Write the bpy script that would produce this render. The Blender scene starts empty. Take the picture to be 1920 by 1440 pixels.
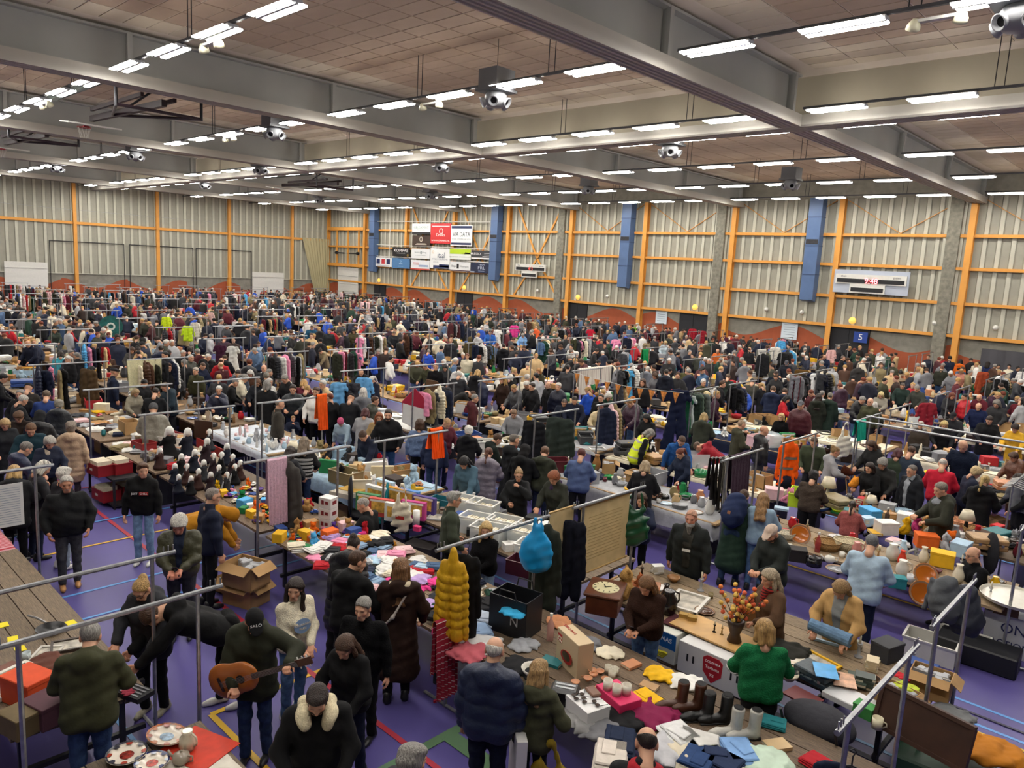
import bpy, math, random
import numpy as np
from mathutils import Matrix, Vector
random.seed(7)
RNG = np.random.default_rng(7)
SC = bpy.context.scene
COL = SC.collection
PI = math.pi

# ------------------------------------------------------------------ camera
CAM_H = 5.2
F_PX = 1400.74
R3 = np.array([[0.72118351737085, 0.1452338113847559, -0.6773488571653945],
      [0.690739344031976, -0.07642583254407333, 0.719053718943321],
      [0.05266396186087966, -0.9864411954853681, -0.15543575833930043]])
cam_d = bpy.data.cameras.new('camera')
cam = bpy.data.objects.new('camera', cam_d)
COL.objects.link(cam)
cam_d.sensor_width = 36.0
cam_d.lens = F_PX / 1920 * 36.0
cam_d.clip_start = 0.05
cam_d.clip_end = 300
M = Matrix(((R3[0][0], -R3[0][1], -R3[0][2], 0), (R3[1][0], -R3[1][1], -R3[1][2], 0),
   (R3[2][0], -R3[2][1], -R3[2][2], CAM_H), (0, 0, 0, 1)))
cam.matrix_world = M
SC.camera = cam

# ------------------------------------------------------------------ light level
LAMP_STRENGTH = 70.0
world = bpy.data.worlds.new('world')
SC.world = world
world.use_nodes = True
world.node_tree.nodes['Background'].inputs[0].default_value = (0.8, 0.88, 1, 1)
world.node_tree.nodes['Background'].inputs[1].default_value = 0.02
SC.view_settings.view_transform = 'Standard'
SC.view_settings.look = 'None'
SC.view_settings.gamma = 1.0
SC.view_settings.exposure = 0.0
SC.view_settings.use_curve_mapping = False
try:
 SC.cycles.max_bounces = 5
 SC.cycles.diffuse_bounces = 2
 SC.cycles.glossy_bounces = 1
 SC.cycles.transmission_bounces = 4
 SC.cycles.transparent_max_bounces = 6
 SC.cycles.caustics_reflective = False
 SC.cycles.caustics_refractive = False
 SC.cycles.sample_clamp_indirect = 4.0
except Exception:
 pass

def ray(px, py):
 return R3 @ np.array([px - 960.0, py - 720.0, F_PX])
def at(px, py, z):                      # the point at height z that the photograph shows at this pixel
 r = ray(px, py); t = (z - CAM_H) / r[2]
 return Vector((r[0] * t, r[1] * t, z))
def atx(px, py, x):
 r = ray(px, py); t = x / r[0]
 return Vector((x, r[1] * t, CAM_H + r[2] * t))
def aty(px, py, y):
 r = ray(px, py); t = y / r[1]
 return Vector((r[0] * t, y, CAM_H + r[2] * t))
def project(p):
 c = R3.T @ (np.array(p) - np.array([0, 0, CAM_H]))
 return (960 + F_PX * c[0] / c[2], 720 + F_PX * c[1] / c[2], c[2])

# ------------------------------------------------------------------ colours and materials
def s2l(v):
 return v / 12.92 if v <= 0.04045 else ((v + 0.055) / 1.055) ** 2.4
def hx(s):
 s = s.lstrip('#')
 return tuple(s2l(int(s[i:i + 2], 16) / 255) for i in (0, 2, 4)) + (1.0,)
PALETTE = dict(
 black='17171a', jet='0d0d0f', charcoal='2b2c30', darkgrey='3b3c40', grey='74757a', lightgrey='a9aaad', white='e6e4de', cream='e3d9c0',
 navy='1b2238', darknavy='12172a', blue='2b4a8c', royal='2450b8', denim='4d6789', lightdenim='8aa4bf', paleblue='b3cfe3', sky='52a7dc',
 teal='1f6f74', turquoise='35b4a6', olive='3c3d28', darkolive='2a2c20', khaki='8a7c58', green='1d7a43', darkgreen='17392a', mint='c5e0cc',
 lime='c3e02c', yellow='e8b51e', mustard='b47a1a', orange='e8691c', hivis='ff6a10', red='b3212b', brightred='d6232c', burgundy='5a1a26',
 maroon='4a2024', pink='e58fae', palepink='ecc4c6', hotpink='e8418f', magenta='8e2157', purple='5a3a8c', plum='3b2233', lilac='b79bcf',
 brown='4a2f20', darkbrown='2b1a12', chestnut='6e3b22', tan='b58a56', beige='c9ab7d', sand='d8c6a0', wood='9b6f42', terracotta='b0602a',
 cardboard='b08a5c', copper='c98a63', gold='b99a4a', brass='a4823e', steel='9a9ca0', skin='d3a084')
PC = {k: hx(v) for k, v in PALETTE.items()}
CNAME = dict(darkgrey='dark grey', lightgrey='light grey', darknavy='dark navy', lightdenim='pale denim blue', paleblue='pale blue',
      darkolive='dark olive', darkgreen='dark green', hivis='bright orange', brightred='bright red', palepink='pale pink',
      hotpink='hot pink', darkbrown='dark brown', jet='deep black', denim='denim blue', royal='royal blue', sky='sky blue')
def cname(c): return CNAME.get(c, c)
def col(c):
 if isinstance(c, str): return PC[c] if c in PC else hx(c)
 return c

MATS = {}
def mat(key, base=None, rough=0.6, metal=0.0, noise=0.0, nscale=8.0, bump=0.0, bscale=40.0, emit=None, estr=0.0, alpha=1.0,
  trans=0.0, objcol=False, attr=None, stretch=None, spec=0.5, stripes=None):
 if key in MATS: return MATS[key]
 m = bpy.data.materials.new(key); m.use_nodes = True
 nt = m.node_tree; n = nt.nodes; l = nt.links
 b = n['Principled BSDF']
 b.inputs['Roughness'].default_value = rough
 b.inputs['Metallic'].default_value = metal
 b.inputs['Specular IOR Level'].default_value = spec
 src = None
 if objcol:
  oi = n.new('ShaderNodeObjectInfo'); src = oi.outputs['Color']
 elif attr is None:
  rgb = n.new('ShaderNodeRGB'); rgb.outputs[0].default_value = col(base) if base else (.8, .8, .8, 1); src = rgb.outputs[0]
 if attr:
  at_ = n.new('ShaderNodeAttribute'); at_.attribute_name = attr
  if src is None: src = at_.outputs['Color']
  else:
   mx = n.new('ShaderNodeMix'); mx.data_type = 'RGBA'; mx.blend_type = 'MULTIPLY'; mx.inputs[0].default_value = 1
   l.new(src, mx.inputs[6]); l.new(at_.outputs['Color'], mx.inputs[7]); src = mx.outputs[2]
 tc = None
 if noise or bump or stripes:
  tc = n.new('ShaderNodeTexCoord')
  vec = tc.outputs['Object']
  if stretch:
   mp = n.new('ShaderNodeMapping'); mp.inputs['Scale'].default_value = stretch
   l.new(vec, mp.inputs[0]); vec = mp.outputs[0]
 if stripes:                       # (colour, scale, axis, share)
  sc_, ss, ax, sh = stripes
  sp = n.new('ShaderNodeSeparateXYZ'); l.new(tc.outputs['Object'], sp.inputs[0])
  mm = n.new('ShaderNodeMath'); mm.operation = 'MULTIPLY'; mm.inputs[1].default_value = ss; l.new(sp.outputs[ax], mm.inputs[0])
  fr = n.new('ShaderNodeMath'); fr.operation = 'FRACT'; l.new(mm.outputs[0], fr.inputs[0])
  lt = n.new('ShaderNodeMath'); lt.operation = 'LESS_THAN'; lt.inputs[1].default_value = sh; l.new(fr.outputs[0], lt.inputs[0])
  mx = n.new('ShaderNodeMix'); mx.data_type = 'RGBA'; mx.inputs[7].default_value = col(sc_)
  l.new(lt.outputs[0], mx.inputs[0]); l.new(src, mx.inputs[6]); src = mx.outputs[2]
 if noise:
  no = n.new('ShaderNodeTexNoise'); no.inputs['Scale'].default_value = nscale; no.inputs['Detail'].default_value = 4
  l.new(vec, no.inputs['Vector'])
  mr = n.new('ShaderNodeMapRange'); mr.inputs['From Min'].default_value = 0.3; mr.inputs['From Max'].default_value = 0.7
  mr.inputs['To Min'].default_value = 1 - noise; mr.inputs['To Max'].default_value = 1 + noise * 0.6
  l.new(no.outputs[0], mr.inputs[0])
  mx = n.new('ShaderNodeMix'); mx.data_type = 'RGBA'; mx.blend_type = 'MULTIPLY'; mx.inputs[0].default_value = 1
  l.new(src, mx.inputs[6]); l.new(mr.outputs[0], mx.inputs[7]); src = mx.outputs[2]
 if bump:
  nb = n.new('ShaderNodeTexNoise'); nb.inputs['Scale'].default_value = bscale; nb.inputs['Detail'].default_value = 3
  l.new(vec, nb.inputs['Vector'])
  bp = n.new('ShaderNodeBump'); bp.inputs['Strength'].default_value = min(1, bump); bp.inputs['Distance'].default_value = 0.02
  l.new(nb.outputs[0], bp.inputs['Height']); l.new(bp.outputs[0], b.inputs['Normal'])
 l.new(src, b.inputs['Base Color'])
 if emit:
  b.inputs['Emission Color'].default_value = col(emit); b.inputs['Emission Strength'].default_value = estr
 if alpha < 1: b.inputs['Alpha'].default_value = alpha
 if trans: b.inputs['Transmission Weight'].default_value = trans
 MATS[key] = m
 return m
M_FAB = mat('fabric', objcol=True, rough=0.85, noise=0.14, nscale=9, bump=0.5, bscale=9, spec=0.25)
M_DENIM = mat('denim cloth', objcol=True, rough=0.9, noise=0.3, nscale=14, bump=0.5, bscale=20, spec=0.2)
M_PUFF = mat('quilted nylon', objcol=True, rough=0.5, noise=0.12, nscale=7, bump=0.5, bscale=18, spec=0.4)
M_LEATH = mat('leather', objcol=True, rough=0.42, noise=0.2, nscale=10, bump=0.3, bscale=25)
M_KNIT = mat('knit', objcol=True, rough=0.95, noise=0.18, nscale=30, bump=0.6, bscale=70, spec=0.15)
M_SKIN = mat('skin', objcol=True, attr='tint', rough=0.5, noise=0.08, nscale=20, spec=0.35)
M_HAIR = mat('hair strands', objcol=True, rough=0.5, noise=0.55, nscale=26, bump=0.8, bscale=30, stretch=(3.5, 3.5, 0.5), spec=0.4)
M_PLAIN = mat('painted', objcol=True, rough=0.5, noise=0.08, nscale=6)
M_GLOSS = mat('glazed', objcol=True, rough=0.16, noise=0.06, nscale=10)
M_PAPER = mat('card', objcol=True, rough=0.8, noise=0.1, nscale=12)
M_METAL = mat('galvanised steel', 'a2a4a7', rough=0.42, metal=0.85, noise=0.25, nscale=12)
M_DMETAL = mat('dark steel', '3a3a3e', rough=0.5, metal=0.6, noise=0.15, nscale=10)
M_WOODO = mat('stall wood', objcol=True, rough=0.7, noise=0.5, nscale=6, stretch=(1.2, 14, 6), bump=0.3, bscale=12)
M_GLASS = mat('clear plastic', 'e8eef0', rough=0.12, alpha=0.42)
M_BOTTLE = mat('bottle glass', objcol=True, rough=0.08, alpha=0.6)
M_TINT = mat('coloured', attr='tint', rough=0.8, noise=0.12, nscale=9)

# ------------------------------------------------------------------ mesh helpers
class MB:
 def __init__(s): s.v = []; s.f = []; s.m = []
 def add(s, v, f, mi=0):
  o = len(s.v); s.v.extend(tuple(map(float, p)) for p in v)
  s.f.extend(tuple(i + o for i in q) for q in f); s.m.extend([mi] * len(f)); return s
 def box(s, c, d, rz=0.0, mi=0, bev=0.0, rx=0.0, ry=0.0):
  x, y, z = d[0] / 2, d[1] / 2, d[2] / 2
  if bev:
   b = min(bev, x * .9, y * .9, z * .9)
   v = []
   for sz in (-1, 1):
    for (sx, sy) in ((-1, -1), (1, -1), (1, 1), (-1, 1)):
     v += [(sx * (x - b), sy * (y - b), sz * z), (sx * x, sy * (y - b), sz * (z - b)), (sx * (x - b), sy * y, sz * (z - b))]
   V = [Vector(p) for p in v]
   R = Matrix.Rotation(rz, 4, 'Z') @ Matrix.Rotation(ry, 4, 'Y') @ Matrix.Rotation(rx, 4, 'X')
   V = [R @ p + Vector(c) for p in V]
   i = lambda zz, k, t: zz * 12 + k * 3 + t
   f = [(i(0, 0, 0), i(0, 3, 0), i(0, 2, 0), i(0, 1, 0)), (i(1, 0, 0), i(1, 1, 0), i(1, 2, 0), i(1, 3, 0))]
   # sides: y- (0,1) x+ (1,2) y+ (2,3) x- (3,0)
   for a, b_, t in ((0, 1, 2), (1, 2, 1), (2, 3, 2), (3, 0, 1)):
    f.append((i(0, a, t), i(0, b_, t), i(1, b_, t), i(1, a, t)))
    f.append((i(0, a, 0), i(0, b_, 0), i(0, b_, t), i(0, a, t)))
    f.append((i(1, a, t), i(1, b_, t), i(1, b_, 0), i(1, a, 0)))
   for k in range(4):
    ta, tb = (1, 2) if k in (0, 2) else (2, 1)
    f.append((i(0, k, ta), i(0, k, tb), i(1, k, tb), i(1, k, ta)))
    f.append((i(0, k, 0), i(0, k, ta), i(0, k, tb))); f.append((i(1, k, 0), i(1, k, tb), i(1, k, ta)))
   return s.add(V, f, mi)
  v = [(sx * x, sy * y, sz * z) for sz in (-1, 1) for (sx, sy) in ((-1, -1), (1, -1), (1, 1), (-1, 1))]
  R = Matrix.Rotation(rz, 4, 'Z') @ Matrix.Rotation(ry, 4, 'Y') @ Matrix.Rotation(rx, 4, 'X')
  v = [R @ Vector(p) + Vector(c) for p in v]
  return s.add(v, [(0, 3, 2, 1), (4, 5, 6, 7), (0, 1, 5, 4), (1, 2, 6, 5), (2, 3, 7, 6), (3, 0, 4, 7)], mi)
 def tube(s, a, b, r, n=8, mi=0, r2=None, caps=True):
  a, b = Vector(a), Vector(b); d = (b - a).normalized()
  u = d.orthogonal().normalized(); w = d.cross(u); r2 = r if r2 is None else r2
  v = [a + (u * math.cos(2 * PI * i / n) + w * math.sin(2 * PI * i / n)) * r for i in range(n)]
  v += [b + (u * math.cos(2 * PI * i / n) + w * math.sin(2 * PI * i / n)) * r2 for i in range(n)]
  f = [(i, (i + 1) % n, n + (i + 1) % n, n + i) for i in range(n)]
  if caps: f += [tuple(reversed(range(n))), tuple(range(n, 2 * n))]
  return s.add(v, f, mi)
 def path(s, pts, r, n=6, mi=0):
  pts = [Vector(p) for p in pts]; rings = []; v = []
  u = None
  for i, p in enumerate(pts):
   d = (pts[min(i + 1, len(pts) - 1)] - pts[max(i - 1, 0)]).normalized()
   if u is None: u = d.orthogonal().normalized()
   u = (u - d * u.dot(d)).normalized(); w = d.cross(u)
   v += [p + (u * math.cos(2 * PI * k / n) + w * math.sin(2 * PI * k / n)) * r for k in range(n)]
  f = []
  for i in range(len(pts) - 1):
   for k in range(n): f.append((i * n + k, i * n + (k + 1) % n, (i + 1) * n + (k + 1) % n, (i + 1) * n + k))
  f += [tuple(reversed(range(n))), tuple(range((len(pts) - 1) * n, len(pts) * n))]
  return s.add(v, f, mi)
 def lathe(s, prof, n=16, c=(0, 0, 0), mi=0, sx=1.0, sy=1.0, caps=True):
  v = []; f = []
  for r, z in prof: v += [(c[0] + r * sx * math.cos(2 * PI * k / n), c[1] + r * sy * math.sin(2 * PI * k / n), c[2] + z) for k in range(n)]
  for i in range(len(prof) - 1):
   for k in range(n): f.append((i * n + k, i * n + (k + 1) % n, (i + 1) * n + (k + 1) % n, (i + 1) * n + k))
  if not caps: return s.add(v, f, mi)
  if prof[0][0] > 1e-4: f.append(tuple(reversed(range(n))))
  if prof[-1][0] > 1e-4: f.append(tuple(range((len(prof) - 1) * n, len(prof) * n)))
  return s.add(v, f, mi)
 def prism(s, poly, t, mi=0):        # polygon in xz, thickness t in y
  n = len(poly)
  v = [(x, -t / 2, z) for x, z in poly] + [(x, t / 2, z) for x, z in poly]
  f = [tuple(range(n)), tuple(reversed(range(n, 2 * n)))] + [(i, n + i, n + (i + 1) % n, (i + 1) % n) for i in range(n)]
  return s.add(v, f, mi)
 def mesh(s, name, mats, smooth=False):
  me = bpy.data.meshes.new(name)
  me.from_pydata(s.v, [], s.f)
  for m in (mats if isinstance(mats, (list, tuple)) else [mats]): me.materials.append(m)
  if any(s.m): me.polygons.foreach_set('material_index', s.m)
  if smooth: me.polygons.foreach_set('use_smooth', [True] * len(s.f))
  me.update()
  return me

def link(name, me, parent=None, loc=(0, 0, 0), rot=(0, 0, 0), color=None, mw=None, scale=None):
 o = bpy.data.objects.new(name, me)
 COL.objects.link(o)
 if parent is not None: o.parent = parent
 if mw is not None: o.matrix_basis = mw
 else:
  o.location = loc; o.rotation_euler = rot
  if scale is not None: o.scale = scale if isinstance(scale, (tuple, list, Vector)) else (scale,) * 3
 if color is not None: o.color = col(color)
 return o
def tag(o, label, cat, group=None, kind=None):
 w = label.split()
 while len(w) > 16 and 'the' in w: del w[len(w) - 1 - w[::-1].index('the')]
 label = ' '.join(w[:16])
 o['label'] = label; o['category'] = cat
 if group: o['group'] = group
 if kind: o['kind'] = kind
 return o
def struct(o, label=None):
 o['kind'] = 'structure'
 if label: o['label'] = label
 return o
def empty(name, loc, rz=0.0):
 o = bpy.data.objects.new(name, None); COL.objects.link(o); o.location = loc; o.rotation_euler = (0, 0, rz)
 o.empty_display_size = 0.1
 return o
def copy_tree(o, parent=None):
 c = o.copy(); COL.objects.link(c); c.parent = parent
 for ch in o.children: copy_tree(ch, c)
 return c
def np_mesh(name, V, Q, mats, smooth=True, tint=None, mi=None):
 me = bpy.data.meshes.new(name)
 V = np.asarray(V, dtype=np.float32); Q = np.asarray(Q, dtype=np.int32)
 me.vertices.add(len(V)); me.vertices.foreach_set('co', V.ravel())
 k = Q.shape[1]
 me.loops.add(Q.size); me.loops.foreach_set('vertex_index', Q.ravel())
 me.polygons.add(len(Q)); me.polygons.foreach_set('loop_start', np.arange(0, Q.size, k, dtype=np.int32))
 for m in (mats if isinstance(mats, (list, tuple)) else [mats]): me.materials.append(m)
 if smooth: me.polygons.foreach_set('use_smooth', np.ones(len(Q), dtype=bool))
 if mi is not None: me.polygons.foreach_set('material_index', np.asarray(mi, dtype=np.int32))
 if tint is not None:
  a = me.color_attributes.new('tint', 'FLOAT_COLOR', 'POINT')
  t = np.ones((len(V), 4), dtype=np.float32); t[:, :3] = tint
  a.data.foreach_set('color', t.ravel())
 me.update(); me.validate()
 return me
def text(s, size, parent, loc, rot, color, name='lettering', ext=0.002, align='CENTER', scale=None, emit=None):
 c = bpy.data.curves.new(name, 'FONT'); c.body = s; c.size = size; c.extrude = ext; c.align_x = align; c.align_y = 'CENTER'
 c.resolution_u = 3
 c.materials.append(mat('print ' + str(color) + str(emit), color, rough=0.6, emit=emit, estr=14.0 if emit else 0))
 o = bpy.data.objects.new(name, c)
 me = bpy.data.meshes.new_from_object(o)
 me.name = name
 bpy.data.objects.remove(o); bpy.data.curves.remove(c)
 return link(name, me, parent, loc, rot, scale=scale)
# ------------------------------------------------------------------ the hall
XL, XR, YN, YF, ZC = -70.2, 17.0, -6.0, 45.0, 11.05
ZTOP = 10.05
M_FLOOR = mat('sports floor', '564e8c', rough=0.42, noise=0.14, nscale=0.8, spec=0.35)
M_CONC = mat('concrete block', '89867b', rough=0.9, noise=0.18, nscale=3, bump=0.4, bscale=20)
M_RUST = mat('rust red paint', 'a05030', rough=0.8, noise=0.08, nscale=3)
M_ORNG = mat('orange steel', 'dd9b45', rough=0.55, noise=0.06, nscale=2)
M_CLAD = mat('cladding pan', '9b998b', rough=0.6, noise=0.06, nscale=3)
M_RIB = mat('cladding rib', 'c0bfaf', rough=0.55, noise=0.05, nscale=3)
M_BLUE = mat('duct blue', '506a92', rough=0.45, noise=0.08, nscale=2)
M_TILE = mat('ceiling tile', 'b09c88', rough=0.9, noise=0.07, nscale=1.2)
M_TILEB = mat('pale ceiling board', 'c8bca8', rough=0.9, noise=0.05, nscale=1.0)
M_GRID = mat('ceiling grid', 'd6cabb', rough=0.7)
M_BEAM = mat('beam steel', 'a2a39f', rough=0.6, noise=0.06, nscale=1)
M_BEAMB = mat('beam board', 'a39b89', rough=0.8, noise=0.06, nscale=1)
M_HOUS = mat('curtain housing', 'b6b2a8', rough=0.5, noise=0.04, nscale=1)
M_WHITE = mat('white paint', 'dcdbd4', rough=0.6, noise=0.04)
M_BLACK = mat('black paint', '15151a', rough=0.6)
M_DARK = mat('dark opening', '1c1d22', rough=0.7)

mb = MB(); mb.box(((XL + XR) / 2, (YN + YF) / 2, -0.05), (XR - XL, YF - YN, 0.1))
floor = struct(link('floor', mb.mesh('floor', M_FLOOR)), 'purple sports hall floor with coloured court lines')
NL = [0]
def fline(x0, y0, x1, y1, c, w=0.05):
 m = MB(); L = math.hypot(x1 - x0, y1 - y0)
 m.box((0, 0, 0.0015 + .0006 * NL[0]), (L, w, 0.003)); NL[0] += 1
 link('court_line', m.mesh('court_line', mat('line ' + c, c, rough=0.5)), floor, ((x0 + x1) / 2, (y0 + y1) / 2, 0), (0, 0, math.atan2(y1 - y0, x1 - x0)))
LB, YE, RD, GN, DK = '5b9bdc', 'd9ae2e', 'a8263a', '5a7a5a', '25223f'
for a in [(-40, 10.6, 12, 10.6, LB), (-3.2, 10.12, 12, 10.12, LB), (-40, 8.67, 8, 8.67, LB), (-40, 8.17, 8, 8.17, LB), (-11.85, -4, -11.85, 20, LB),
     (-10.95, 0, -10.95, 20, LB), (-8.6, 2.65, -2, 2.65, LB), (-7.66, 3.45, -7.66, 5.2, YE, 0.07), (-7.66, 3.45, -4.0, 3.45, YE, 0.07),
     (-40, 4.75, 0, 4.75, RD, 0.07), (-13.72, 1.5, -13.72, 5.4, YE), (-5.6, 4.0, -5.6, 5.6, GN, 0.12), (-5.6, 5.2, -4.8, 5.2, GN, 0.2),
     (-30, 13.25, 12, 13.25, YE), (-4, 9.93, 12, 9.93, YE), (-40, 16.9, 10, 16.9, LB), (-40, 10.35, 12, 10.35, DK, 0.04), (-40, 8.42, 8, 8.42, DK, 0.09),
     (-14.9, -4, -14.9, 40, LB), (-40, 23.6, 10, 23.6, LB), (-17.2, 0, -17.2, 30, RD)]:
 fline(*a)

# ---- walls
def wall_box(name, x0, x1, y0, y1, z0, z1, m, label):
 b = MB(); b.box(((x0 + x1) / 2, (y0 + y1) / 2, (z0 + z1) / 2), (x1 - x0, y1 - y0, z1 - z0))
 return struct(link(name, b.mesh(name, m)), label)
w_far = wall_box('wall_far', XL - .3, XR + .3, YF, YF + .3, 0, ZC + .4, M_CONC, 'long hall wall of grey block and ribbed cladding with orange steel columns')
w_left = wall_box('wall_left', XL - .3, XL, YN, YF, 0, ZC + .4, M_CONC, 'end wall of grey block below ribbed grey cladding')
w_right = wall_box('wall_right', XR, XR + .3, YN, YF, 0, ZC + .4, M_CONC, 'plain block end wall of the hall')
w_near = wall_box('wall_near', XL, XR, YN - .3, YN, 0, ZC + .4, M_CLAD, 'long grey wall behind the gallery')

def cladding(L, H, period, ribw, depth=0.07):
 """one ribbed sheet, standing in the xz plane, facing -y, origin at lower left"""
 b = MB(); n = max(1, round(L / period)); p = L / n; s = 0.05
 for i in range(n):
  x = i * p; q = p - ribw
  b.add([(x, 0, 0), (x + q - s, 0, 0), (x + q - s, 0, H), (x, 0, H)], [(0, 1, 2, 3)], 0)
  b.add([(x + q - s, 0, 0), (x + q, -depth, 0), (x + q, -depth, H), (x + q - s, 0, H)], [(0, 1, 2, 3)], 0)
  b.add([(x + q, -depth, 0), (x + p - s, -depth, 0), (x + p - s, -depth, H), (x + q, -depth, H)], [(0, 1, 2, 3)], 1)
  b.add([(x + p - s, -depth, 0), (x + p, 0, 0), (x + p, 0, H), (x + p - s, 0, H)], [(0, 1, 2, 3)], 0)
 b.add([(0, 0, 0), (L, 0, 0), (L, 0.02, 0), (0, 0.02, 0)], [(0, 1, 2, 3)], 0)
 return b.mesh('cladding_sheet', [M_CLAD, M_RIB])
ZR = [2.85, 4.55, 6.36, 8.05, ZTOP]
COLS = [-70.1 + 6.66 * i for i in range(14)]          # orange columns of the far wall
for i, x in enumerate(COLS):
 b = MB(); b.box((0, -0.02, ZTOP / 2), (0.3, 0.04, ZTOP)); b.box((0, -.19, ZTOP / 2), (0.06, .32, ZTOP)); b.box((0, -.36, ZTOP / 2), (.3, .04, ZTOP))
 link('steel_column', b.mesh('steel_column', M_ORNG), w_far, (x, YF, 0))
clad_cache = {}
for i in range(len(COLS) - 1):
 x0, x1 = COLS[i] + .15, COLS[i + 1] - .15
 for j in range(4):
  key = j
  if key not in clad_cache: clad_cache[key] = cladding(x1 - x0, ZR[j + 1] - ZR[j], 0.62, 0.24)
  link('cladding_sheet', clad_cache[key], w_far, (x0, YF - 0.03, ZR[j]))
 for j in range(4):
  b = MB(); b.box((0, -.14, 0), (x1 - x0, .26, .05)); b.box((0, -.26, -.06), (x1 - x0, .03, .16)); b.box((0, -.03, -.06), (x1 - x0, .05, .16))
  if ('rail', 0) not in clad_cache: clad_cache['rail', 0] = b.mesh('steel_rail', M_ORNG)
  link('steel_rail', clad_cache['rail', 0], w_far, ((x0 + x1) / 2, YF, ZR[j]))
for x in (-24.35, -10.95, -37.75):
 b = MB(); b.box((0, -.2, ZTOP / 2), (.62, .4, ZTOP)); link('concrete_column', b.mesh('concrete_column', mat('raw concrete', '858275', rough=.95, noise=.35, nscale=5, bump=.6, bscale=9)), w_far, (x, YF, 0))
 for s in (-.42, .38):
  b = MB(); b.box((0, -.1, (ZTOP + 2.9) / 2), (.14, .2, ZTOP - 2.9)); link('flashing_strip', b.mesh('flashing_strip', M_RIB), w_far, (x + s, YF, 0))
# painted rust waves on the lower block wall
def wave(x0, x1, ph, hmax, base, parent, vert=False):
 n = 24; b = MB(); v = []
 for i in range(n + 1):
  t = i / n; z = base + hmax * (0.5 + 0.5 * math.sin(ph + t * 2 * PI))
  v += [(x0 + (x1 - x0) * t, 0, 0.0), (x0 + (x1 - x0) * t, 0, z)]
 f = [(2 * i, 2 * i + 2, 2 * i + 3, 2 * i + 1) for i in range(n)]
 b.add(v, f)
 return b.mesh('painted_wave', M_RUST)
for i in range(len(COLS) - 1):
 link('painted_wave', wave(COLS[i] + .16, COLS[i + 1] - .16, (i % 2) * PI + .6, .9, 1.65, w_far), w_far, (0, YF - .006, 0))
# wind bracing
def strut(p, q, w=.14, parent=w_far, m=M_ORNG, name='brace'):
 p, q = Vector(p), Vector(q); b = MB(); L = (q - p).length
 b.box((L / 2, 0, 0), (L, .08, w)); d = q - p
 o = link(name, b.mesh(name, m), parent, p, (0, -math.atan2(d.z, math.hypot(d.x, d.y)), math.atan2(d.y, d.x))); return o
for (xa, xb) in ((-56.9, -50.1), (-50.1, -43.5), (-43.5, -37.0)):
 xm = (xa + xb) / 2
 strut((xa + .9, YF - .12, ZTOP - .1), (xm, YF - .12, 5.9)); strut((xb - .9, YF - .12, ZTOP - .1), (xm, YF - .12, 5.9))
 strut((xm, YF - .12, 5.9), (xa + .9, YF - .12, 2.9)); strut((xm, YF - .12, 5.9), (xb - .9, YF - .12, 2.9))
for xm in (-33.5, -26.9, -20.2, -13.6, -6.9):
 for s in (-1, 1): strut((xm, YF - .12, 8.1), (xm + s * 3.0, YF - .12, ZTOP - .1), .03)
# blue ventilation ducts
for i, (x, zb) in enumerate(((-61.55, 3.9), (-44.6, 3.9), (-31.45, 4.06), (-18.15, 4.06))):
 o = empty('air_duct', (x, YF - .1, 0)); tag(o, ['blue square air duct beside the roller door', 'blue square air duct at the end of the sponsor boards',
  'blue square air duct between the braced bay and the right concrete pillar', 'blue square air duct next to the lit scoreboard'][i], 'duct', 'blue air ducts on the far wall')
 b = MB(); b.box((0, -.42, (zb + .4 + ZTOP) / 2), (.78, .6, ZTOP - zb - .4)); link('duct_shaft', b.mesh('duct_shaft', M_BLUE), o)
 b = MB(); b.add([(-.39, -.72, zb + .4), (.39, -.72, zb + .4), (.39, -.12, zb + .4), (-.39, -.12, zb + .4), (-.39, -.72, zb + .1), (.39, -.72, zb + .1), (.39, -.3, zb), (-.39, -.3, zb)],
  [(0, 1, 5, 4), (1, 2, 6, 5), (3, 0, 4, 7), (2, 3, 7, 6), (4, 5, 6, 7)]); link('outlet', b.mesh('outlet', M_DARK), o); o.children[-1].active_material = M_BLUE
 for z in np.arange(zb + 1.6, ZTOP, 1.65):
  b = MB(); b.box((0, -.42, 0), (.82, .64, .04)); link('seam', b.mesh('seam', mat('duct seam', '33476e', rough=.5)), o, (0, 0, float(z)))
 b = MB(); b.box((0, -.73, 0), (.7, .03, .28)); link('grille', b.mesh('grille', M_DMETAL), o, (0, 0, 7.55))
# roller door and gate frame near the corner
b = MB(); b.box((0, 0, 2.1), (3.6, .1, 4.2))
rd = struct(link('door_1', b.mesh('door', M_WHITE), None, (-66.3, YF - .2, 0)), 'white sectional roller door in orange frame')
for z in (.9, 1.7, 2.5, 3.3):
 b = MB(); b.box((0, -.06, 0), (3.5, .02, .03)); link('panel_joint', b.mesh('panel_joint', mat('joint', '9c9c98')), rd, (0, 0, z))
for x in (-68.3, -64.4, -66.3):
 b = MB(); b.box((0, 0, 0), (.16, .12, 4.0)); struct(link('trim_1', b.mesh('trim', M_ORNG), None, (x, YF - .3, 6.2)), 'orange steel door post')
b = MB(); b.box((0, 0, 0), (6.4, .2, .3)); struct(link('trim_2', b.mesh('trim', M_ORNG), None, (-66.7, YF - .32, 8.1)), 'orange steel beam above the roller door')
b = MB(); b.box((0, 0, 0), (6.4, .2, .25)); struct(link('trim_3', b.mesh('trim', M_ORNG), None, (-66.7, YF - .32, 4.4)), 'orange steel lintel of the roller door')
b = MB(); b.tube((-1.9, 0, 0), (-.5, 0, -.02), .07); b.tube((.5, 0, -.02), (1.9, 0, 0), .07); b.tube((-2, 0, 0), (-1.8, 0, 0), .16, 12); b.tube((1.8, 0, 0), (2.0, 0, 0), .16, 12); b.tube((-.5, 0, -.02), (.5, 0, -.02), .02)
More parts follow.
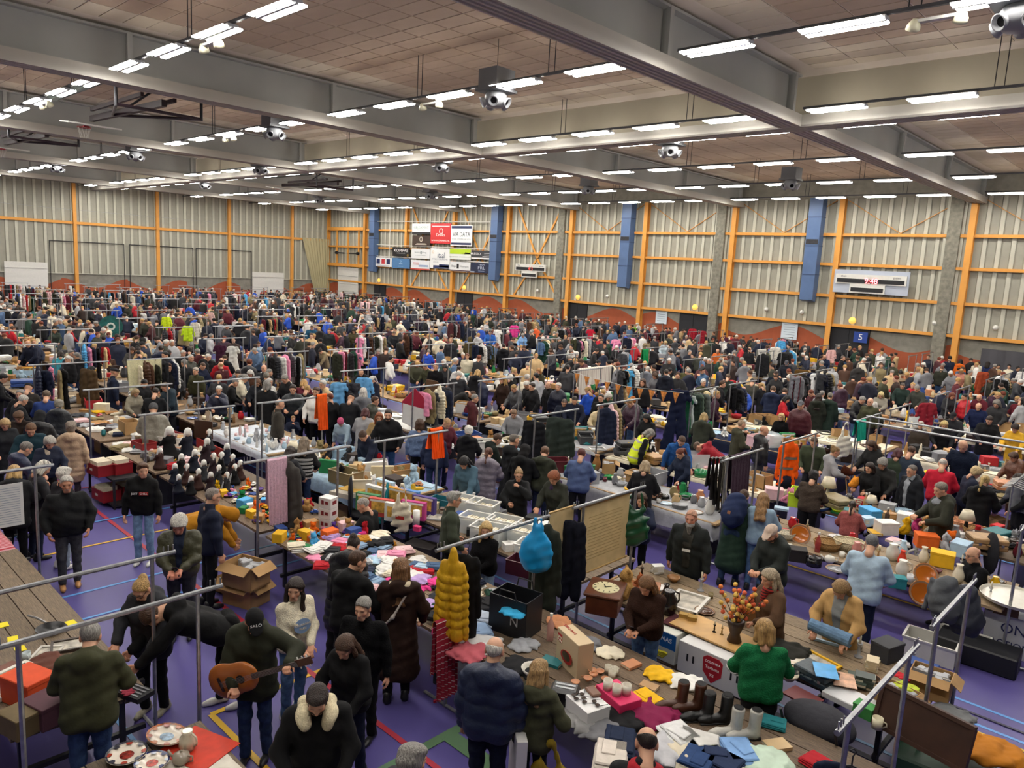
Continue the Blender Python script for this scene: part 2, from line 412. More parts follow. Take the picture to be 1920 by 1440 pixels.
tag(link('door_spring', b.mesh('door_spring', M_BLACK), None, (-66.3, YF - .42, 5.65)), 'black torsion spring shaft across the frame above roller door', 'door spring')
# dark doorways with lamps
DOORS = [(-61.0, 1.9), (-48.6, 2.0), (-35.9, 1.9), (-25.9, 2.1), (-15.7, 2.3)]
for i, (x, w) in enumerate(DOORS):
 b = MB(); b.box((0, 0, 1.35), (w, .08, 2.7))
 d = struct(link('door_%d' % (i + 2), b.mesh('door', M_DARK), None, (x, YF - .05, 0)), 'dark doorway in the block wall')
 b = MB(); b.box((0, -.05, 1.35), (.03, .03, 2.7)); link('leaf_gap', b.mesh('leaf_gap', M_BLACK), d)
 b = MB(); b.lathe([(.0, .14), (.14, .12), (.2, .05), (.2, 0)], 14)
 lm = link('wall_lamp', b.mesh('wall_lamp', mat('amber lamp', 'f2c75c', emit='ffc860', estr=.7), True), None, (x + .2, YF - .32, 3.15), (PI / 2, 0, 0))
 tag(lm, 'round amber lamp above the %s dark doorway' % ['leftmost', 'second', 'third', 'fourth', 'rightmost'][i], 'lamp', 'amber lamps over the doors')
for i, px in enumerate((1435, 1502, 1753, 1138, 1868, 1007)):
 p = aty(px, 590 if px < 1400 else 612, YF - .2)
 b = MB(); b.lathe([(0, .12), (.1, .1), (.15, 0)], 12); tag(link('smoke_detector', b.mesh('smoke_detector', M_WHITE, True), None, (p.x, YF - .3, 3.4), (PI / 2, 0, 0)),
  'small white dome above the lowest rail, %s' % ['right of the fourth doorway', 'beside the white notice', 'right of the number sign', 'right of the third doorway', 'above the grey stage curtain', 'below the smaller scoreboard'][i], 'detector', 'white domes along the lowest rail')
# number 5 sign, white posters
b = MB(); b.box((0, 0, 0), (.75, .04, .6)); s5 = tag(link('number_sign', b.mesh('number_sign', mat('sign blue', '1e3f8e')), None, (-14.9, YF - .45, 2.25)), 'blue square sign with white number 5 by doorway', 'sign')
text('5', .5, s5, (0, -.03, 0), (PI / 2, 0, 0), 'f0f0f0')
for i, (px, py, w, h_) in enumerate(((1480, 620, 1.0, 1.05), (1240, 594, .9, .95), (660, 542, .8, 1.0))):
 p = aty(px, py, YF - .1); b = MB(); b.box((0, 0, 0), (w, .02, h_))
 po = tag(link('poster', b.mesh('poster', mat('poster paper', 'cfdbe2')), None, p), 'white paper notice on the %s' % ['wall left of the number 5 door', 'red wave right of third orange column', 'wall right of the roller door'][i], 'poster', 'paper notices on the far wall')
 for k in range(5):
  b = MB(); b.box((0, -.012, 0), (w * .7, .002, .03)); link('print_line', b.mesh('print_line', mat('ink', '8d9aa8')), po, (0, 0, h_ * .34 - k * .15))
# grey stage curtain at right
b = MB(); n = 60; v = []
for i in range(n + 1):
 x = i / n * 12; y = -.12 + .08 * math.sin(i * 1.35)
 v += [(x, y, .0), (x, y, 2.3)]
b.add(v, [(2 * i, 2 * i + 2, 2 * i + 3, 2 * i + 1) for i in range(n)])
tag(link('stage_curtain', b.mesh('stage_curtain', mat('grey drape', '4e4d52', rough=.9), True), None, (-8.9, YF - .2, 0)), 'dark grey draped curtain along the wall at far right', 'curtain')

# ---- sponsor boards
def board(px0, py0, px1, py1, c, label, marks, name='sponsor_board', y=YF - .5):
 A, B = aty(px0, py0, y), aty(px1, py1, y); w, h_ = B.x - A.x, A.z - B.z
 b = MB(); b.box((0, 0, 0), (w, .05, h_)); o = link(name, b.mesh(name, mat('board ' + c, c, rough=.5)), None, ((A.x + B.x) / 2, y, (A.z + B.z) / 2))
 tag(o, label, 'sign', 'sponsor boards')
 for mk in marks:
  if mk[0] == 't':
   _, s, sz, ux, uz, tc_ = mk[:6]
   t = text(s, sz * h_, o, (ux * w / 2, -.03, uz * h_ / 2), (PI / 2, 0, 0), tc_)
   wmax = mk[6] * w if len(mk) > 6 else None
   if wmax:
    est = len(s) * sz * h_ * .56
    t.scale = (wmax / est, 1, 1)
  elif mk[0] == 'r':
   _, ux, uz, uw, uh, tc_ = mk
   b = MB(); b.box((0, 0, 0), (uw * w, .012, uh * h_)); link('printed_band', b.mesh('printed_band', mat('band ' + tc_, tc_)), o, (ux * w / 2, -.028, uz * h_ / 2))
  elif mk[0] == 'o':
   _, ux, uz, r, tc_ = mk
   b = MB(); b.lathe([(r * h_ * .75, 0), (r * h_ * .75, .02), (r * h_, .02), (r * h_, 0)], 20, caps=False); link('emblem', b.mesh('emblem', mat('emblem ' + tc_, tc_)), o, (ux * w / 2, -.025, uz * h_ / 2), (PI / 2, 0, 0))
 return o
g = lambda x, y: (680 + x / 7.385, 405 + y / 7.385)
def bd(x0, y0, x1, y1, c, label, marks): return board(*g(x0, y0), *g(x1, y1), c, label, marks)
bd(690, 105, 938, 258, 'e6e8e6', 'white sponsor board with pale grey lettering over a black strip', [('t', 'GELDXPERT', .3, 0, .25, '8aa39c', .75), ('t', 'financieel advies', .1, 0, -.15, '9aa5a5', .6), ('r', 0, -.78, 1, .22, '1c1c20'), ('t', 'www.geldxpert.nl', .12, 0, -.78, 'd8d8d8', .6)])
bd(692, 268, 935, 420, '3a2a20', 'dark brown sponsor board with pale oval crest', [('o', 0, .3, .24, 'd8cfc0'), ('t', 'S', .25, 0, .3, 'd8cfc0'), ('r', 0, -.55, .5, .05, 'cfc6b6'), ('r', 0, -.72, .62, .05, 'cfc6b6')])
bd(950, 103, 1218, 385, 'cf2e31', 'red square sponsor board with white logo and web address', [('r', 0, .72, .86, .05, 'f0d0cc'), ('o', .05, .22, .15, 'f4e8e4'), ('t', 'Drinks', .2, 0, -.15, 'f4efea', .55), ('t', 'WWW.DRINKS.NL', .1, 0, -.72, 'f4efea', .8)])
bd(1230, 127, 1510, 420, 'e9ebea', 'white square sponsor board with navy top and bottom bands', [('r', 0, .8, .94, .12, '1d2a55'), ('t', 'Wij zijn ICT. U toegewijd!', .09, 0, .8, 'f0f0f0', .8), ('t', 'VIA DATA', .3, 0, .1, '3e4a50', .82), ('t', 'VOOR COMMUNICATIE', .08, 0, -.35, '8a9298', .8), ('r', 0, -.78, .94, .1, '1d2a55'), ('t', 'www.viadata.nl', .07, -.3, -.78, 'f0f0f0', .4)])
bd(418, 428, 648, 565, '17171b', 'black sponsor board with bold white word and gold dot', [('t', 'KOMPAS', .42, 0, .25, 'eeeeee', .72), ('t', 'reclamewerk', .2, 0, -.3, 'a8a8a8', .6), ('o', .82, -.72, .13, 'c9a24a')])
bd(175, 570, 402, 708, 'e8e9ea', 'white sponsor board with three crossed square marks', [('r', -.6, .15, .2, .55, '1e2a58'), ('r', 0, .15, .2, .55, 'c4343c'), ('r', .6, .15, .2, .55, '1e2a58'), ('t', 'X', .5, -.6, .15, 'e8e9ea'), ('t', 'X', .5, 0, .15, 'e8e9ea'), ('t', 'X', .5, .6, .15, 'e8e9ea'), ('r', 0, -.75, .7, .05, '9a9aa4')])
bd(412, 580, 650, 732, '4f7eae', 'plain mid blue sponsor board with tiny white emblem', [('o', 0, .4, .1, '9cc0dc'), ('t', 'VISIE', .16, 0, -.1, 'c4dcee', .28), ('r', 0, -.6, .3, .04, '9cc0dc')])
bd(680, 450, 928, 595, 'e5e7e8', 'white sponsor board with grey script name and circle', [('t', 'Boelstra & Praag', .22, 0, .25, '7c8c8c', .85), ('o', .08, .2, .15, '7c8c8c'), ('t', 'accountants adviseurs', .13, 0, -.35, '9aa4a4', .8)])
bd(672, 605, 925, 755, 'e5e7ea', 'white sponsor board with red foot band and blue lines', [('r', -.45, .4, .3, .08, 'd06a64'), ('t', 'installatie', .14, -.4, .1, 'c05a58', .5), ('r', .35, -.05, .5, .06, '6a8cc0'), ('r', .35, -.3, .5, .05, '6a8cc0'), ('r', 0, -.85, 1, .14, 'c0483c')])
bd(943, 445, 1203, 735, 'eceeed', 'tall white sponsor board with big dark lettering over a navy curve', [('t', 'itaal', .42, .12, .3, '24365c', .66), ('o', -.72, .62, .07, 'd8a050'), ('t', 'FYSIOTHERAPIE', .11, 0, -.1, '8a92a0', .84), ('t', 'sportief vitaal', .07, -.4, -.36, '9aa2a8', .4), ('r', .15, -.84, .8, .14, '22315a'), ('r', .45, -.72, .5, .14, '22315a')])
bd(1212, 450, 1495, 612, 'e6e9e2', 'white sponsor board with lime green upper half', [('r', 0, .5, 1, .46, 'b4d31f'), ('r', .8, .2, .35, .14, 'e6e9e2'), ('t', 'groen', .16, -.7, .5, '5a7a1a', .2), ('t', 'HOVENIERS ONDERHOUD', .12, 0, -.5, '8c9a8a', .9)])
bd(1212, 628, 1488, 775, 'e4e6e6', 'white sponsor board with black W block between two names', [('r', -.2, .05, .1, .5, '1e1e22'), ('t', 'W', .3, -.2, .05, 'eeeeee'), ('t', 'Ekinga', .3, -.62, .05, '3a3a40', .28), ('t', 'Watersport', .3, .42, .05, '8a8e92', .5), ('r', 0, -.85, 1, .1, '4a2c34')])
bd(1512, 475, 1782, 605, '36373c', 'dark grey sponsor board with white lower strip', [('t', 'RESSO', .36, -.5, .2, 'e8e8e8', .44), ('r', .6, .4, .32, .06, 'c8c8c8'), ('r', .6, 0, .32, .06, 'c8c8c8'), ('r', .55, -.35, .42, .06, 'c8c8c8'), ('r', 0, -.82, 1, .18, 'e0e0de')])
bd(1500, 645, 1782, 800, '182240', 'navy sponsor board at the lower right end of the rack', [('t', 'TEAM', .18, .05, .62, 'c4ccdc', .26), ('t', 'FRL', .42, .05, 0, 'c4ccdc', .38), ('r', .05, -.6, .3, .05, '8a98b4'), ('r', -.8, -.84, .2, .14, '9aa4b8')])
# grey tube rack that carries the boards
o = empty('board_rack', (-53.5, YF - .42, 0)); tag(o, 'thin white tube rack behind the sponsor boards', 'rack')
for z in (8.85, 6.6, 5.5):
 b = MB(); b.tube((-8.2, 0, z), (8.0, 0, z - .1), .035); link('rack_rail', b.mesh('rack_rail', M_WHITE), o)
for x in (-8.2, -5.6, 1.2, 5.4, 8.0):
 b = MB(); b.tube((x, 0, 4.4), (x, 0, 8.85), .03); link('rack_post', b.mesh('rack_post', M_WHITE), o)
# ---- scoreboards
def scoreboard(px0, py0, px1, py1, label, digits, back):
 y = YF - .55; A, B = aty(px0, py0, y), aty(px1, py1, y); w, h_ = B.x - A.x, A.z - B.z
 o = empty('scoreboard', ((A.x + B.x) / 2, y, (A.z + B.z) / 2)); tag(o, label, 'scoreboard')
 if back:
  b = MB(); b.box((0, .05, .0), (w * 1.06, .05, h_ * 1.12)); link('back_panel', b.mesh('back_panel', mat('pale blue panel', 'b2bac8')), o)
 b = MB(); b.box((0, 0, h_ * .12), (w, .12, h_ * .46)); link('upper_case', b.mesh('upper_case', M_WHITE), o)
 b = MB(); b.box((-.03 * w, 0, -h_ * .32), (w * .5, .12, h_ * .44)); link('lower_case', b.mesh('lower_case', M_WHITE), o)
 b = MB(); b.box((0, -.065, h_ * .04), (w * .95, .02, h_ * .2)); link('display', b.mesh('display', M_BLACK), o)
 b = MB(); b.box((-.03 * w, -.065, -h_ * .38), (w * .46, .02, h_ * .2)); link('display', b.mesh('display', M_BLACK), o)
 text('thuis', h_ * .14, o, (-w * .38, -.065, h_ * .25), (PI / 2, 0, 0), '55565a'); text('gasten', h_ * .14, o, (w * .37, -.065, h_ * .25), (PI / 2, 0, 0), '55565a')
 if digits: text(digits, h_ * .36, o, (w * .02, -.08, h_ * .04), (PI / 2, 0, 0), 'ff5a4a', 'clock_digits', emit='ff4a50' if back else None)
scoreboard(1569, 507, 1697, 553, 'large scoreboard with lit red clock digits between orange columns', '9:48', True)
scoreboard(968, 490, 1022, 521, 'smaller unlit scoreboard in the braced bay beside concrete pillar', '4:3', False)

# ---- left wall
LC = [13.85, 20.5, 27.15, 33.8, 40.45]
for y in LC:
 b = MB(); b.box((.17, 0, ZTOP / 2), (.32, .26, ZTOP)); link('steel_column', b.mesh('steel_column', M_ORNG), w_left, (XL, y, 0))
clad_l = {}
ys = [YN] + [.55, 7.2] + LC + [YF - .1]
for i in range(len(ys) - 1):
 for (z0, z1) in ((2.7, 6.75), (6.9, ZTOP)):
  L = ys[i + 1] - ys[i]
  k = (round(L, 2), z0)
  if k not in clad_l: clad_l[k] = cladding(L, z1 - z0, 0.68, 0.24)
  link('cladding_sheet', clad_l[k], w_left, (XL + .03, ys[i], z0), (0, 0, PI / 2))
b = MB(); b.box((.1, 0, 0), (.2, YF - YN, .22)); link('steel_rail', b.mesh('steel_rail', M_ORNG), w_left, (XL, (YF + YN) / 2, 6.85))
b = MB(); b.box((.05, 0, 0), (.1, YF - YN, .06)); link('base_flashing', b.mesh('base_flashing', M_RIB), w_left, (XL, (YF + YN) / 2, 2.68))
for i in range(7):
 y0 = 9 + i * 5.2
 o = link('painted_wave', wave(0, 5.2, .8 * i, .8, 1.5, w_left), w_left, (XL + .012, y0, 0), (0, 0, PI / 2))
for (y0, y1) in ((18.6, 24.3), (24.75, 30.3), (30.6, 36.05)):
 b = MB()
 for (a, c) in (((0, y0, .3), (0, y0, 5.3)), ((0, y0, 5.3), (0, y1, 5.3)), ((0, y1, 5.3), (0, y1, .3))): b.tube(a, c, .035, 6)
 o = tag(link('goal_outline', b.mesh('goal_outline', M_BLACK), None, (XL + .16, 0, 0)), 'thin black door-shaped outline on the end wall, ' + ('nearest the left picture edge' if y0 < 19 else 'the middle one' if y0 < 25 else 'nearest the beige curtain'), 'outline', 'black outlines on the end wall')
for k, (y0, y1, z1) in enumerate(((15.4, 18.4, 3.5), (36.2, 39.6, 3.3))):
 b = MB(); b.box((.08, (y0 + y1) / 2, z1 / 2), (.1, y1 - y0, z1)); d = struct(link('door_%d' % (8 + k), b.mesh('door', M_WHITE), None, (XL, 0, 0)), 'white double door in the end wall')
 b = MB(); b.box((.15, (y0 + y1) / 2, z1 - .45), (.06, y1 - y0, .06)); link('door_ledge', b.mesh('door_ledge', M_WHITE), d)
b = MB(); n = 30; v = []
for i in range(n + 1):
 t = i / n; v += [(.25 + .07 * math.sin(i * 1.9), 43.4 + t * 1.5, .2), (.25 + .07 * math.sin(i * 1.9), 41.6 + t * 3.2, 7.0)]
b.add(v, [(2 * i, 2 * i + 2, 2 * i + 3, 2 * i + 1) for i in range(n)])
tag(link('corner_curtain', b.mesh('corner_curtain', mat('beige drape', 'b3aa86', rough=.9), True), None, (XL, 0, 0)), 'beige curtain gathered in the hall corner', 'curtain')
b = MB(); b.path([(XL + .3, 5, 8.15), (XL + .3, 20, 7.9), (XL + .3, 44, 7.75)], .015, 4)
tag(link('net_cable', b.mesh('net_cable', M_METAL), None), 'thin steel cable stretched along the end wall above the rail', 'cable')

# ---- ceiling, beams
BX = [-10.05 - 13.3 * i for i in range(-2, 5)]
YB = 22.25
b = MB(); b.box(((XL + XR) / 2, (YN + YF) / 2, ZC + .25), (XR - XL, YF - YN, .3))
ceil = struct(link('ceiling', b.mesh('ceiling', M_GRID), None, (0, 0, -.0)), 'brown tiled hall ceiling with pale grid lines')
tb = MB(); tb.box((0, 0, 0), (1.16, .56, .03)); TILE_ME = tb.mesh('ceiling_tile', M_TILE)
tb = MB(); tb.box((0, 0, 0), (1.16, .56, .03)); TILE_MB = tb.mesh('ceiling_tile', M_TILEB)
cand = []
bxs = sorted(BX)
for i in range(len(bxs) + 1):
 xa = (bxs[i - 1] if i else XL) + .25; xb = (bxs[i] if i < len(bxs) else XR) - .25
 for (ya, yb) in ((YN, YB - .3), (YB + .3, YF)):
  nx, ny = int((xb - xa) / 1.2), int((yb - ya) / .6)
  ox, oy = ((xb - xa) - nx * 1.2) / 2, ((yb - ya) - ny * .6) / 2
  for a in range(nx):
   for c in range(ny):
    x, y = xa + ox + (a + .5) * 1.2, ya + oy + (c + .5) * .6
    pale = (a < 1 or a >= nx - 1) or (yb - y < 1.9 and yb < 30)
    px, py, dd = project((x, y, ZC + .1))
    vis = dd > 1 and -60 < px < 1980 and -40 < py < 420
    cand.append((dd if vis else 1e3 + abs(dd), x, y, pale))
cand.sort()
for k, (dd, x, y, pale) in enumerate(cand[:300]): link('ceiling_tile', TILE_MB if pale else TILE_ME, ceil, (x, y, ZC + .094))
rb = [MB(), MB()]
for (dd, x, y, pale) in cand[300:]:
 m_ = rb[1 if pale else 0]; a, c, z = .58, .28, ZC + .08
 m_.add([(x - a, y - c, z), (x - a, y + c, z), (x + a, y + c, z), (x + a, y - c, z), (x - a, y - c, z + .03), (x - a, y + c, z + .03), (x + a, y + c, z + .03), (x + a, y - c, z + .03)],
     [(0, 1, 2, 3), (0, 4, 5, 1), (1, 5, 6, 2), (2, 6, 7, 3), (3, 7, 4, 0)])
for i, m_ in enumerate(rb):
 o = link('far_ceiling_tiles', m_.mesh('far_ceiling_tiles', [M_TILE, M_TILEB][i]), ceil); o['kind'] = 'stuff'
def ribbed(L):                          # white ribbed partition curtain housing, along y, centred
 b = MB(); prof = []
 for i in range(9):
  x = -.3 + i * .075; prof += [(x, 0 if i % 2 else -.03), (x + .06, 0 if i % 2 else -.03)]
 pts = [(-.36, .3), (-.36, .02)] + prof + [(.36, .02), (.36, .3)]
 n = len(pts); v = [(x, -L / 2, z) for x, z in pts] + [(x, L / 2, z) for x, z in pts]
 b.add(v, [(i, n + i, n + i + 1, i + 1) for i in range(n - 1)] + [(n - 1, 2 * n - 1, n, 0)])
 return b.mesh('curtain_housing', M_HOUS)
bi = 1
for x in BX:
 for (ya, yb) in ((YN, YB - .38), (YB + .38, YF)):
  L = yb - ya
  b = MB(); b.box((0, 0, 10.5), (.05, L, 1.14)); b.box((0, 0, 9.98), (.5, L, .06)); b.box((0, 0, ZC - .02), (.5, L, .06))
  o = struct(link('beam_%d' % bi, b.mesh('beam', M_BEAM), None, (x, (ya + yb) / 2, 0)), 'grey steel roof beam with white ribbed curtain housing below'); bi += 1
  link('curtain_housing', ribbed(L), o, (0, 0, 9.66))
  for k in range(int(L / 6.6) + 1):
   b = MB(); b.box((0, 0, 10.5), (.44, .03, 1.0)); b.box((.2, 0, 10.4), (.12, .14, 1.3)); link('stiffener', b.mesh('stiffener', M_BEAM), o, (0, L / 2 - .35 - k * 6.6, 0))
b = MB(); b.box(((XL + XR) / 2, YB, 10.5), (XR - XL, .12, 1.14)); b.box(((XL + XR) / 2, YB, 9.98), (XR - XL, .5, .06))
o = struct(link('beam_%d' % bi, b.mesh('beam', M_BEAMB), None), 'long beige boarded cross beam with ribbed white underside')
link('curtain_housing', ribbed(XR - XL), o, ((XL + XR) / 2, YB, 9.66), (0, 0, PI / 2))
# ------------------------------------------------------------------ lamps on tracks
ZL = 9.8
M_TUBE = mat('lamp tube', 'ffffff', emit='fffaf2', estr=LAMP_STRENGTH)
M_LBODY = mat('lamp body', 'b9bcc0', rough=.4)
b = MB(); b.box((0, 0, .05), (1.54, .24, .06), bev=.01); b.box((0, 0, .02), (1.5, .06, .05)); LB_ME = b.mesh('twin_lamp', M_LBODY)
b = MB(); b.add([(-.72, -.065, 0), (-.72, .065, 0), (.72, .065, 0), (.72, -.065, 0), (-.74, -.06, .03), (-.74, .06, .03), (.74, .06, .03), (.74, -.06, .03)],
 [(0, 1, 2, 3), (0, 4, 5, 1), (1, 5, 6, 2), (2, 6, 7, 3), (3, 7, 4, 0)]); b.add([(-.74, -.06, .031), (.74, -.06, .031), (.74, .06, .031), (-.74, .06, .031)], [(0, 1, 2, 3)], 1); LT_ME = b.mesh('lamp_tube', [M_TUBE, mat('added lamp uplight', 'ffffff', emit='fff0e0', estr=LAMP_STRENGTH * .055)])  # weak upward glow added on top of the tubes to brighten the ceiling
ROWS = [1.1, 7.75, 14.44, 20.95, 23.3, 29.5, 35.95, 42.2]
RN = {1.1: 'first', 7.75: 'second', 14.44: 'third', 20.95: 'fourth', 23.3: 'fifth', 29.5: 'sixth', 35.95: 'seventh', 42.2: 'last'}
BAYN = ['bay at the end wall', 'bay left of the folded hoops', 'bay above the hoops', 'bay left of centre', 'bay right of centre', 'nearest bay', 'bay beyond the picture']
ORD = ['first', 'second', 'third', 'fourth', 'fifth', 'sixth']
b = MB(); b.box((0, 0, .12), (1, .07, .06)); TRK = b.mesh('lamp_track', mat('track grey', '4b4c50', rough=.5, metal=.4))
b = MB(); b.tube((0, 0, 0), (0, 0, 1.2), .012, 5); ROD = b.mesh('hanger_rod', M_DMETAL)
lamp_x = []
for i in range(len(bxs) + 1):
 xb = bxs[i] if i < len(bxs) else bxs[-1] + 13.3
 lamp_x.append([xb - 1.45 - 2.54 * k for k in range(5)])
for y in ROWS:
 for i, xs in enumerate(lamp_x):
  x0, x1 = xs[-1] - .9, xs[0] + .9
  if x1 > 14 or x1 < XL + 1: continue
  if y == 1.1 and x1 < -50: continue
  tr = tag(link('lamp_track', TRK, None, ((x0 + x1) / 2, y, ZL), (0, 0, 0), scale=(max(x1, XL + 1) - max(x0, XL + .2), 1, 1)), 'dark lamp track of the %s row from the viewer, %s' % (RN[y], BAYN[min(i, 6)]), 'lamp track', 'lamp tracks under the ceiling')
  for k, x in enumerate(xs):
   if x < XL + .9: continue
   o = link('twin_tube_lamp', LB_ME, None, (x, y, ZL))
   tag(o, 'white twin tube lamp, %s in %s row, %s' % (ORD[k], RN[y], BAYN[min(i, 6)]), 'lamp', 'twin tube lamps')
   for s in (-1, 1): link('lamp_tube', LT_ME, o, (0, s * .165, .0))
   if k in (1, 3):
    for s in (-.1, .1): link('hanger_rod', ROD, o, (1.2 + s, 0, .1))
# ---- speaker clusters on the ceiling
b = MB(); b.box((0, 0, 1.05), (.95, .95, .7)); b.box((0, 0, .66), (1.1, 1.1, .1)); SPB = b.mesh('junction_box', mat('grey box', '6b6d70', rough=.6))
b = MB(); b.lathe([(.0, .1), (.3, .1), (.42, .25), (.42, .5), (.3, .66)], 10); b.tube((0, 0, .6), (0, 0, .8), .1); SPC = b.mesh('cluster_body', mat('grey shell', '8d8f93', rough=.5), True)
b = MB(); b.lathe([(.07, .1), (.1, .09), (.13, .0), (.2, -.18), (.17, -.18), (.06, -.02)], 12); SPH = b.mesh('horn', mat('horn shell', '97999d', rough=.45), True)
b = MB(); b.lathe([(0, 0), (.12, 0)], 12, (0, 0, -.1)); SPD = b.mesh('horn_mouth', M_BLACK)
for i, (x, y) in enumerate(((-14.9, 14.6), (-26.2, 14.4), (-15.2, 23.7), (-39.6, 14.4), (-38.2, 20.2), (-27.3, 23.4), (-26.3, 33.2), (-15.3, 34.1), (-3.1, 14.7), (-39.5, 33.0), (-53.0, 33.0), (-52, 14.4), (-52, 23.4))):
 o = empty('speaker_cluster', (x, y, 9.15)); tag(o, 'grey ceiling loudspeaker cluster of round horns, %s' % ['largest one near the top centre', 'above the left basketball beam', 'under the cross beam right of centre', 'far left among second lamps', 'left of centre near the cross beam', 'beneath centre cross beam', 'near the centre rear', 'above the blue duct beside scoreboard', 'cut by the right picture edge', 'rear centre left', 'rear left', 'hard left', 'left middle distance'][i], 'loudspeaker', 'ceiling speaker clusters')
 o.scale = (.72,) * 3; o.location.z = 9.3
 link('junction_box', SPB, o); link('cluster_body', SPC, o); link('hanger_rod', ROD, o, (0, 0, 1.3))
 for k in range(5):
  a = k * 2 * PI / 5 + .3
  mw = Matrix.Translation((.36 * math.cos(a), .36 * math.sin(a), .28)) @ Matrix.Rotation(a, 4, 'Z') @ Matrix.Rotation(-1.15, 4, 'Y')
  h_ = link('horn', SPH, o, mw=mw); link('horn_mouth', SPD, h_)
# ---- folded basketball frames
def hoop(x, y, rz, label):
 o = empty('basketball_hoop', (x, y, 9.6), rz); tag(o, label, 'basketball hoop', 'folded basketball hoops')
 P_ = mat('plum steel', '2f2028', rough=.5)
 def part(name, m, f): b = MB(); f(b); return link(name, b.mesh(name, m), o)
 part('main_arm', P_, lambda b: (b.box((3.2, 0, .1), (6.6, .16, .2), ry=.02), b.box((3.8, .5, .25), (4.6, .1, .12)), b.box((3.8, -.5, .25), (4.6, .1, .12))))
 part('brace', P_, lambda b: (b.tube((2.0, 0, .1), (6.2, 1.3, -.2), .05), b.tube((2.0, 0, .1), (6.2, -1.3, -.2), .05), b.tube((6.2, -1.3, -.2), (6.2, 1.3, -.2), .05)))
 part('hanger', M_DMETAL, lambda b: (b.tube((6.2, 1.3, -.25), (6.2, 1.3, .9), .05), b.tube((6.2, -1.3, -.25), (6.2, -1.3, .9), .05), b.box((6.2, 0, .75), (.2, 3.4, .2)), b.tube((2.6, 0, .1), (3.4, .9, .95), .04)))
 part('winch_beam', mat('winch grey', '3d4442', rough=.5), lambda b: b.box((3.2, -1.6, .5), (5.5, .22, .22)))
 bb = part('backboard', M_WHITE, lambda b: b.box((-.2, 0, -.05), (1.05, 1.8, .05), ry=.12))
 r = MB(); r.path([(-1.0 + .23 * math.cos(t), .23 * math.sin(t), -.06) for t in np.linspace(0, 2 * PI, 17)], .012, 5); link('ring', r.mesh('ring', mat('hoop red', 'a8323a')), o)
 r = MB(); r.box((-.74, 0, -.06), (.14, .2, .06)); link('ring_bracket', r.mesh('ring_bracket', mat('hoop red', 'a8323a')), o)
 r = MB()
 for k in range(10):
  t = k * 2 * PI / 10; r.tube((-1 + .22 * math.cos(t), .22 * math.sin(t), -.07), (-1 + .13 * math.cos(t + .5), .13 * math.sin(t + .5), -.45), .006, 4, caps=False)
 link('net', r.mesh('net', M_WHITE), o)
hoop(-31.3, 9.9, 0.0, 'folded basketball hoop and plum frame under the ceiling at upper left')
hoop(-43.5, 9.9, 0.0, 'folded basketball frame cut by the left picture edge')
hoop(-47, 26.5, 0.0, 'folded dark basketball frame far away above the end wall')
for i, (x, y) in enumerate(((-17.2, 7.9), (-29.5, 7.9), (-17.6, 14.6), (-30.2, 14.6), (-4.3, 14.6))):
 o = empty('emergency_spot', (x, y, 9.72)); tag(o, 'small pale emergency spotlight pair on the lamp track, %s' % ['top left', 'far left', 'left of the big speaker cluster', 'middle left', 'top right'][i], 'spotlight', 'emergency spots')
 b = MB(); b.box((0, 0, .02), (.7, .12, .05)); link('bracket', b.mesh('bracket', M_WHITE), o)
 for s in (-.35, .38):
  b = MB(); b.lathe([(.05, .1), (.11, .0), (.12, -.08), (.0, -.085)], 12); link('spot_head', b.mesh('spot_head', mat('spot cream', 'cfcbb0', rough=.3), True), o, (s, .0, -.03), (.5, .4, 0))
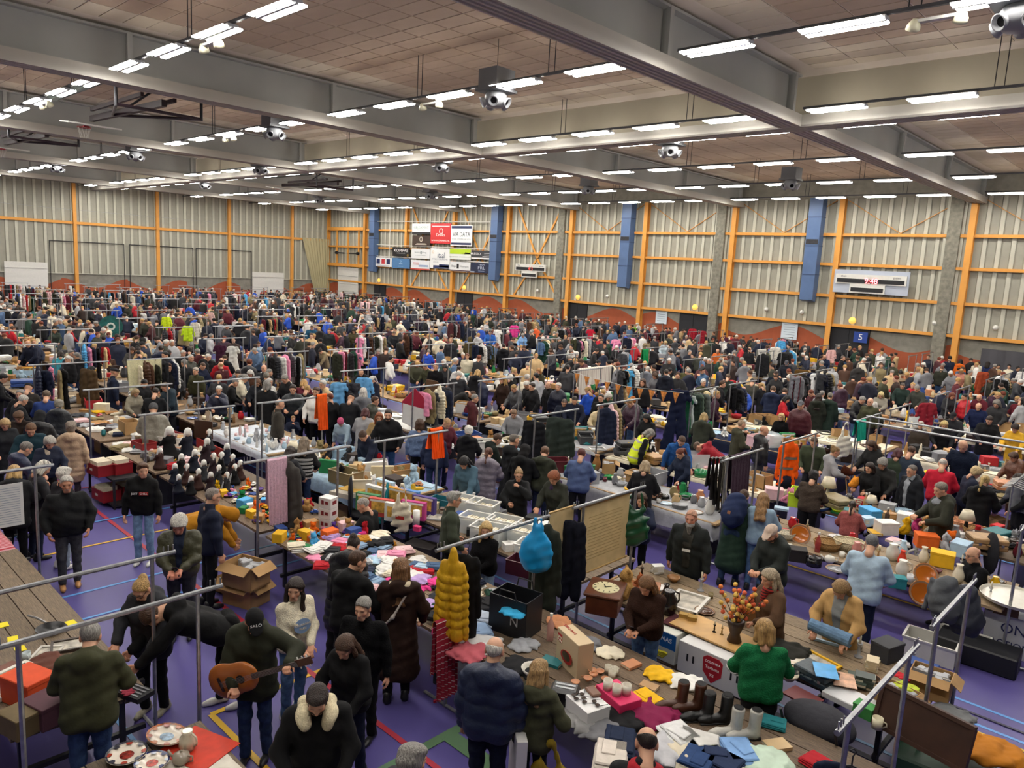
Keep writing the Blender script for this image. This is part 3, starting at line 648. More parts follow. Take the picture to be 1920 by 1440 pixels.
# ------------------------------------------------------------------ smooth bodies from tapered capsules
def surface_nets(D, org, h):
 """quads of the zero level of D (negative inside)"""
 neg = D < 0
 s = neg[:-1, :-1, :-1].astype(np.int8)
 cnt = np.zeros_like(s)
 for a in (0, 1):
  for b_ in (0, 1):
   for c in (0, 1): cnt = cnt + neg[a:D.shape[0] - 1 + a, b_:D.shape[1] - 1 + b_, c:D.shape[2] - 1 + c]
 act = (cnt > 0) & (cnt < 8)
 I, J, K = np.nonzero(act)
 if len(I) == 0: return np.zeros((0, 3)), np.zeros((0, 4), int)
 idx = -np.ones(act.shape, dtype=np.int32); idx[I, J, K] = np.arange(len(I))
 acc = np.zeros((len(I), 3)); num = np.zeros(len(I))
 corners = [(a, b_, c) for a in (0, 1) for b_ in (0, 1) for c in (0, 1)]
 for p in corners:
  for ax in range(3):
   if p[ax]: continue
   q = list(p); q[ax] = 1
   d0 = D[I + p[0], J + p[1], K + p[2]]; d1 = D[I + q[0], J + q[1], K + q[2]]
   m = (d0 < 0) != (d1 < 0)
   t = np.where(m, d0 / np.where(m, d0 - d1, 1), 0)
   for k in range(3): acc[:, k] += np.where(m, p[k] + (t if k == ax else 0), 0)
   num += m
 V = acc / num[:, None] + np.stack([I, J, K], 1)
 V = np.asarray(org) + V * h
 Q = []
 for ax in range(3):
  u, w = (ax + 1) % 3, (ax + 2) % 3
  sl0 = [slice(None)] * 3; sl1 = [slice(None)] * 3
  sl0[ax] = slice(0, -1); sl1[ax] = slice(1, None)
  n0, n1 = neg[tuple(sl0)], neg[tuple(sl1)]
  cr = n0 != n1
  a = np.stack(np.nonzero(cr), 1)
  ok = (a[:, u] > 0) & (a[:, w] > 0) & (a[:, u] < D.shape[u] - 1) & (a[:, w] < D.shape[w] - 1)
  a = a[ok]
  flip = n0[tuple(a.T)]
  def cell(du, dw):
   c = a.copy(); c[:, u] += du; c[:, w] += dw
   return idx[tuple(c.T)]
  q = np.stack([cell(-1, -1), cell(0, -1), cell(0, 0), cell(-1, 0)], 1)
  q[~flip] = q[~flip][:, ::-1]
  Q.append(q)
 Q = np.concatenate(Q)
 return V, Q[(Q >= 0).all(1)]
def sdf(prims, vox, k=0.02, cuts=(), fold=0.0, fseed=0.0, subs=(), gid=None, ff=1.0):
 """prims: ('c', a, b, ra, rb[, ridge spacing, ridge depth]) or ('e', centre, radii[, matrix])"""
 lo = np.array([1e9] * 3); hi = -lo
 bb = []
 for p in prims:
  if p[0] == 'c':
   a, b_ = np.array(p[1], float), np.array(p[2], float); r = max(p[3], p[4])
   l_, h_ = np.minimum(a, b_) - r, np.maximum(a, b_) + r
  else:
   c, rr = np.array(p[1], float), np.array(p[2], float)
   e = rr if len(p) < 4 else np.full(3, rr.max())
   l_, h_ = c - e, c + e
  bb.append((l_, h_)); lo = np.minimum(lo, l_); hi = np.maximum(hi, h_)
 lo -= 2.5 * vox + fold; hi += 2.5 * vox + fold
 n = np.ceil((hi - lo) / vox).astype(int) + 1
 ng = max(gid) + 1 if gid else 1
 SS = [np.zeros(n, dtype=np.float32) for _ in range(ng)]
 ax = [lo[i] + vox * np.arange(n[i]) for i in range(3)]
 mar = 4 * k + 2 * vox
 for pi_, (p, (l_, h_)) in enumerate(zip(prims, bb)):
  S = SS[gid[pi_]] if gid else SS[0]
  i0 = np.maximum(0, np.floor((l_ - mar - lo) / vox).astype(int)); i1 = np.minimum(n, np.ceil((h_ + mar - lo) / vox).astype(int) + 1)
  X = ax[0][i0[0]:i1[0], None, None]; Y = ax[1][None, i0[1]:i1[1], None]; Z = ax[2][None, None, i0[2]:i1[2]]
  if p[0] == 'c':
   a, b_ = np.array(p[1], float), np.array(p[2], float); d = b_ - a; L2 = max(d @ d, 1e-9)
   t = np.clip(((X - a[0]) * d[0] + (Y - a[1]) * d[1] + (Z - a[2]) * d[2]) / L2, 0, 1)
   dd = np.sqrt((X - a[0] - t * d[0]) ** 2 + (Y - a[1] - t * d[1]) ** 2 + (Z - a[2] - t * d[2]) ** 2)
   r = p[3] + (p[4] - p[3]) * t
   if len(p) > 5 and p[5]:
    r = r - p[6] * (1 - np.sqrt(np.abs(np.sin(PI * t * math.sqrt(L2) / p[5]))))
   dd = dd - r
  else:
   c, rr = np.array(p[1], float), np.array(p[2], float)
   x, y, z = X - c[0], Y - c[1], Z - c[2]
   if len(p) > 3:
    m = np.array(p[3])
    x, y, z = m[0, 0] * x + m[1, 0] * y + m[2, 0] * z, m[0, 1] * x + m[1, 1] * y + m[2, 1] * z, m[0, 2] * x + m[1, 2] * y + m[2, 2] * z
   q = np.sqrt((x / rr[0]) ** 2 + (y / rr[1]) ** 2 + (z / rr[2]) ** 2)
   dd = (q - 1) * rr.min()
  S[i0[0]:i1[0], i0[1]:i1[1], i0[2]:i1[2]] += np.exp(np.clip(-dd / k, -30, 30))
 if ng > 1:
  kk = k * .28; E_ = 0
  for S in SS: E_ = E_ + np.minimum(S, 1e6) ** (k / kk)
  D = -kk * np.log(E_ + 1e-30)
  D = np.where(E_ < 1e-28, .3, D)
 else: D = -k * np.log(SS[0] + 1e-13)
 X = ax[0][:, None, None]; Y = ax[1][None, :, None]; Z = ax[2][None, None, :]
 if fold:
  X, Y, Z = X * ff, Y * ff, Z * ff
  D = D + fold * (np.sin(29 * Z + 9 * X + fseed) * np.sin(17 * X - 11 * Z + 7 * Y + 2 * fseed) + .6 * np.sin(47 * Z - 21 * X + 13 * Y + fseed))
  X, Y, Z = X / ff, Y / ff, Z / ff
 for (c, r) in subs:
  D = np.maximum(D, r - np.sqrt((X - c[0]) ** 2 + (Y - c[1]) ** 2 + (Z - c[2]) ** 2))
 for cf in cuts: D = np.maximum(D, cf(X, Y, Z))
 D[0], D[-1] = 1, 1; D[:, 0], D[:, -1] = 1, 1; D[:, :, 0], D[:, :, -1] = 1, 1
 return surface_nets(D, lo, vox)
def Rx(a): c, s = math.cos(a), math.sin(a); return np.array([[1, 0, 0], [0, c, -s], [0, s, c]])
def Rz(a): c, s = math.cos(a), math.sin(a); return np.array([[c, -s, 0], [s, c, 0], [0, 0, 1]])
def Ry(a): c, s = math.cos(a), math.sin(a); return np.array([[c, 0, s], [0, 1, 0], [-s, 0, c]])

# ---- heads (centre of the head is the origin, looking to +y) ; tint colours brows, eyes, lips
HEADS = {}
def head_geo(kind, vox):
 key = (kind, vox)
 if key in HEADS: return HEADS[key]
 jw = dict(m=1.0, f=.92, o=1.02)[kind]
 pr = [('e', (0, -.012, .035), (.076, .094, .086)), ('e', (0, .022, -.035), (.06 * jw, .07, .078)), ('c', (-.022 * jw, .062, -.092), (.022 * jw, .062, -.092), .024, .024),
     ('c', (0, .086, .012), (0, .106, -.026), .009, .0145), ('c', (-.04, .076, .03), (.04, .076, .03), .013, .013),
     ('e', (-.042 * jw, .058, -.022), (.022, .022, .024)), ('e', (.042 * jw, .058, -.022), (.022, .022, .024)),
     ('c', (-.018, .084, -.06), (.018, .084, -.06), .009, .009), ('e', (-.079, -.008, -.004), (.012, .022, .034)), ('e', (.079, -.008, -.004), (.012, .022, .034)),
     ('c', (0, -.02, -.06), (0, -.045, -.17), .054, .058)]
 V, Q = sdf(pr, vox, .007, subs=[((-.033, .104, .01), .018), ((.033, .104, .01), .018)])
 t = np.ones((len(V), 3))
 def paint(c, r, rgb, sc=(1, 1, 1)):
  d = np.sqrt((((V - np.array(c)) / np.array(sc)) ** 2).sum(1)); m = np.clip((r - d) / (r * .35), 0, 1)[:, None]
  t[:] = t * (1 - m) + np.array(rgb) * m
 for s in (-1, 1):
  paint((s * .033, .085, .033), .008, (.32, .27, .25), (2.6, 3, .8))
  paint((s * .033, .085, .01), .0115, (.12, .11, .12), (1.25, 3, .7))
  paint((s * .05, .075, -.03), .03, (1.08, .88, .85))
  paint((s * .079, -.008, -.004), .03, (1.05, .86, .82))
 paint((0, .092, -.061), .009, (.86, .5, .5), (2.3, 3, .8))
 paint((0, .11, -.025), .016, (1.06, .86, .82))
 HEADS[key] = (V, Q, t)
 return HEADS[key]
HANDS = {}
def hand_geo(kind, vox):
 """left hand in its own frame: wrist at origin, fingers along +x, palm faces -z, thumb on +y"""
 key = (kind, vox)
 if key in HANDS: return HANDS[key]
 curl = dict(relax=(.35, .5, .4), grip=(1.0, 1.2, .7), flat=(.08, .12, .1))[kind]
 pr = [('c', (-.03, 0, 0), (.01, 0, 0), .024, .024)]
 for i, (oy, L) in enumerate(((.03, .07), (.01, .078), (-.01, .073), (-.029, .058))):
  kn = np.array((.088 - abs(i - 1) * .004, oy, 0)); pr.append(('c', (.005, oy * .55, 0), kn, .0155, .0125))
  a = 0; p = kn
  for sgm, cu in zip((.46, .32, .24), curl):
   a += cu; q = p + np.array((math.cos(a), oy * .9, -math.sin(a))) * L * sgm
   pr.append(('c', p, q, .0092, .0082)); p = q
 th = np.array((.028, .03, -.004)); q = th + np.array((.028, .026, -.012)); r_ = q + np.array((.026, .008, -.014 - .012 * (kind == 'grip')))
 pr += [('c', (.0, .012, 0), th, .016, .015), ('c', th, q, .0125, .011), ('c', q, r_, .0105, .0088)]
 V, Q = sdf(pr, vox, .0035 if vox < .008 else .006)
 HANDS[key] = (V, Q)
 return HANDS[key]

# ---- hair and hats in the head frame
HAIR = {}
def hair_mesh(style, vox):
 key = (style, vox)
 if key in HAIR: return HAIR[key]
 base = lambda g: ('e', (0, -.014, .036), (.076 + g, .095 + g, .087 + g))
 face = lambda th=.004: (lambda X, Y, Z: (.78 * Y - .62 * Z - th) + 0 * X)
 low = lambda z: (lambda X, Y, Z: (z - Z) + 0 * X + 0 * Y)
 k = .008; fold = .0045; cuts = []; mats = M_HAIR
 if style == 'short': pr = [base(.012)]; cuts = [face(), low(-.075)]
 elif style == 'crop': pr = [base(.006)]; cuts = [face(-.003), low(-.06)]
 elif style == 'quiff': pr = [base(.013), ('e', (0, .05, .115), (.055, .045, .03))]; cuts = [face(.012), low(-.075)]; fold = .005
 elif style == 'bald': pr = [base(.006)]; cuts = [face(-.03), low(-.07), lambda X, Y, Z: (Z - .045 + .25 * Y) + 0 * X]
 elif style == 'curly': pr = [base(.028), ('e', (0, -.05, .0), (.1, .085, .1))]; cuts = [face(.022), low(-.1)]; fold = .011
 elif style == 'bob':
  pr = [base(.016), ('c', (-.082, -.02, .02), (-.086, -.012, -.105), .032, .03), ('c', (.082, -.02, .02), (.086, -.012, -.105), .032, .03), ('c', (-.04, -.085, .0), (-.045, -.085, -.12), .045, .04), ('c', (.04, -.085, .0), (.045, -.085, -.12), .045, .04)]
  cuts = [lambda X, Y, Z: np.minimum(.78 * Y - .62 * Z - .018, .06 - np.abs(X)) if False else np.where(np.abs(X) < .068, .78 * Y - .62 * Z - .018, Y - .05)]; fold = .004
 elif style in ('long', 'longer'):
  e = -.26 if style == 'long' else -.36
  pr = [base(.016), ('c', (-.084, -.02, .02), (-.095, .03, e), .03, .026), ('c', (.084, -.02, .02), (.095, .03, e), .03, .026), ('c', (-.035, -.085, .0), (-.06, -.085, e - .04), .05, .042), ('c', (.035, -.085, .0), (.06, -.085, e - .04), .05, .042), ('c', (0, -.09, 0), (0, -.09, e - .02), .05, .04)]
  cuts = [lambda X, Y, Z: np.where(np.abs(X) < .068, .78 * Y - .62 * Z - .018 + np.where(Z < -.12, -.5, 0), Y - .07)]; fold = .006
 elif style == 'pony':
  pr = [base(.01), ('c', (0, -.11, .05), (0, -.16, -.02), .03, .035), ('c', (0, -.16, -.02), (0, -.14, -.28), .035, .015)]; cuts = [lambda X, Y, Z: np.where(Y > -.1, .78 * Y - .62 * Z - .01, -1) + 0 * X, lambda X, Y, Z: np.where(Y > -.1, -.07 - Z, -1) + 0 * X]
 elif style == 'bun':
  pr = [base(.01), ('e', (0, -.1, .09), (.045, .045, .045))]; cuts = [face(), low(-.075)]; fold = .004
 elif style == 'beanie': pr = [base(.02), ('e', (0, -.03, .08), (.085, .09, .075))]; cuts = [face(.03), low(-.02)]; mats = M_KNIT; fold = .003
 elif style == 'cap': pr = [base(.014), ('e', (0, .105, .062), (.07, .085, .01), Rx(-.28))]; cuts = [lambda X, Y, Z: .035 + .12 * np.maximum(0, -Y) - Z + 0 * X]; mats = M_FAB; fold = 0; k = .006
 elif style == 'hood': pr = [base(.035), ('c', (0, -.05, -.03), (0, -.03, -.16), .1, .11)]; cuts = [lambda X, Y, Z: .8 * Y - .3 * Z - .035 + 0 * X]; mats = M_FAB; fold = .006
 elif style == 'flat': pr = [base(.013), ('e', (0, .03, .075), (.098, .13, .035), Rx(-.2))]; cuts = [lambda X, Y, Z: .04 - Z + 0 * X + 0 * Y]; mats = M_FAB; fold = .002
 elif style == 'beard': pr = [('e', (0, .035, -.085), (.064, .066, .06)), ('c', (0, .07, -.1), (0, .075, -.22), .05, .02)]; cuts = [lambda X, Y, Z: (Z + .052 - .9 * np.abs(X)) + 0 * Y]; fold = .005
 elif style == 'moustache': pr = [('c', (-.03, .082, -.055), (0, .096, -.046), .008, .01), ('c', (.03, .082, -.055), (0, .096, -.046), .008, .01)]; fold = 0; k = .004
 elif style == 'stubble': pr = [('e', (0, .026, -.06), (.066 , .072, .062))]; cuts = [lambda X, Y, Z: (Z + .05 - .7 * np.abs(X)) + 0 * Y]; fold = .001
 elif style == 'scarf': pr = [('e', (0, -.005, -.165), (.1, .1, .045)), ('e', (0, .03, -.2), (.09, .09, .04)), ('c', (.04, .1, -.2), (.06, .13, -.42), .045, .04)]; mats = M_KNIT; fold = .007; k = .012
 else: raise KeyError(style)
 V, Q = sdf(pr, vox, k, cuts, fold)
 me = np_mesh(style + '_hair' if mats is M_HAIR else style, V, Q, mats)
 HAIR[key] = me
 return me

# ---- posed clothed figure
def ik(a, h, l1, l2, hint):
 a, h, hint = np.array(a, float), np.array(h, float), np.array(hint, float)
 d = h - a; L = np.linalg.norm(d)
 if L > (l1 + l2) * .995: h = a + d / L * (l1 + l2) * .995; d = h - a; L = np.linalg.norm(d)
 u = d / L; x = (l1 * l1 - l2 * l2 + L * L) / (2 * L); y = math.sqrt(max(0, l1 * l1 - x * x))
 w = hint - u * (hint @ u); w /= max(np.linalg.norm(w), 1e-6)
 return a + u * x + w * y, h
POSES = {   # lean, head pitch, head yaw, left hand, right hand (relative to the upright frame; None = hanging), stride, hand kind
 'stand': (2, 8, 0, None, None, .0, 'relax'),
 'walk': (3, 5, 0, (-.31, .14, .86), (.31, -.1, .86), .2, 'relax'),
 'pockets': (2, 6, 0, (-.26, .16, .95), (.26, .16, .95), .05, 'relax'),
 'look': (7, 30, 0, (-.2, .3, 1.0), (.2, .3, 1.02), .04, 'relax'),
 'lookl': (5, 15, 40, (-.3, .1, .86), (.22, .26, .98), .03, 'relax'),
 'lookr': (5, 15, -40, (-.22, .26, .98), (.3, .1, .86), .03, 'relax'),
 'phone': (4, 32, 0, (-.05, .33, 1.08), (.06, .34, 1.07), .03, 'grip'),
 'clasp': (3, 10, -35, (-.05, .27, 1.02), (.05, .27, 1.0), .04, 'relax'),
 'hold': (4, 15, 0, (-.14, .32, 1.1), (.16, .32, 1.12), .02, 'grip'),
 'reach': (22, 30, 0, (-.2, .5, .92), (.3, .05, .86), .1, 'flat'),
 'reach2': (26, 32, 10, (-.2, .52, .9), (.2, .52, .9), .1, 'flat'),
 'bend': (58, 35, 0, (-.14, .78, .78), (.16, .8, .8), .12, 'grip'),
 'bend2': (72, 30, 0, (-.15, .8, .5), (.15, .82, .48), .1, 'grip'),
 'mouth': (3, 12, 10, (-.05, .2, 1.42), (.14, .25, 1.08), .02, 'grip'),
 'guitar': (5, 32, 25, (-.44, .34, 1.3), (.1, .3, 1.02), .05, 'grip'),
 'carry': (2, 12, 0, (-.27, .05, .82), (.28, .1, .76), .02, 'grip'),
 'bag': (3, 16, 0, (-.25, .1, .84), (.2, .2, 1.08), .0, 'grip'),
 'sit': (6, 10, 0, (-.2, .34, .98), (.2, .3, 1.0), .0, 'relax'),
 'sitphone': (8, 18, 20, (-.12, .3, 1.2), (.2, .3, 1.0), .0, 'grip'),
}
def figure(pose, style, sex, girth, vox, seed=0, hvox=.009, look=None):
 """returns dict of part meshes and the head matrix, for a 1.75 m figure standing on z=0 and facing +y"""
 lean, hp, hy, LH, RH, stride, hk = POSES[pose]
 if look: hp, hy = look
 g = girth; sw = (.185 if sex == 'm' else .165) * (.6 + .4 * g)
 sit = pose.startswith('sit')
 hipz = .5 if sit else .93
 piv = np.array([0, 0, hipz]); dz = hipz - .93
 T = Rx(-math.radians(lean))
 up = lambda p: piv + T @ (np.array(p, float) + np.array([0, 0, dz]) - piv)
 nk, hc0 = up((0, -.01, 1.475)), up((0, .015, 1.635))
 HR = Rz(math.radians(hy)) @ T if False else T @ Rz(math.radians(hy)) @ Rx(-math.radians(hp))
 hc = nk + T @ np.array([0, .0, .05]) + HR @ np.array([0, .03, .115])
 sh = {-1: up((-sw, -.01, 1.425)), 1: up((sw, -.01, 1.425))}
 hands = {}; elbows = {}
 for s, H in ((-1, LH), (1, RH)):
  t = np.array(H, float) if H is not None else np.array([s * (.25 + .05 * (g - 1)), .04, .80])
  if sit and H is not None: t = t + np.array([0, 0, dz])
  elif H is None: t = sh[s] + np.array([s * (.1 + .06 * (g - 1)), .05, -.56])
  if H is not None and abs(lean) < 15: t = t + (up((0, 0, 1.2)) - np.array([0, 0, 1.2 + dz])) * .8
  e, h_ = ik(sh[s], t, .295, .26, np.array([s * .8, -.7, -.3]))
  elbows[s] = e; hands[s] = h_
 # ---- legs
 hips = {s: np.array([s * .09 * (.7 + .3 * g), 0, hipz]) for s in (-1, 1)}
 if sit: knees = {s: np.array([s * .13, .44, .5]) for s in (-1, 1)}; ank = {s: np.array([s * .13, .4, .09]) for s in (-1, 1)}
 else:
  ank = {s: np.array([s * .1, s * stride * .8 - .03 - (0.12 if lean > 40 else 0), .085]) for s in (-1, 1)}
  if lean > 40:
   hips = {s: hips[s] + np.array([0, -.14, 0]) for s in (-1, 1)}
  knees = {s: (hips[s] + ank[s]) / 2 + np.array([0, .02 + .02 * abs(stride), .02]) for s in (-1, 1)}
 tr = [('c', hips[-1] * .8 + hipz * np.array([0, 0, .2]) + [0, 0, .05], hips[1] * .8 + hipz * np.array([0, 0, .2]) + [0, 0, .05], .09 * g, .09 * g)]
 wid = 1.25 if style.get('wide') else 1.0
 for s in (-1, 1):
  tr += [('c', hips[s] + [0, 0, -.02], knees[s], .088 * g, .066 * wid), ('c', knees[s], ank[s] + [0, 0, .0], .066 * wid, .056 * wid)]
 out = {}
 V, Q = sdf(tr, vox * 1.25, .013, cuts=[lambda X, Y, Z: .055 - Z + 0 * X + 0 * Y], fold=.0045, fseed=seed)
 out['trousers'] = (V, Q)
 # ---- coat / top
 pf = style.get('puff', 0); inf = style.get('inf', .012); hem = style.get('hem', .82); A = 1.0
 rdg = (style.get('ridge', .11), .021) if pf else (0, 0)
 if sit: hem = hipz - .05
 else: hem = hem
 hemp = lambda x: (np.array([x, (-.14 if lean > 40 else -.0), hem + .1]) if hem < .8 and lean > 15 else up((x, -.0, hem + .1)))
 tx = .078 * (.45 + .55 * g); rr = .108 * (.35 + .65 * g)
 ct = []; gd = []
 hem_flare = style.get('flare', .02)
 for s in (-1, 1):
  ct += [('c', hemp(s * tx * 1.05) if not sit else up((s * tx, 0, .93 + .1)), up((s * tx, .005, 1.08)), rr + inf + hem_flare, rr + inf + (.0 if sex == 'm' else -.01), *rdg),
      ('c', up((s * tx, .005, 1.08)), up((s * tx * 1.15, .01, 1.3)), rr + inf, (.112 if sex == 'm' else .108) * (.5 + .5 * g) + inf, *rdg),
      ('c', up((s * tx * 1.1, .0, 1.3)), up((s * sw * .78, -.012, 1.405)), .105 * (.5 + .5 * g) + inf, .068 + inf),
      ('c', sh[s] + [0, 0, -.01], elbows[s], .06 * (.6 + .4 * g) + inf, .05 + inf, *rdg), ('c', elbows[s], elbows[s] + (hands[s] - elbows[s]) * .93, .05 + inf, .038 + inf, *rdg)]
  gd += [0, 0, 0, 1 if s < 0 else 2, 1 if s < 0 else 2]
 if sex == 'f': ct += [('e', up((-.065, .1, 1.255)), (.07, .06, .07)), ('e', up((.065, .1, 1.255)), (.07, .06, .07))]
 if g > 1.15: ct += [('e', up((0, .07, 1.1)), (.16 * g, .12 * g, .17))]
 if style.get('collar', 1): ct += [('c', nk + [0, 0, -.03], nk + T @ np.array([0, .0, .02]), .078, .066 + .01 * style.get('collar', 1))]
 if style.get('hood'): ct += [('e', nk + T @ np.array([0, -.1, -.03]), (.125, .075, .1)), ('c', nk + T @ np.array([-.09, -.02, -.0]), nk + T @ np.array([.09, -.02, -.0]), .045, .045)]
 zc = hem + .02
 cuts = []
 if not sit and lean < 15: cuts = [lambda X, Y, Z: (hem - Z) + 0 * X + 0 * Y]
 if style.get('skirt'):
  pass
 gd += [0] * (len(ct) - len(gd))
 V, Q = sdf(ct, vox, .02, cuts=cuts, fold=0.0035 if pf else .0055, fseed=seed + 1, gid=gd)
 out['torso'] = [p for p, q in zip(ct, gd) if q == 0]
 out['coat'] = (V, Q)
 # ---- body: head, neck, hands and the figure under the clothes, one mesh
 hv, hq, ht = head_geo('f' if sex == 'f' else 'm', hvox)
 HM = np.eye(4); HM[:3, :3] = HR; HM[:3, 3] = hc
 parts = [(hv @ HR.T + hc, hq, ht)]
 bp = [('c', nk + [0, 0, -.05], hc + HR @ np.array([0, -.03, -.08]), .05, .05)]
 for s in (-1, 1):
  bp += [('c', up((s * .05, 0, 1.0)), up((s * .06, 0, 1.32)), .07, .065), ('c', sh[s] * .9 + nk * .1, elbows[s], .045, .038), ('c', elbows[s], hands[s], .036, .026),
      ('c', hips[s], knees[s], .07, .048), ('c', knees[s], ank[s], .048, .035)]
 bv, bq = sdf(bp, max(.038, vox * 1.4), .02)
 parts.append((bv, bq, np.ones((len(bv), 3))))
 hvx = .0068 if hvox < .009 else (.01 if hvox < .013 else .016)
 gv, gq = hand_geo(hk, hvx)
 for s in (-1, 1):
  x = hands[s] - elbows[s]; x = x / np.linalg.norm(x)
  if hk in ('flat',): x = x * .5 + np.array([0, .5, -.35]); x /= np.linalg.norm(x)
  inn = np.array([-s, 0, 0.]); z = -(inn - x * (inn @ x))
  if pose in ('phone', 'hold', 'clasp', 'guitar', 'look', 'sit'): z = np.array([-s * -.3, .0, -1.0]) * -1; z = z - x * (z @ x)
  if hk == 'flat': z = np.array([0, 0, 1.]); z = z - x * (z @ x)
  z /= max(np.linalg.norm(z), 1e-6); y = np.cross(z, x)
  # keep the thumb towards the front / inside
  pref = np.array([0, .6, .8]) if hk != 'flat' else np.array([-s, 0, 0])
  mir = 1.0 if y @ pref > 0 else -1.0
  B = np.stack([x, y * mir, z], 1)
  wv = (gv @ B.T) + hands[s]
  q = gq if mir > 0 else gq[:, ::-1]
  parts.append((wv, q, np.tile([1.02, .93, .9], (len(wv), 1))))
 Vs, Qs, Ts, o = [], [], [], 0
 for v, q, t in parts: Vs.append(v); Qs.append(q + o); Ts.append(t); o += len(v)
 out['body'] = (np.concatenate(Vs), np.concatenate(Qs), np.concatenate(Ts))
 out['head'] = HM; out['hands'] = hands; out['elbows'] = elbows; out['ank'] = ank; out['nk'] = nk; out['T'] = T; out['up'] = up; out['sh'] = sh
 top = hc + HR @ np.array([0, -.01, .125])
 out['top'] = top
 return out
sv, sq = sdf([('c', (0, -.05, .04), (0, .1, .03), .042, .034), ('c', (0, .1, .03), (0, .17, .026), .036, .028), ('c', (0, -.05, .05), (0, -.035, .1), .04, .046)], .012, .012, cuts=[lambda X, Y, Z: .0 - Z + 0 * X + 0 * Y])
SHOE = np_mesh('shoe', sv, sq, M_LEATH)
b = MB()
for s in (-1, 1):
 b.path([(s * .034 + .025 * math.cos(t), .099, .008 + .02 * math.sin(t)) for t in np.linspace(0, 2 * PI, 11)], .0032, 4); b.tube((s * .06, .096, .012), (s * .08, -.005, .014), .003, 4)
b.tube((-.01, .102, .012), (.01, .102, .012), .003, 4)
GLASSES = b.mesh('glasses', M_BLACK)
STYLES = dict(
 jacket=dict(inf=.016, hem=.84, hood=0), hoodjacket=dict(inf=.018, hem=.82, hood=1), parka=dict(inf=.022, hem=.72, hood=1), coat=dict(inf=.018, hem=.55, flare=.03),
 longcoat=dict(inf=.02, hem=.3, flare=.06, hood=1), puffer=dict(inf=.03, hem=.83, puff=1, hood=1), longpuff=dict(inf=.03, hem=.5, puff=1, hood=1, flare=.02),
 sweater=dict(inf=.01, hem=.88, collar=.2, flare=.012), hoodie=dict(inf=.014, hem=.86, hood=1, flare=.01), shirt=dict(inf=.012, hem=.8, collar=.3, flare=.022), vest=dict(inf=.02, hem=.86, puff=1, ridge=.12))
FIGS = {}
def get_fig(pose, style, sex, girth, tier, seed, look):
 vox = (.0155, .025, .038)[tier]; hvox = (.0082, .0125, .02)[tier]
 key = (pose, style, sex, girth, tier, look, seed if tier == 0 else 0)
 if key not in FIGS:
  f = figure(pose, STYLES[style], sex, girth, vox, seed, hvox, look)
  m = {}
  fm = {'puffer': M_PUFF, 'longpuff': M_PUFF, 'vest': M_PUFF, 'sweater': M_KNIT}.get(style, M_FAB)
  m['body'] = np_mesh('person_body', f['body'][0], f['body'][1], M_SKIN, tint=f['body'][2])
  m['coat'] = np_mesh(style, *f['coat'], fm)
  m['trousers'] = np_mesh('trousers', *f['trousers'], M_DENIM)
  FIGS[key] = (f, m)
 return FIGS[key]
GARMENT_NAME = dict(jacket='jacket', hoodjacket='hooded_jacket', parka='parka', coat='coat', longcoat='long_coat', puffer='puffer_jacket', longpuff='puffer_coat', sweater='sweater', hoodie='hoodie', shirt='shirt', vest='vest')
PEOPLE = []
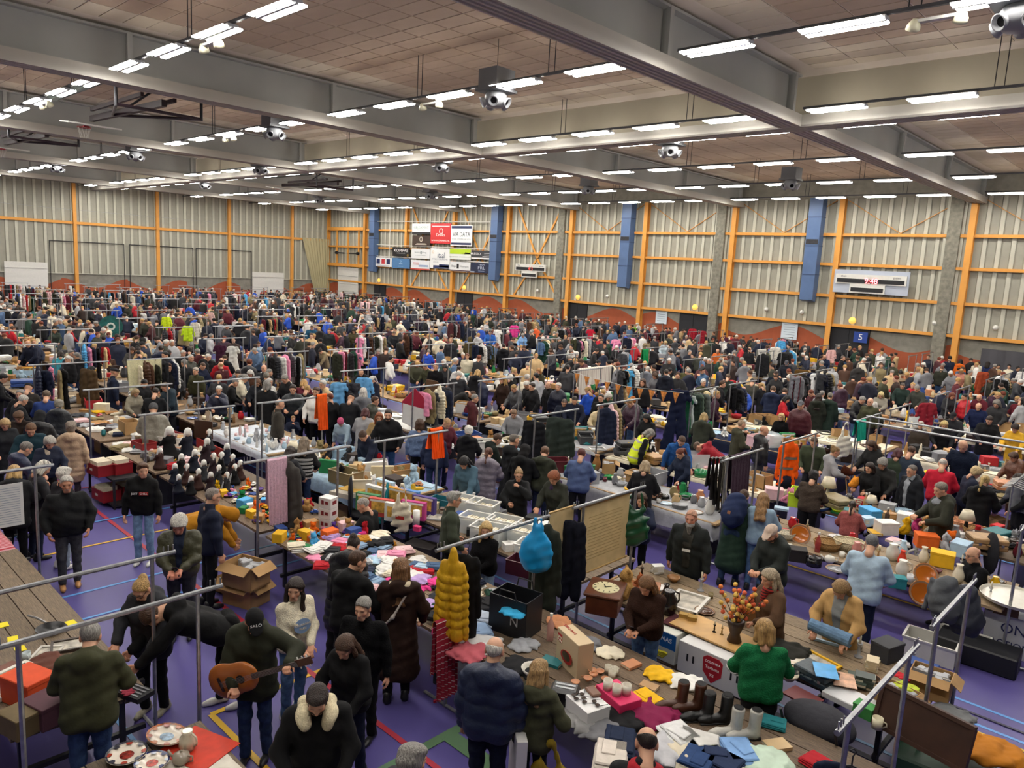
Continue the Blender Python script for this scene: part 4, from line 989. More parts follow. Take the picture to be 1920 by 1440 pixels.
def person(px, py, H, phi, top, legs, hairc, hair, pose, style, label, girth=1.0, sex='m', skin='d0a083', shoes='black', group='visitors of the flea market', look=None, extra=None, beard=None, tier=None, xy=None, z0=0.0, inner=None):
 """head top seen at pixel (px, py); phi: 0 looks away from the viewer, 90 to the right, 180 at the viewer"""
 s = H / 1.75
 est = at(px, py, H) if xy is None else Vector((xy[0], xy[1], 0))
 dist = math.hypot(est.x, est.y)
 if tier is None: tier = 0 if dist < 9.5 else (1 if dist < 17 else 2)
 seed = len(PEOPLE) * 1.7
 if tier == 2: girth = 1.0 if girth < 1.15 else 1.2; look = None
 f, m = get_fig(pose, style, sex, girth, tier, seed, look)
 sit = pose.startswith('sit')
 tp = f['top'] * s
 P0 = at(px, py, float(tp[2]) + z0) if xy is None else est
 fw = Vector((P0.x, P0.y, 0)).normalized(); rt = Vector((fw.y, -fw.x, 0))
 a = math.radians(phi); hd = fw * math.cos(a) + rt * math.sin(a)
 rz = math.atan2(-hd.x, hd.y)
 if xy is None:
  off = Rz(rz) @ np.array([tp[0], tp[1], 0]); loc = (P0.x - off[0], P0.y - off[1], z0)
 else: loc = (est.x, est.y, z0)
 o = link('person', m['body'], None, loc, (0, 0, rz), skin, scale=s)
 tag(o, label, 'person', group)
 o.color = col(skin)
 link(GARMENT_NAME[style], m['coat'], o, color=top)
 link('trousers', m['trousers'], o, color=legs)
 HM = Matrix([list(r) for r in f['head']])
 if hair: link({'cap': 'cap', 'beanie': 'beanie', 'hood': 'hood', 'flat': 'flat_cap'}.get(hair, 'hair'), hair_mesh(hair, (.009, .011, .018)[tier]), o, color=hairc, mw=HM)
 if hair in ('cap', 'flat') and tier < 2: link('hair', hair_mesh('crop', (.009, .011, .018)[tier]), o, color='6b5a4c', mw=HM)
 if beard: link('beard', hair_mesh(beard[0], (.009, .011, .018)[tier]), o, color=beard[1], mw=HM)
 if 'moustache' in label: link('moustache', hair_mesh('moustache', .008), o, color='9c968e', mw=HM)
 if 'glasses' in label and tier < 2: link('glasses', GLASSES, o, mw=HM)
 if tier < 2:
  for sd in (-1, 1): link('shoe', SHOE, o, tuple(f['ank'][sd] + np.array([0, 0, -.085])), color=shoes)
 if inner and tier < 2:
  pr = [tuple([p[0], p[1], p[2], p[3] + .009, p[4] + .009]) if p[0] == 'c' else p for p in f['torso']]
  up = f['up']; w0 = inner[1]
  V, Q = sdf(pr, .0155, .02, cuts=[lambda X, Y, Z: np.abs(X) - (w0 + .05 * np.clip((Z - 1.1) * 2, 0, 1)) + 0 * Y, lambda X, Y, Z: .02 - Y + .0 * X + 0 * Z, lambda X, Y, Z: .9 - Z + 0 * X + 0 * Y], fold=.0055, fseed=(seed if tier == 0 else 0) + 1)
  if len(Q): link('shirt_front', np_mesh('shirt_front', V, Q, M_FAB), o, color=inner[0])
 PEOPLE.append((o, f))
 if extra: extra(o, f, HM)
 return o
# ------------------------------------------------------------------ market stalls: rows of plank tables with tube frames
ZB, ZT = 2.0, 0.78
FX = [2.8, -1.6, -6.03, -10.6, -14.8, -17.95, -22.3, -26.7, -31.1, -35.5, -39.9, -44.3, -48.7, -53.1, -57.5, -61.9, -66.3]
ROWY = []                                       # (y0, y1, kind) of each table row
for k in range(6):
 ROWY.append((5.42 + 6.6 * k, 7.1 + 6.55 * k - (.2 if k else 0), 'n', k)); ROWY.append((7.85 + 6.55 * k, 9.35 + 6.6 * k, 'f', k))
ROWNAME = ['first', 'second', 'third', 'fourth', 'fifth', 'sixth', 'seventh', 'eighth', 'ninth', 'tenth', 'eleventh', 'twelfth']
def frame_meshes(L):
 b = MB(); b.tube((0, -.12, 0), (0, L + .12, 0), .024, 8); bar = b.mesh('top_bar', M_METAL)
 b = MB(); b.tube((0, 0, 0), (0, 0, ZB), .021, 8); post = b.mesh('post', M_METAL)
 b = MB(); b.tube((-.38, 0, .022), (.38, 0, .022), .02, 6); foot = b.mesh('foot', M_METAL)
 b = MB(); b.tube((0, 0, 0), (0, 0, .07), .007, 5); pin = b.mesh('pin', M_METAL)
 b = MB(); b.tube((0, -.12, ZB), (0, L + .12, ZB), .022, 6); b.tube((0, 0, 0), (0, 0, ZB), .02, 6); b.tube((0, L, 0), (0, L, ZB), .02, 6)
 return bar, post, foot, pin, b.mesh('rack_frame', M_METAL)
FRM = {}
def stall_frame(x, y0, y1, label, group, near):
 L = round(y1 - y0, 1)
 if L not in FRM: FRM[L] = frame_meshes(L)
 bar, post, foot, pin, whole = FRM[L]
 if not near:
  o = link('stall_rack', whole, None, (x, y0, 0)); tag(o, label, 'stall rack', group); return o
 o = empty('stall_rack', (x, y0, 0)); tag(o, label, 'stall rack', group)
 link('top_bar', bar, o, (0, 0, ZB))
 for y in (.12, L - .12): link('post', post, o, (0, y, 0)); link('foot', foot, o, (0, y, 0))
 for y in (-.1, -.05, 0, L, L + .05, L + .1): link('pin', pin, o, (0, y, ZB + .015))
 return o
def jit(a): return random.uniform(-a, a)
TABC = ['8f7a5e', '7a6248', '9a7f5a', '6b5844', 'a98a5e', '847058']
b = MB(); b.box((0, 0, -.02), (4.1, .285, .04)); PLANK = b.mesh('plank', M_WOODO)
b = MB(); b.box((0, 0, -.02), (4.1, 1.5, .04)); TOPW = b.mesh('table_top', M_WOODO)
b = MB(); b.box((0, 0, (ZT - .1) / 2), (.05, .05, ZT - .1)); TLEG = b.mesh('leg', M_DMETAL)
b = MB(); b.box((0, 0, 0), (.05, 1.35, .05)); TCROSS = b.mesh('cross_bar', M_DMETAL)
b = MB(); b.box((0, 0, 0), (3.6, .05, .05)); TRAIL = b.mesh('side_rail', M_DMETAL)
b = MB(); b.box((0, 0, ZT - .02), (4.1, 1.5, .04), 0, 0); b.box((-1.8, 0, ZT / 2), (.05, 1.3, ZT - .05), 0, 1); b.box((1.8, 0, ZT / 2), (.05, 1.3, ZT - .05), 0, 1); TFAR = b.mesh('stall_table', [M_WOODO, M_DMETAL])
TABLES = []                                     # (xc, yc, len, depth, dist, name)
def table(xc, yc, L, D, near, label, group, c=None):
 c = c or random.choice(TABC); sx = L / 4.1
 if not near:
  o = link('stall_table', TFAR, None, (xc, yc, 0), color=c, scale=(sx, D / 1.5, 1)); tag(o, label, 'table', group)
 else:
  o = empty('stall_table', (xc, yc, 0)); tag(o, label, 'table', group)
  n = 5
  for i in range(n):
   kf = random.uniform(.75, 1.2); cc = [v * kf for v in col(c)[:3]] + [1]
   link('plank', PLANK, o, (jit(.02), (i - 2) * D / n, ZT + jit(.003)), color=tuple(cc), scale=(sx, D / 1.5, 1))
  for sx_ in (-1, 1):
   for sy in (-1, 1): link('leg', TLEG, o, (sx_ * (L / 2 - .35), sy * (D / 2 - .15), 0))
   link('cross_bar', TCROSS, o, (sx_ * (L / 2 - .35), 0, ZT - .075))
   link('cross_bar', TCROSS, o, (sx_ * (L / 2 - .35), 0, .2))
  link('side_rail', TRAIL, o, (0, D / 2 - .15, ZT - .1)); link('side_rail', TRAIL, o, (0, -D / 2 + .15, ZT - .1))
 return o
def region(x, y):
 px, py, d = project((x, y, 1.2))
 h_ = ('far left' if px < 320 else 'left' if px < 700 else 'centre' if px < 1150 else 'right' if px < 1550 else 'far right')
 v_ = ('front' if py > 1100 else 'near' if py > 860 else 'middle' if py > 700 else 'rear' if py > 610 else 'distant')
 return h_, v_
DESC = {}
def rowdesc(ri, y): return 'the %s table row from the viewer' % ROWNAME[ri]
# the left row below the gallery
for (x, lab) in ((-6.65, 'tube frame over the patterned plates at the lower left'), (-7.75, 'tube frame crossing the man in the olive hooded jacket'), (-12.0, 'tube frame holding the white paper list at the left edge')):
 stall_frame(x, 1.3, 2.95, lab, 'tube frames of the stalls', True)
table(-9.75, 2.06, 4.9, 1.2, True, 'bare plank table with frying pan and orange box at lower left', 'plank stall tables', '7d6b55'); TABLES.append((-9.75, 2.06, 4.9, 1.2, 0))
table(-14.5, 2.06, 4.0, 1.2, True, 'plank table under pink gingham cloth at the left edge', 'plank stall tables', '7d6b55')
table(-4.5, 2.2, 4.0, 1.25, True, 'plank table carrying patterned plates at the bottom left', 'plank stall tables', '6f6150')
for ri, (y0, y1, kd, k) in enumerate(ROWY):
 if y1 > 44.3: continue
 for j, x in enumerate(FX):
  px, py, d = project((x, (y0 + y1) / 2, 1.5))
  if d < 1 or px < -150 or px > 2080 or py > 1600: continue
  near = d < 15
  if x > 2: continue
  lab = 'grey tube frame at the %s, %s from the right in %s' % (region(x, y0)[0], ['first', 'second', 'third', 'fourth', 'fifth', 'sixth', 'seventh', 'eighth', 'ninth', 'tenth', 'eleventh', 'twelfth', 'thirteenth', 'fourteenth', 'fifteenth', 'sixteenth', 'last'][j - 1 if j else 0], 'the %s stall row' % ROWNAME[ri])
  stall_frame(x + jit(.04), y0, y1, lab, 'tube frames of the stalls', near)
 for j in range(len(FX) - 1):
  xa, xb = FX[j + 1], FX[j]; xc = (xa + xb) / 2; yc = (y0 + y1) / 2 + (.12 if kd == 'n' else .22) * (1 if k == 0 else .3)
  px, py, d = project((xc, yc, .8))
  if d < 1 or px < -250 or px > 2250: continue
  L = xb - xa - .2; D = 1.5 if k == 0 else 1.35
  near = d < 14
  lab = 'plank stall table, %s from the right in the %s stall row, %s' % (ORD[j] if j < 6 else ['seventh', 'eighth', 'ninth', 'tenth', 'eleventh', 'twelfth', 'thirteenth', 'fourteenth', 'fifteenth', 'sixteenth'][j - 6], ROWNAME[ri], region(xc, yc)[0])
  table(xc, yc, L, D, near, lab, 'plank stall tables')
  TABLES.append((xc, yc, L, D, d, ri, j))
# the pair of long bars at the right
o = empty('garment_rail', (-4.4, 19.0, 0)); tag(o, 'pair of long galvanised bars running out of the right picture edge', 'garment rail')
for dy in (-.55, .35):
 b = MB(); b.tube((-1.7, dy, 2.0), (5.2, dy, 2.0), .024, 8); link('long_bar', b.mesh('long_bar', M_METAL), o)
for x in (-1.6, 5.0):
 b = MB(); b.tube((x, -.55, 0), (x, -.55, 2), .02, 8); link('post', b.mesh('post', M_METAL), o)
 b = MB(); b.tube((x, .35, 0), (x, .35, 2), .02, 8); link('post', b.mesh('post', M_METAL), o)
# ------------------------------------------------------------------ the people one can pick out
def in_table(x, y, m=.08):
 for t in TABLES:
  if abs(x - t[0]) < t[2] / 2 + m and abs(y - t[1]) < t[3] / 2 + m: return True
 return False
WHO = {}
def P(px, py, H, phi, top, legs, hairc, hair, pose, style, label, key=None, **kw):
 best = None
 for dh in (0, .03, -.03, .06, -.06, .09, -.09, .12, -.12, .16, -.16, .2, -.2):
  if pose.startswith('sit'): best = H; break
  p = at(px, py, H + dh)
  if p.y > 43.6: kw['xy'] = (p.x * 43.4 / p.y, 43.4); best = H; break
  if not in_table(p.x, p.y):
   best = H + dh; break
 o = person(px, py, best or H, phi, top, legs, hairc, hair, pose, style, label, **kw)
 if key: WHO[key] = (o, PEOPLE[-1][1])
 return o
HG, HB, HL, HD, HW, HR_, HK = '8d8983', '4a3222', 'b8935c', '2a1d17', 'cfcac2', '6e3420', '141214'
# --- lower left
P(172, 1168, 1.78, 12, 'olive', '33476b', HG, 'short', 'look', 'hoodjacket', 'grey-haired man in olive hooded jacket with his back turned at the plank table', girth=1.12, key='olive')
P(258, 1093, 1.7, 215, 'charcoal', 'jet', HL, 'bun', 'look', 'parka', 'blonde woman in glasses behind the bending man in black', sex='f', shoes='8d8674')
P(262, 1158, 1.86, -98, 'jet', 'jet', HB, 'short', 'bend', 'hoodjacket', 'man in black winter jacket and white sneakers bending over the table end', girth=1.1, shoes='white', key='bender')
P(478, 1152, 1.76, 198, 'darkolive', '2b3a58', 'jet', 'cap', 'guitar', 'parka', 'man in black cap and olive parka playing an acoustic guitar', key='guitar')
P(553, 1086, 1.7, 150, 'cream', 'denim', HD, 'long', 'clasp', 'sweater', 'dark curly-haired woman in cream printed sweatshirt and pale jeans beside the guitarist', sex='f', shoes='white', key='cream', look=(8, -40))
P(680, 1122, 1.66, 205, 'jet', 'jet', HG, 'short', 'stand', 'sweater', 'short grey-haired person in plain black polo behind the woman looking down', girth=1.22)
P(640, 1200, 1.63, 215, 'jet', 'darknavy', HB, 'long', 'look', 'jacket', 'brown-haired woman in black jacket looking down at the centre aisle', sex='f', shoes='navy', look=(28, 5))
P(594, 1298, 1.78, 182, 'jet', 'jet', HD, 'quiff', 'look', 'jacket', 'dark-haired man with cream fleece collar on black jacket looking down at bottom', girth=1.1, key='fleece', beard=('stubble', '3a2a22'))
P(778, 1398, 1.68, 60, 'charcoal', 'black', HG, 'curly', 'stand', 'jacket', 'grey wavy head cut by the bottom picture edge')
P(753, 1046, 1.74, 8, 'darkbrown', 'black', '7a5636', 'longer', 'pockets', 'longcoat', 'long-haired woman in long brown coat with cream hood and shoulder strap seen from behind', sex='f', key='browncoat')
P(676, 1033, 1.8, 35, 'jet', 'black', HB, 'short', 'look', 'hoodjacket', 'man in black hooded jacket turned to the folded clothes', look=(15, -35))
P(668, 1008, 1.72, 25, 'black', 'black', HD, 'bun', 'reach', 'longpuff', 'dark-haired person in long black puffer leaning at the folded clothes')
P(930, 1194, 1.8, 15, '1c2640', 'darknavy', HW, 'bald', 'carry', 'puffer', 'white-haired man in navy puffer jacket carrying a white box', girth=1.2, key='navypuff')
P(1015, 1236, 1.58, 20, '3d3e2c', 'darknavy', 'a9875a', 'long', 'bag', 'hoodjacket', 'fair-haired woman in olive hooded jacket with mustard bag seen from behind', sex='f', key='mustard')
P(1214, 1362, 1.76, -5, 'black', 'navy', '2a211d', 'bald', 'look', 'jacket', 'balding man with red collar at the bottom edge', girth=1.08, key='redcollar')
P(1208, 1086, 1.74, 205, '33211a', 'denim', '7b5634', 'longer', 'phone', 'sweater', 'long-haired woman in brown sweater and jeans reading her phone', sex='f', girth=1.15, key='phone')
P(1435, 1160, 1.7, -12, '1c6b40', 'black', 'a98550', 'bob', 'hold', 'sweater', 'woman in fluffy green sweater with hair clip seen from behind', sex='f', girth=1.2, key='green')
P(1440, 1068, 1.68, 235, '5b4330', 'brown', 'ab9a80', 'long', 'hold', 'coat', 'grey-blonde woman in brown jacket with red tartan scarf beside the orange flowers', sex='f', key='tartan')
P(1572, 1096, 1.7, 200, 'c29a62', '4a3a30', '9a7a50', 'bob', 'look', 'coat', 'woman in beige trench coat holding rolled jeans', sex='f', key='trench', look=(42, 0), inner=('8b8d8c', .05))
P(1638, 1004, 1.76, 8, 'a9c0d2', '1d2438', '6f6f70', 'short', 'look', 'shirt', 'grey-haired person in light blue shirt with back turned at the pottery table', girth=1.12)
P(1297, 957, 1.82, 192, '202423', 'jet', 'c08f74', 'crop', 'walk', 'parka', 'bald man with long grey beard and black jacket', girth=1.15, beard=('beard', '9a9894'), inner=('2e2d28', .055), key='beard', skin='c98f76')
P(1443, 988, 1.76, 215, '262b29', '23262b', 'c9b3a2', 'cap', 'phone', 'hoodjacket', 'man in pale cap and dark hooded jacket behind the flowers', beard=('stubble', '3a2a22'))
P(1398, 922, 1.72, 20, '1f3326', '28374f', HB, 'short', 'reach2', 'longcoat', 'person in dark green coat with navy backpack leaning over the table', key='backpack')
P(1433, 925, 1.68, 5, '8ba3b6', 'denim', '8f6a40', 'longer', 'look', 'jacket', 'long-haired woman in pale denim jacket with back turned', sex='f')
P(1203, 925, 1.66, 185, 'navy', 'jet', HB, 'long', 'mouth', 'jacket', 'woman with green shopping bag in front of her hanging on the tube frame', sex='f')
P(1212, 865, 1.66, 10, 'black', 'black', 'a89272', 'bob', 'look', 'coat', 'blonde woman in black coat with chain strap seen from behind', sex='f', extra=None)
P(1226, 808, 1.7, 75, '121417', 'jet', HG, 'bob', 'reach', 'jacket', 'person in yellow high-visibility vest leaning over the goods', key='hivis', girth=1.1)
P(1272, 843, 1.64, 225, '1a2338', '1a2030', HR_, 'pony', 'look', 'hoodie', 'red-haired woman in navy lettered hoodie', sex='f', key='navyhood')
P(1281, 822, 1.74, 160, '2d5a96', 'navy', HB, 'crop', 'reach', 'sweater', 'man in blue sweater bending beside the man in red')
P(1300, 836, 1.76, -80, '8c1c28', 'navy', '5a4434', 'crop', 'bend', 'hoodie', 'man in red hoodie bent over the table')
P(1322, 775, 1.72, 15, '33372d', 'charcoal', 'a58a5a', 'bob', 'look', 'parka', 'blonde woman in dark olive parka left of the bald man with scarf', sex='f')
P(1393, 788, 1.74, 70, '3b3b2c', 'charcoal', 'a48a70', 'crop', 'mouth', 'parka', 'man with tan fur-trimmed hood rubbing his chin')
P(1435, 798, 1.78, 68, '17181b', '35353a', 'c4937a', 'bald', 'stand', 'puffer', 'bald man in glasses with light grey scarf and black jacket', beard=('scarf', 'a9abb0'))
P(1465, 775, 1.66, 200, 'jet', 'jet', 'd0b078', 'bob', 'stand', 'sweater', 'short blonde woman in black top right of the bald man with scarf', sex='f')
P(1502, 752, 1.76, 190, '4a1a22', 'black', '55565a', 'cap', 'stand', 'puffer', 'man in grey cap and burgundy puffer jacket')
P(1527, 822, 1.76, 180, '3a4230', 'charcoal', HB, 'crop', 'look', 'jacket', 'man in open olive jacket behind the orange safety jacket', inner=('b9b6c4', .05))
P(1570, 838, 1.68, 80, '9a9a9e', 'jet', '8c7048', 'bun', 'hold', 'hoodie', 'woman in grey hoodie with brown shoulder bag holding a hobby horse', sex='f', key='greyhood')
P(1528, 884, 1.62, 10, '4a4038', 'black', HK, 'curly', 'look', 'sweater', 'dark curly-haired seller in taupe top with pink jumper round the waist', sex='f', girth=1.12)
P(1600, 940, 1.36, 5, 'a05a58', '3a2a30', HD, 'pony', 'look', 'sweater', 'girl with brown ponytail in dusty pink top', sex='f')
P(1630, 868, 1.66, 215, 'jet', 'black', HD, 'bob', 'hold', 'coat', 'dark-haired woman in black coat holding a lion hobby horse', sex='f', key='lion')
P(1653, 862, 1.7, 200, '2c2c2c', 'black', HG, 'curly', 'look', 'jacket', 'grey curly-haired person just behind the woman with lion toy')
P(1630, 828, 1.68, 225, '1d1d1c', 'black', HB, 'longer', 'look', 'parka', 'woman with long brown hair looking down left of the plaid shirt man', sex='f')
P(1710, 872, 1.78, 225, '17191f', 'navy', '6d665e', 'crop', 'stand', 'hoodjacket', 'grey-haired man in glasses and dark hooded coat in the crowd at right', inner=('8a8e94', .04))
P(1762, 905, 1.66, 240, '2f3026', 'black', '7d7468', 'short', 'hold', 'parka', 'person in olive coat with long grey and peach scarf', sex='f', beard=('scarf', '8e9298'))
P(1770, 860, 1.78, 5, 'c01f35', 'navy', HW, 'bald', 'look', 'jacket', 'white-haired man in bright red jacket with back turned')
P(1805, 828, 1.78, 195, '1b2233', 'navy', 'c79a82', 'bald', 'look', 'sweater', 'bald man in navy jumper looking down at right')
P(1850, 893, 1.72, 15, 'jet', 'jet', 'c0a468', 'pony', 'look', 'longcoat', 'woman with blonde ponytail in long black coat', sex='f')
P(1838, 878, 1.66, 60, '23283a', 'black', 'cdb586', 'curly', 'look', 'jacket', 'woman with blonde curls beside the black long coat', sex='f')
P(1897, 850, 1.68, 230, '5c3420', 'brown', HB, 'curly', 'look', 'puffer', 'dark-haired person in rust brown quilted coat at the right edge', sex='f')
P(1712, 838, 1.78, 20, '2b3644', 'navy', HB, 'crop', 'look', 'shirt', 'man in dark blue plaid shirt seen from behind')
P(1686, 842, 1.68, 10, '2f3b2c', 'black', '4a1d22', 'bob', 'look', 'jacket', 'woman with wine red hair in green plaid jacket', sex='f')
P(1905, 890, 1.7, 240, 'black', 'black', HD, 'longer', 'look', 'coat', 'long dark-haired woman in black coat at the right picture edge', sex='f')
P(1823, 1026, 1.78, 235, '131417', 'black', 'c58f78', 'bald', 'sit', 'sweater', 'bald man in glasses and black jumper seated behind the pottery table', xy=None)
# --- left
P(124, 893, 1.76, 178, '17181a', '3f3f42', 'b9b4ac', 'short', 'pockets', 'jacket', 'white-haired man with grey moustache in black jacket walking in the left aisle', girth=1.2, shoes='a87a4a', skin='b98468', key='walker')
P(90, 865, 1.68, 75, '2a2a2e', '20263a', 'd8d3c8', 'bob', 'look', 'coat', 'white-haired woman with striped scarf beside the paper list', sex='f', beard=('scarf', '4a4a4e'))
P(122, 876, 1.66, 60, '24242a', '9aa8b4', 'd3cec4', 'curly', 'stand', 'coat', 'white curly-haired woman hidden behind the walking man', sex='f', shoes='white')
P(28, 873, 1.7, 10, '1d1d20', 'black', 'b8955e', 'bob', 'look', 'parka', 'blonde woman with fur hood behind the hanging paper list', sex='f')
P(267, 868, 1.74, 200, 'jet', '7f9dbd', '5a3b26', 'quiff', 'stand', 'hoodie', 'boy with tousled brown hair in black hoodie with red and white print', girth=.88, shoes='white', key='boy', look=(8, 35))
P(333, 972, 1.8, 190, '3b3a26', '33333a', 'c9c4bb', 'curly', 'phone', 'vest', 'curly white-haired man in olive quilted vest using a phone', girth=1.1, key='vest', skin='c98a74', inner=('1c2438', .035))
P(401, 915, 1.8, 72, '1b2033', 'black', '8a8078', 'crop', 'stand', 'jacket', 'man in glasses and navy jacket left of the pink hanging garment', girth=1.12)
P(446, 968, 1.7, 95, 'mustard', 'black', 'mustard', 'hood', 'bend2', 'hoodjacket', 'person in mustard jacket bent over a cardboard box', girth=1.08)
P(134, 790, 1.68, 20, 'b89c80', '3a3038', '8d8073', 'curly', 'stand', 'longpuff', 'grey-haired woman in long beige puffer coat with back turned', sex='f', girth=1.12)
P(56, 830, 1.74, 70, '1d2440', 'black', '77706a', 'short', 'look', 'puffer', 'man in navy padded coat left of the beige puffer woman')
P(95, 822, 1.62, 160, '23283a', 'black', 'b3aca2', 'curly', 'look', 'jacket', 'grey curly woman with cream patterned scarf', sex='f', beard=('scarf', 'b9ab98'))
P(58, 797, 1.76, 175, '1a3540', 'black', '6a4a30', 'short', 'look', 'jacket', 'brown-haired man in teal jacket looking down at far left')
P(10, 788, 1.68, 170, '26282c', 'black', 'c0a070', 'bob', 'look', 'coat', 'blonde woman in dark coat at the left picture edge', sex='f')
P(32, 775, 1.68, 200, '2a1f1a', 'black', '5a3c24', 'curly', 'look', 'coat', 'woman with brown curls near the left picture edge', sex='f')
P(288, 758, 1.76, 5, '8a867a', '2b3450', '5a5a5c', 'beanie', 'look', 'puffer', 'man in grey checked puffer jacket with back turned', girth=1.18)
P(526, 748, 1.8, 80, '3a3630', 'navy', '9a8a78', 'bald', 'stand', 'jacket', 'bald man in dark grey jacket looking at the child')
P(550, 780, 1.12, 170, '1c2236', 'navy', 'a07a50', 'short', 'mouth', 'jacket', 'small fair child eating in front of its father')
P(549, 722, 1.8, 185, '23282c', 'navy', HD, 'short', 'hold', 'vest', 'dark-haired man in padded vest and grey hoodie above the child')
P(572, 820, 1.68, 12, '2b2b2d', '2d3d5c', '7a6a58', 'long', 'look', 'sweater', 'woman in black and grey striped jumper with back turned', sex='f', key='striped')
P(548, 838, 1.66, 30, 'charcoal', 'black', HD, 'long', 'look', 'jacket', 'dark long-haired woman partly hidden behind the striped jumper', sex='f')
P(637, 788, 1.66, 200, '9db2c2', 'black', 'c25a7c', 'beanie', 'reach', 'jacket', 'person in pink beanie and pale denim jacket', sex='f')
P(676, 812, 1.7, 220, '1c2236', 'navy', HB, 'short', 'reach', 'jacket', 'brown-haired person in navy cardigan leaning left of the tube frame')
P(728, 768, 1.82, 185, '131316', '2d4a72', HD, 'short', 'pockets', 'hoodjacket', 'tall dark-haired man in black jacket smiling down', girth=1.08, beard=('stubble', '2e221c'))
P(788, 785, 1.7, 10, '66799a', 'jet', HB, 'bob', 'stand', 'sweater', 'woman in grey-blue top and black trousers with back turned', sex='f', girth=1.15)
P(818, 800, 1.7, 20, '222a44', '2c3c5a', HD, 'hood', 'stand', 'jacket', 'person in navy jacket by the orange cloth on the tube frame')
P(841, 787, 1.74, 150, '5a2430', 'navy', 'b08a60', 'crop', 'look', 'shirt', 'man in red plaid shirt right of the orange cloth')
P(881, 800, 1.66, 15, 'black', 'black', 'dcd8d0', 'curly', 'look', 'hoodjacket', 'white-haired woman in black hooded coat with back turned', sex='f')
P(676, 934, 1.76, 300, '111113', 'black', 'a8a29a', 'crop', 'sitphone', 'jacket', 'grey cropped man in black seated beside the teal chair')
P(853, 922, 1.76, 82, '363d30', 'black', '9a9892', 'quiff', 'pockets', 'jacket', 'grey-haired man in glasses and dark green jacket behind the storage boxes', key='greenman')
P(911, 980, 1.7, 215, 'jet', '8aa2bb', 'c9a76c', 'longer', 'clasp', 'sweater', 'young blonde woman in black top and pale jeans', sex='f', look=(10, 30))
P(866, 862, 1.7, 205, '4f6b7c', 'denim', HK, 'long', 'reach', 'jacket', 'dark-haired woman in blue denim jacket reaching into a box', sex='f')
P(918, 840, 1.66, 12, '7c7480', 'black', '5a3524', 'pony', 'look', 'longpuff', 'girl with long brown ponytail in grey long puffer', sex='f')
P(973, 880, 1.68, 185, '191a1c', '8a6a3c', '9a7a52', 'bun', 'mouth', 'coat', 'woman in glasses and black coat over gold skirt', sex='f')
P(1035, 887, 1.68, 215, '30322a', 'black', '8a4a26', 'curly', 'look', 'coat', 'auburn-haired woman in olive coat with purple patterned scarf', sex='f', beard=('scarf', '3a2c48'))
P(1092, 842, 1.68, 10, '4f5f86', 'black', '5a2a26', 'short', 'look', 'jacket', 'woman with short red hair in slate blue jacket with back turned', sex='f', girth=1.18)
P(1024, 838, 1.7, 15, '33362a', 'navy', '6a4a34', 'short', 'look', 'hoodjacket', 'boy in olive hooded jacket with back turned')
P(987, 836, 1.72, 20, '121315', 'black', HK, 'hood', 'look', 'hoodie', 'person in black lettered hoodie with hood up')
P(938, 815, 1.7, 70, '121a16', 'black', HB, 'short', 'look', 'hoodie', 'boy with bright green hood lining left of the tall black coat')
P(966, 814, 1.82, 60, '141518', 'black', '6a625a', 'crop', 'stand', 'longcoat', 'tall man in long black coat between boys')
P(963, 770, 1.72, 190, '84858a', 'charcoal', '7a5c40', 'quiff', 'look', 'hoodie', 'boy in grey hoodie at the toy table', girth=.92)
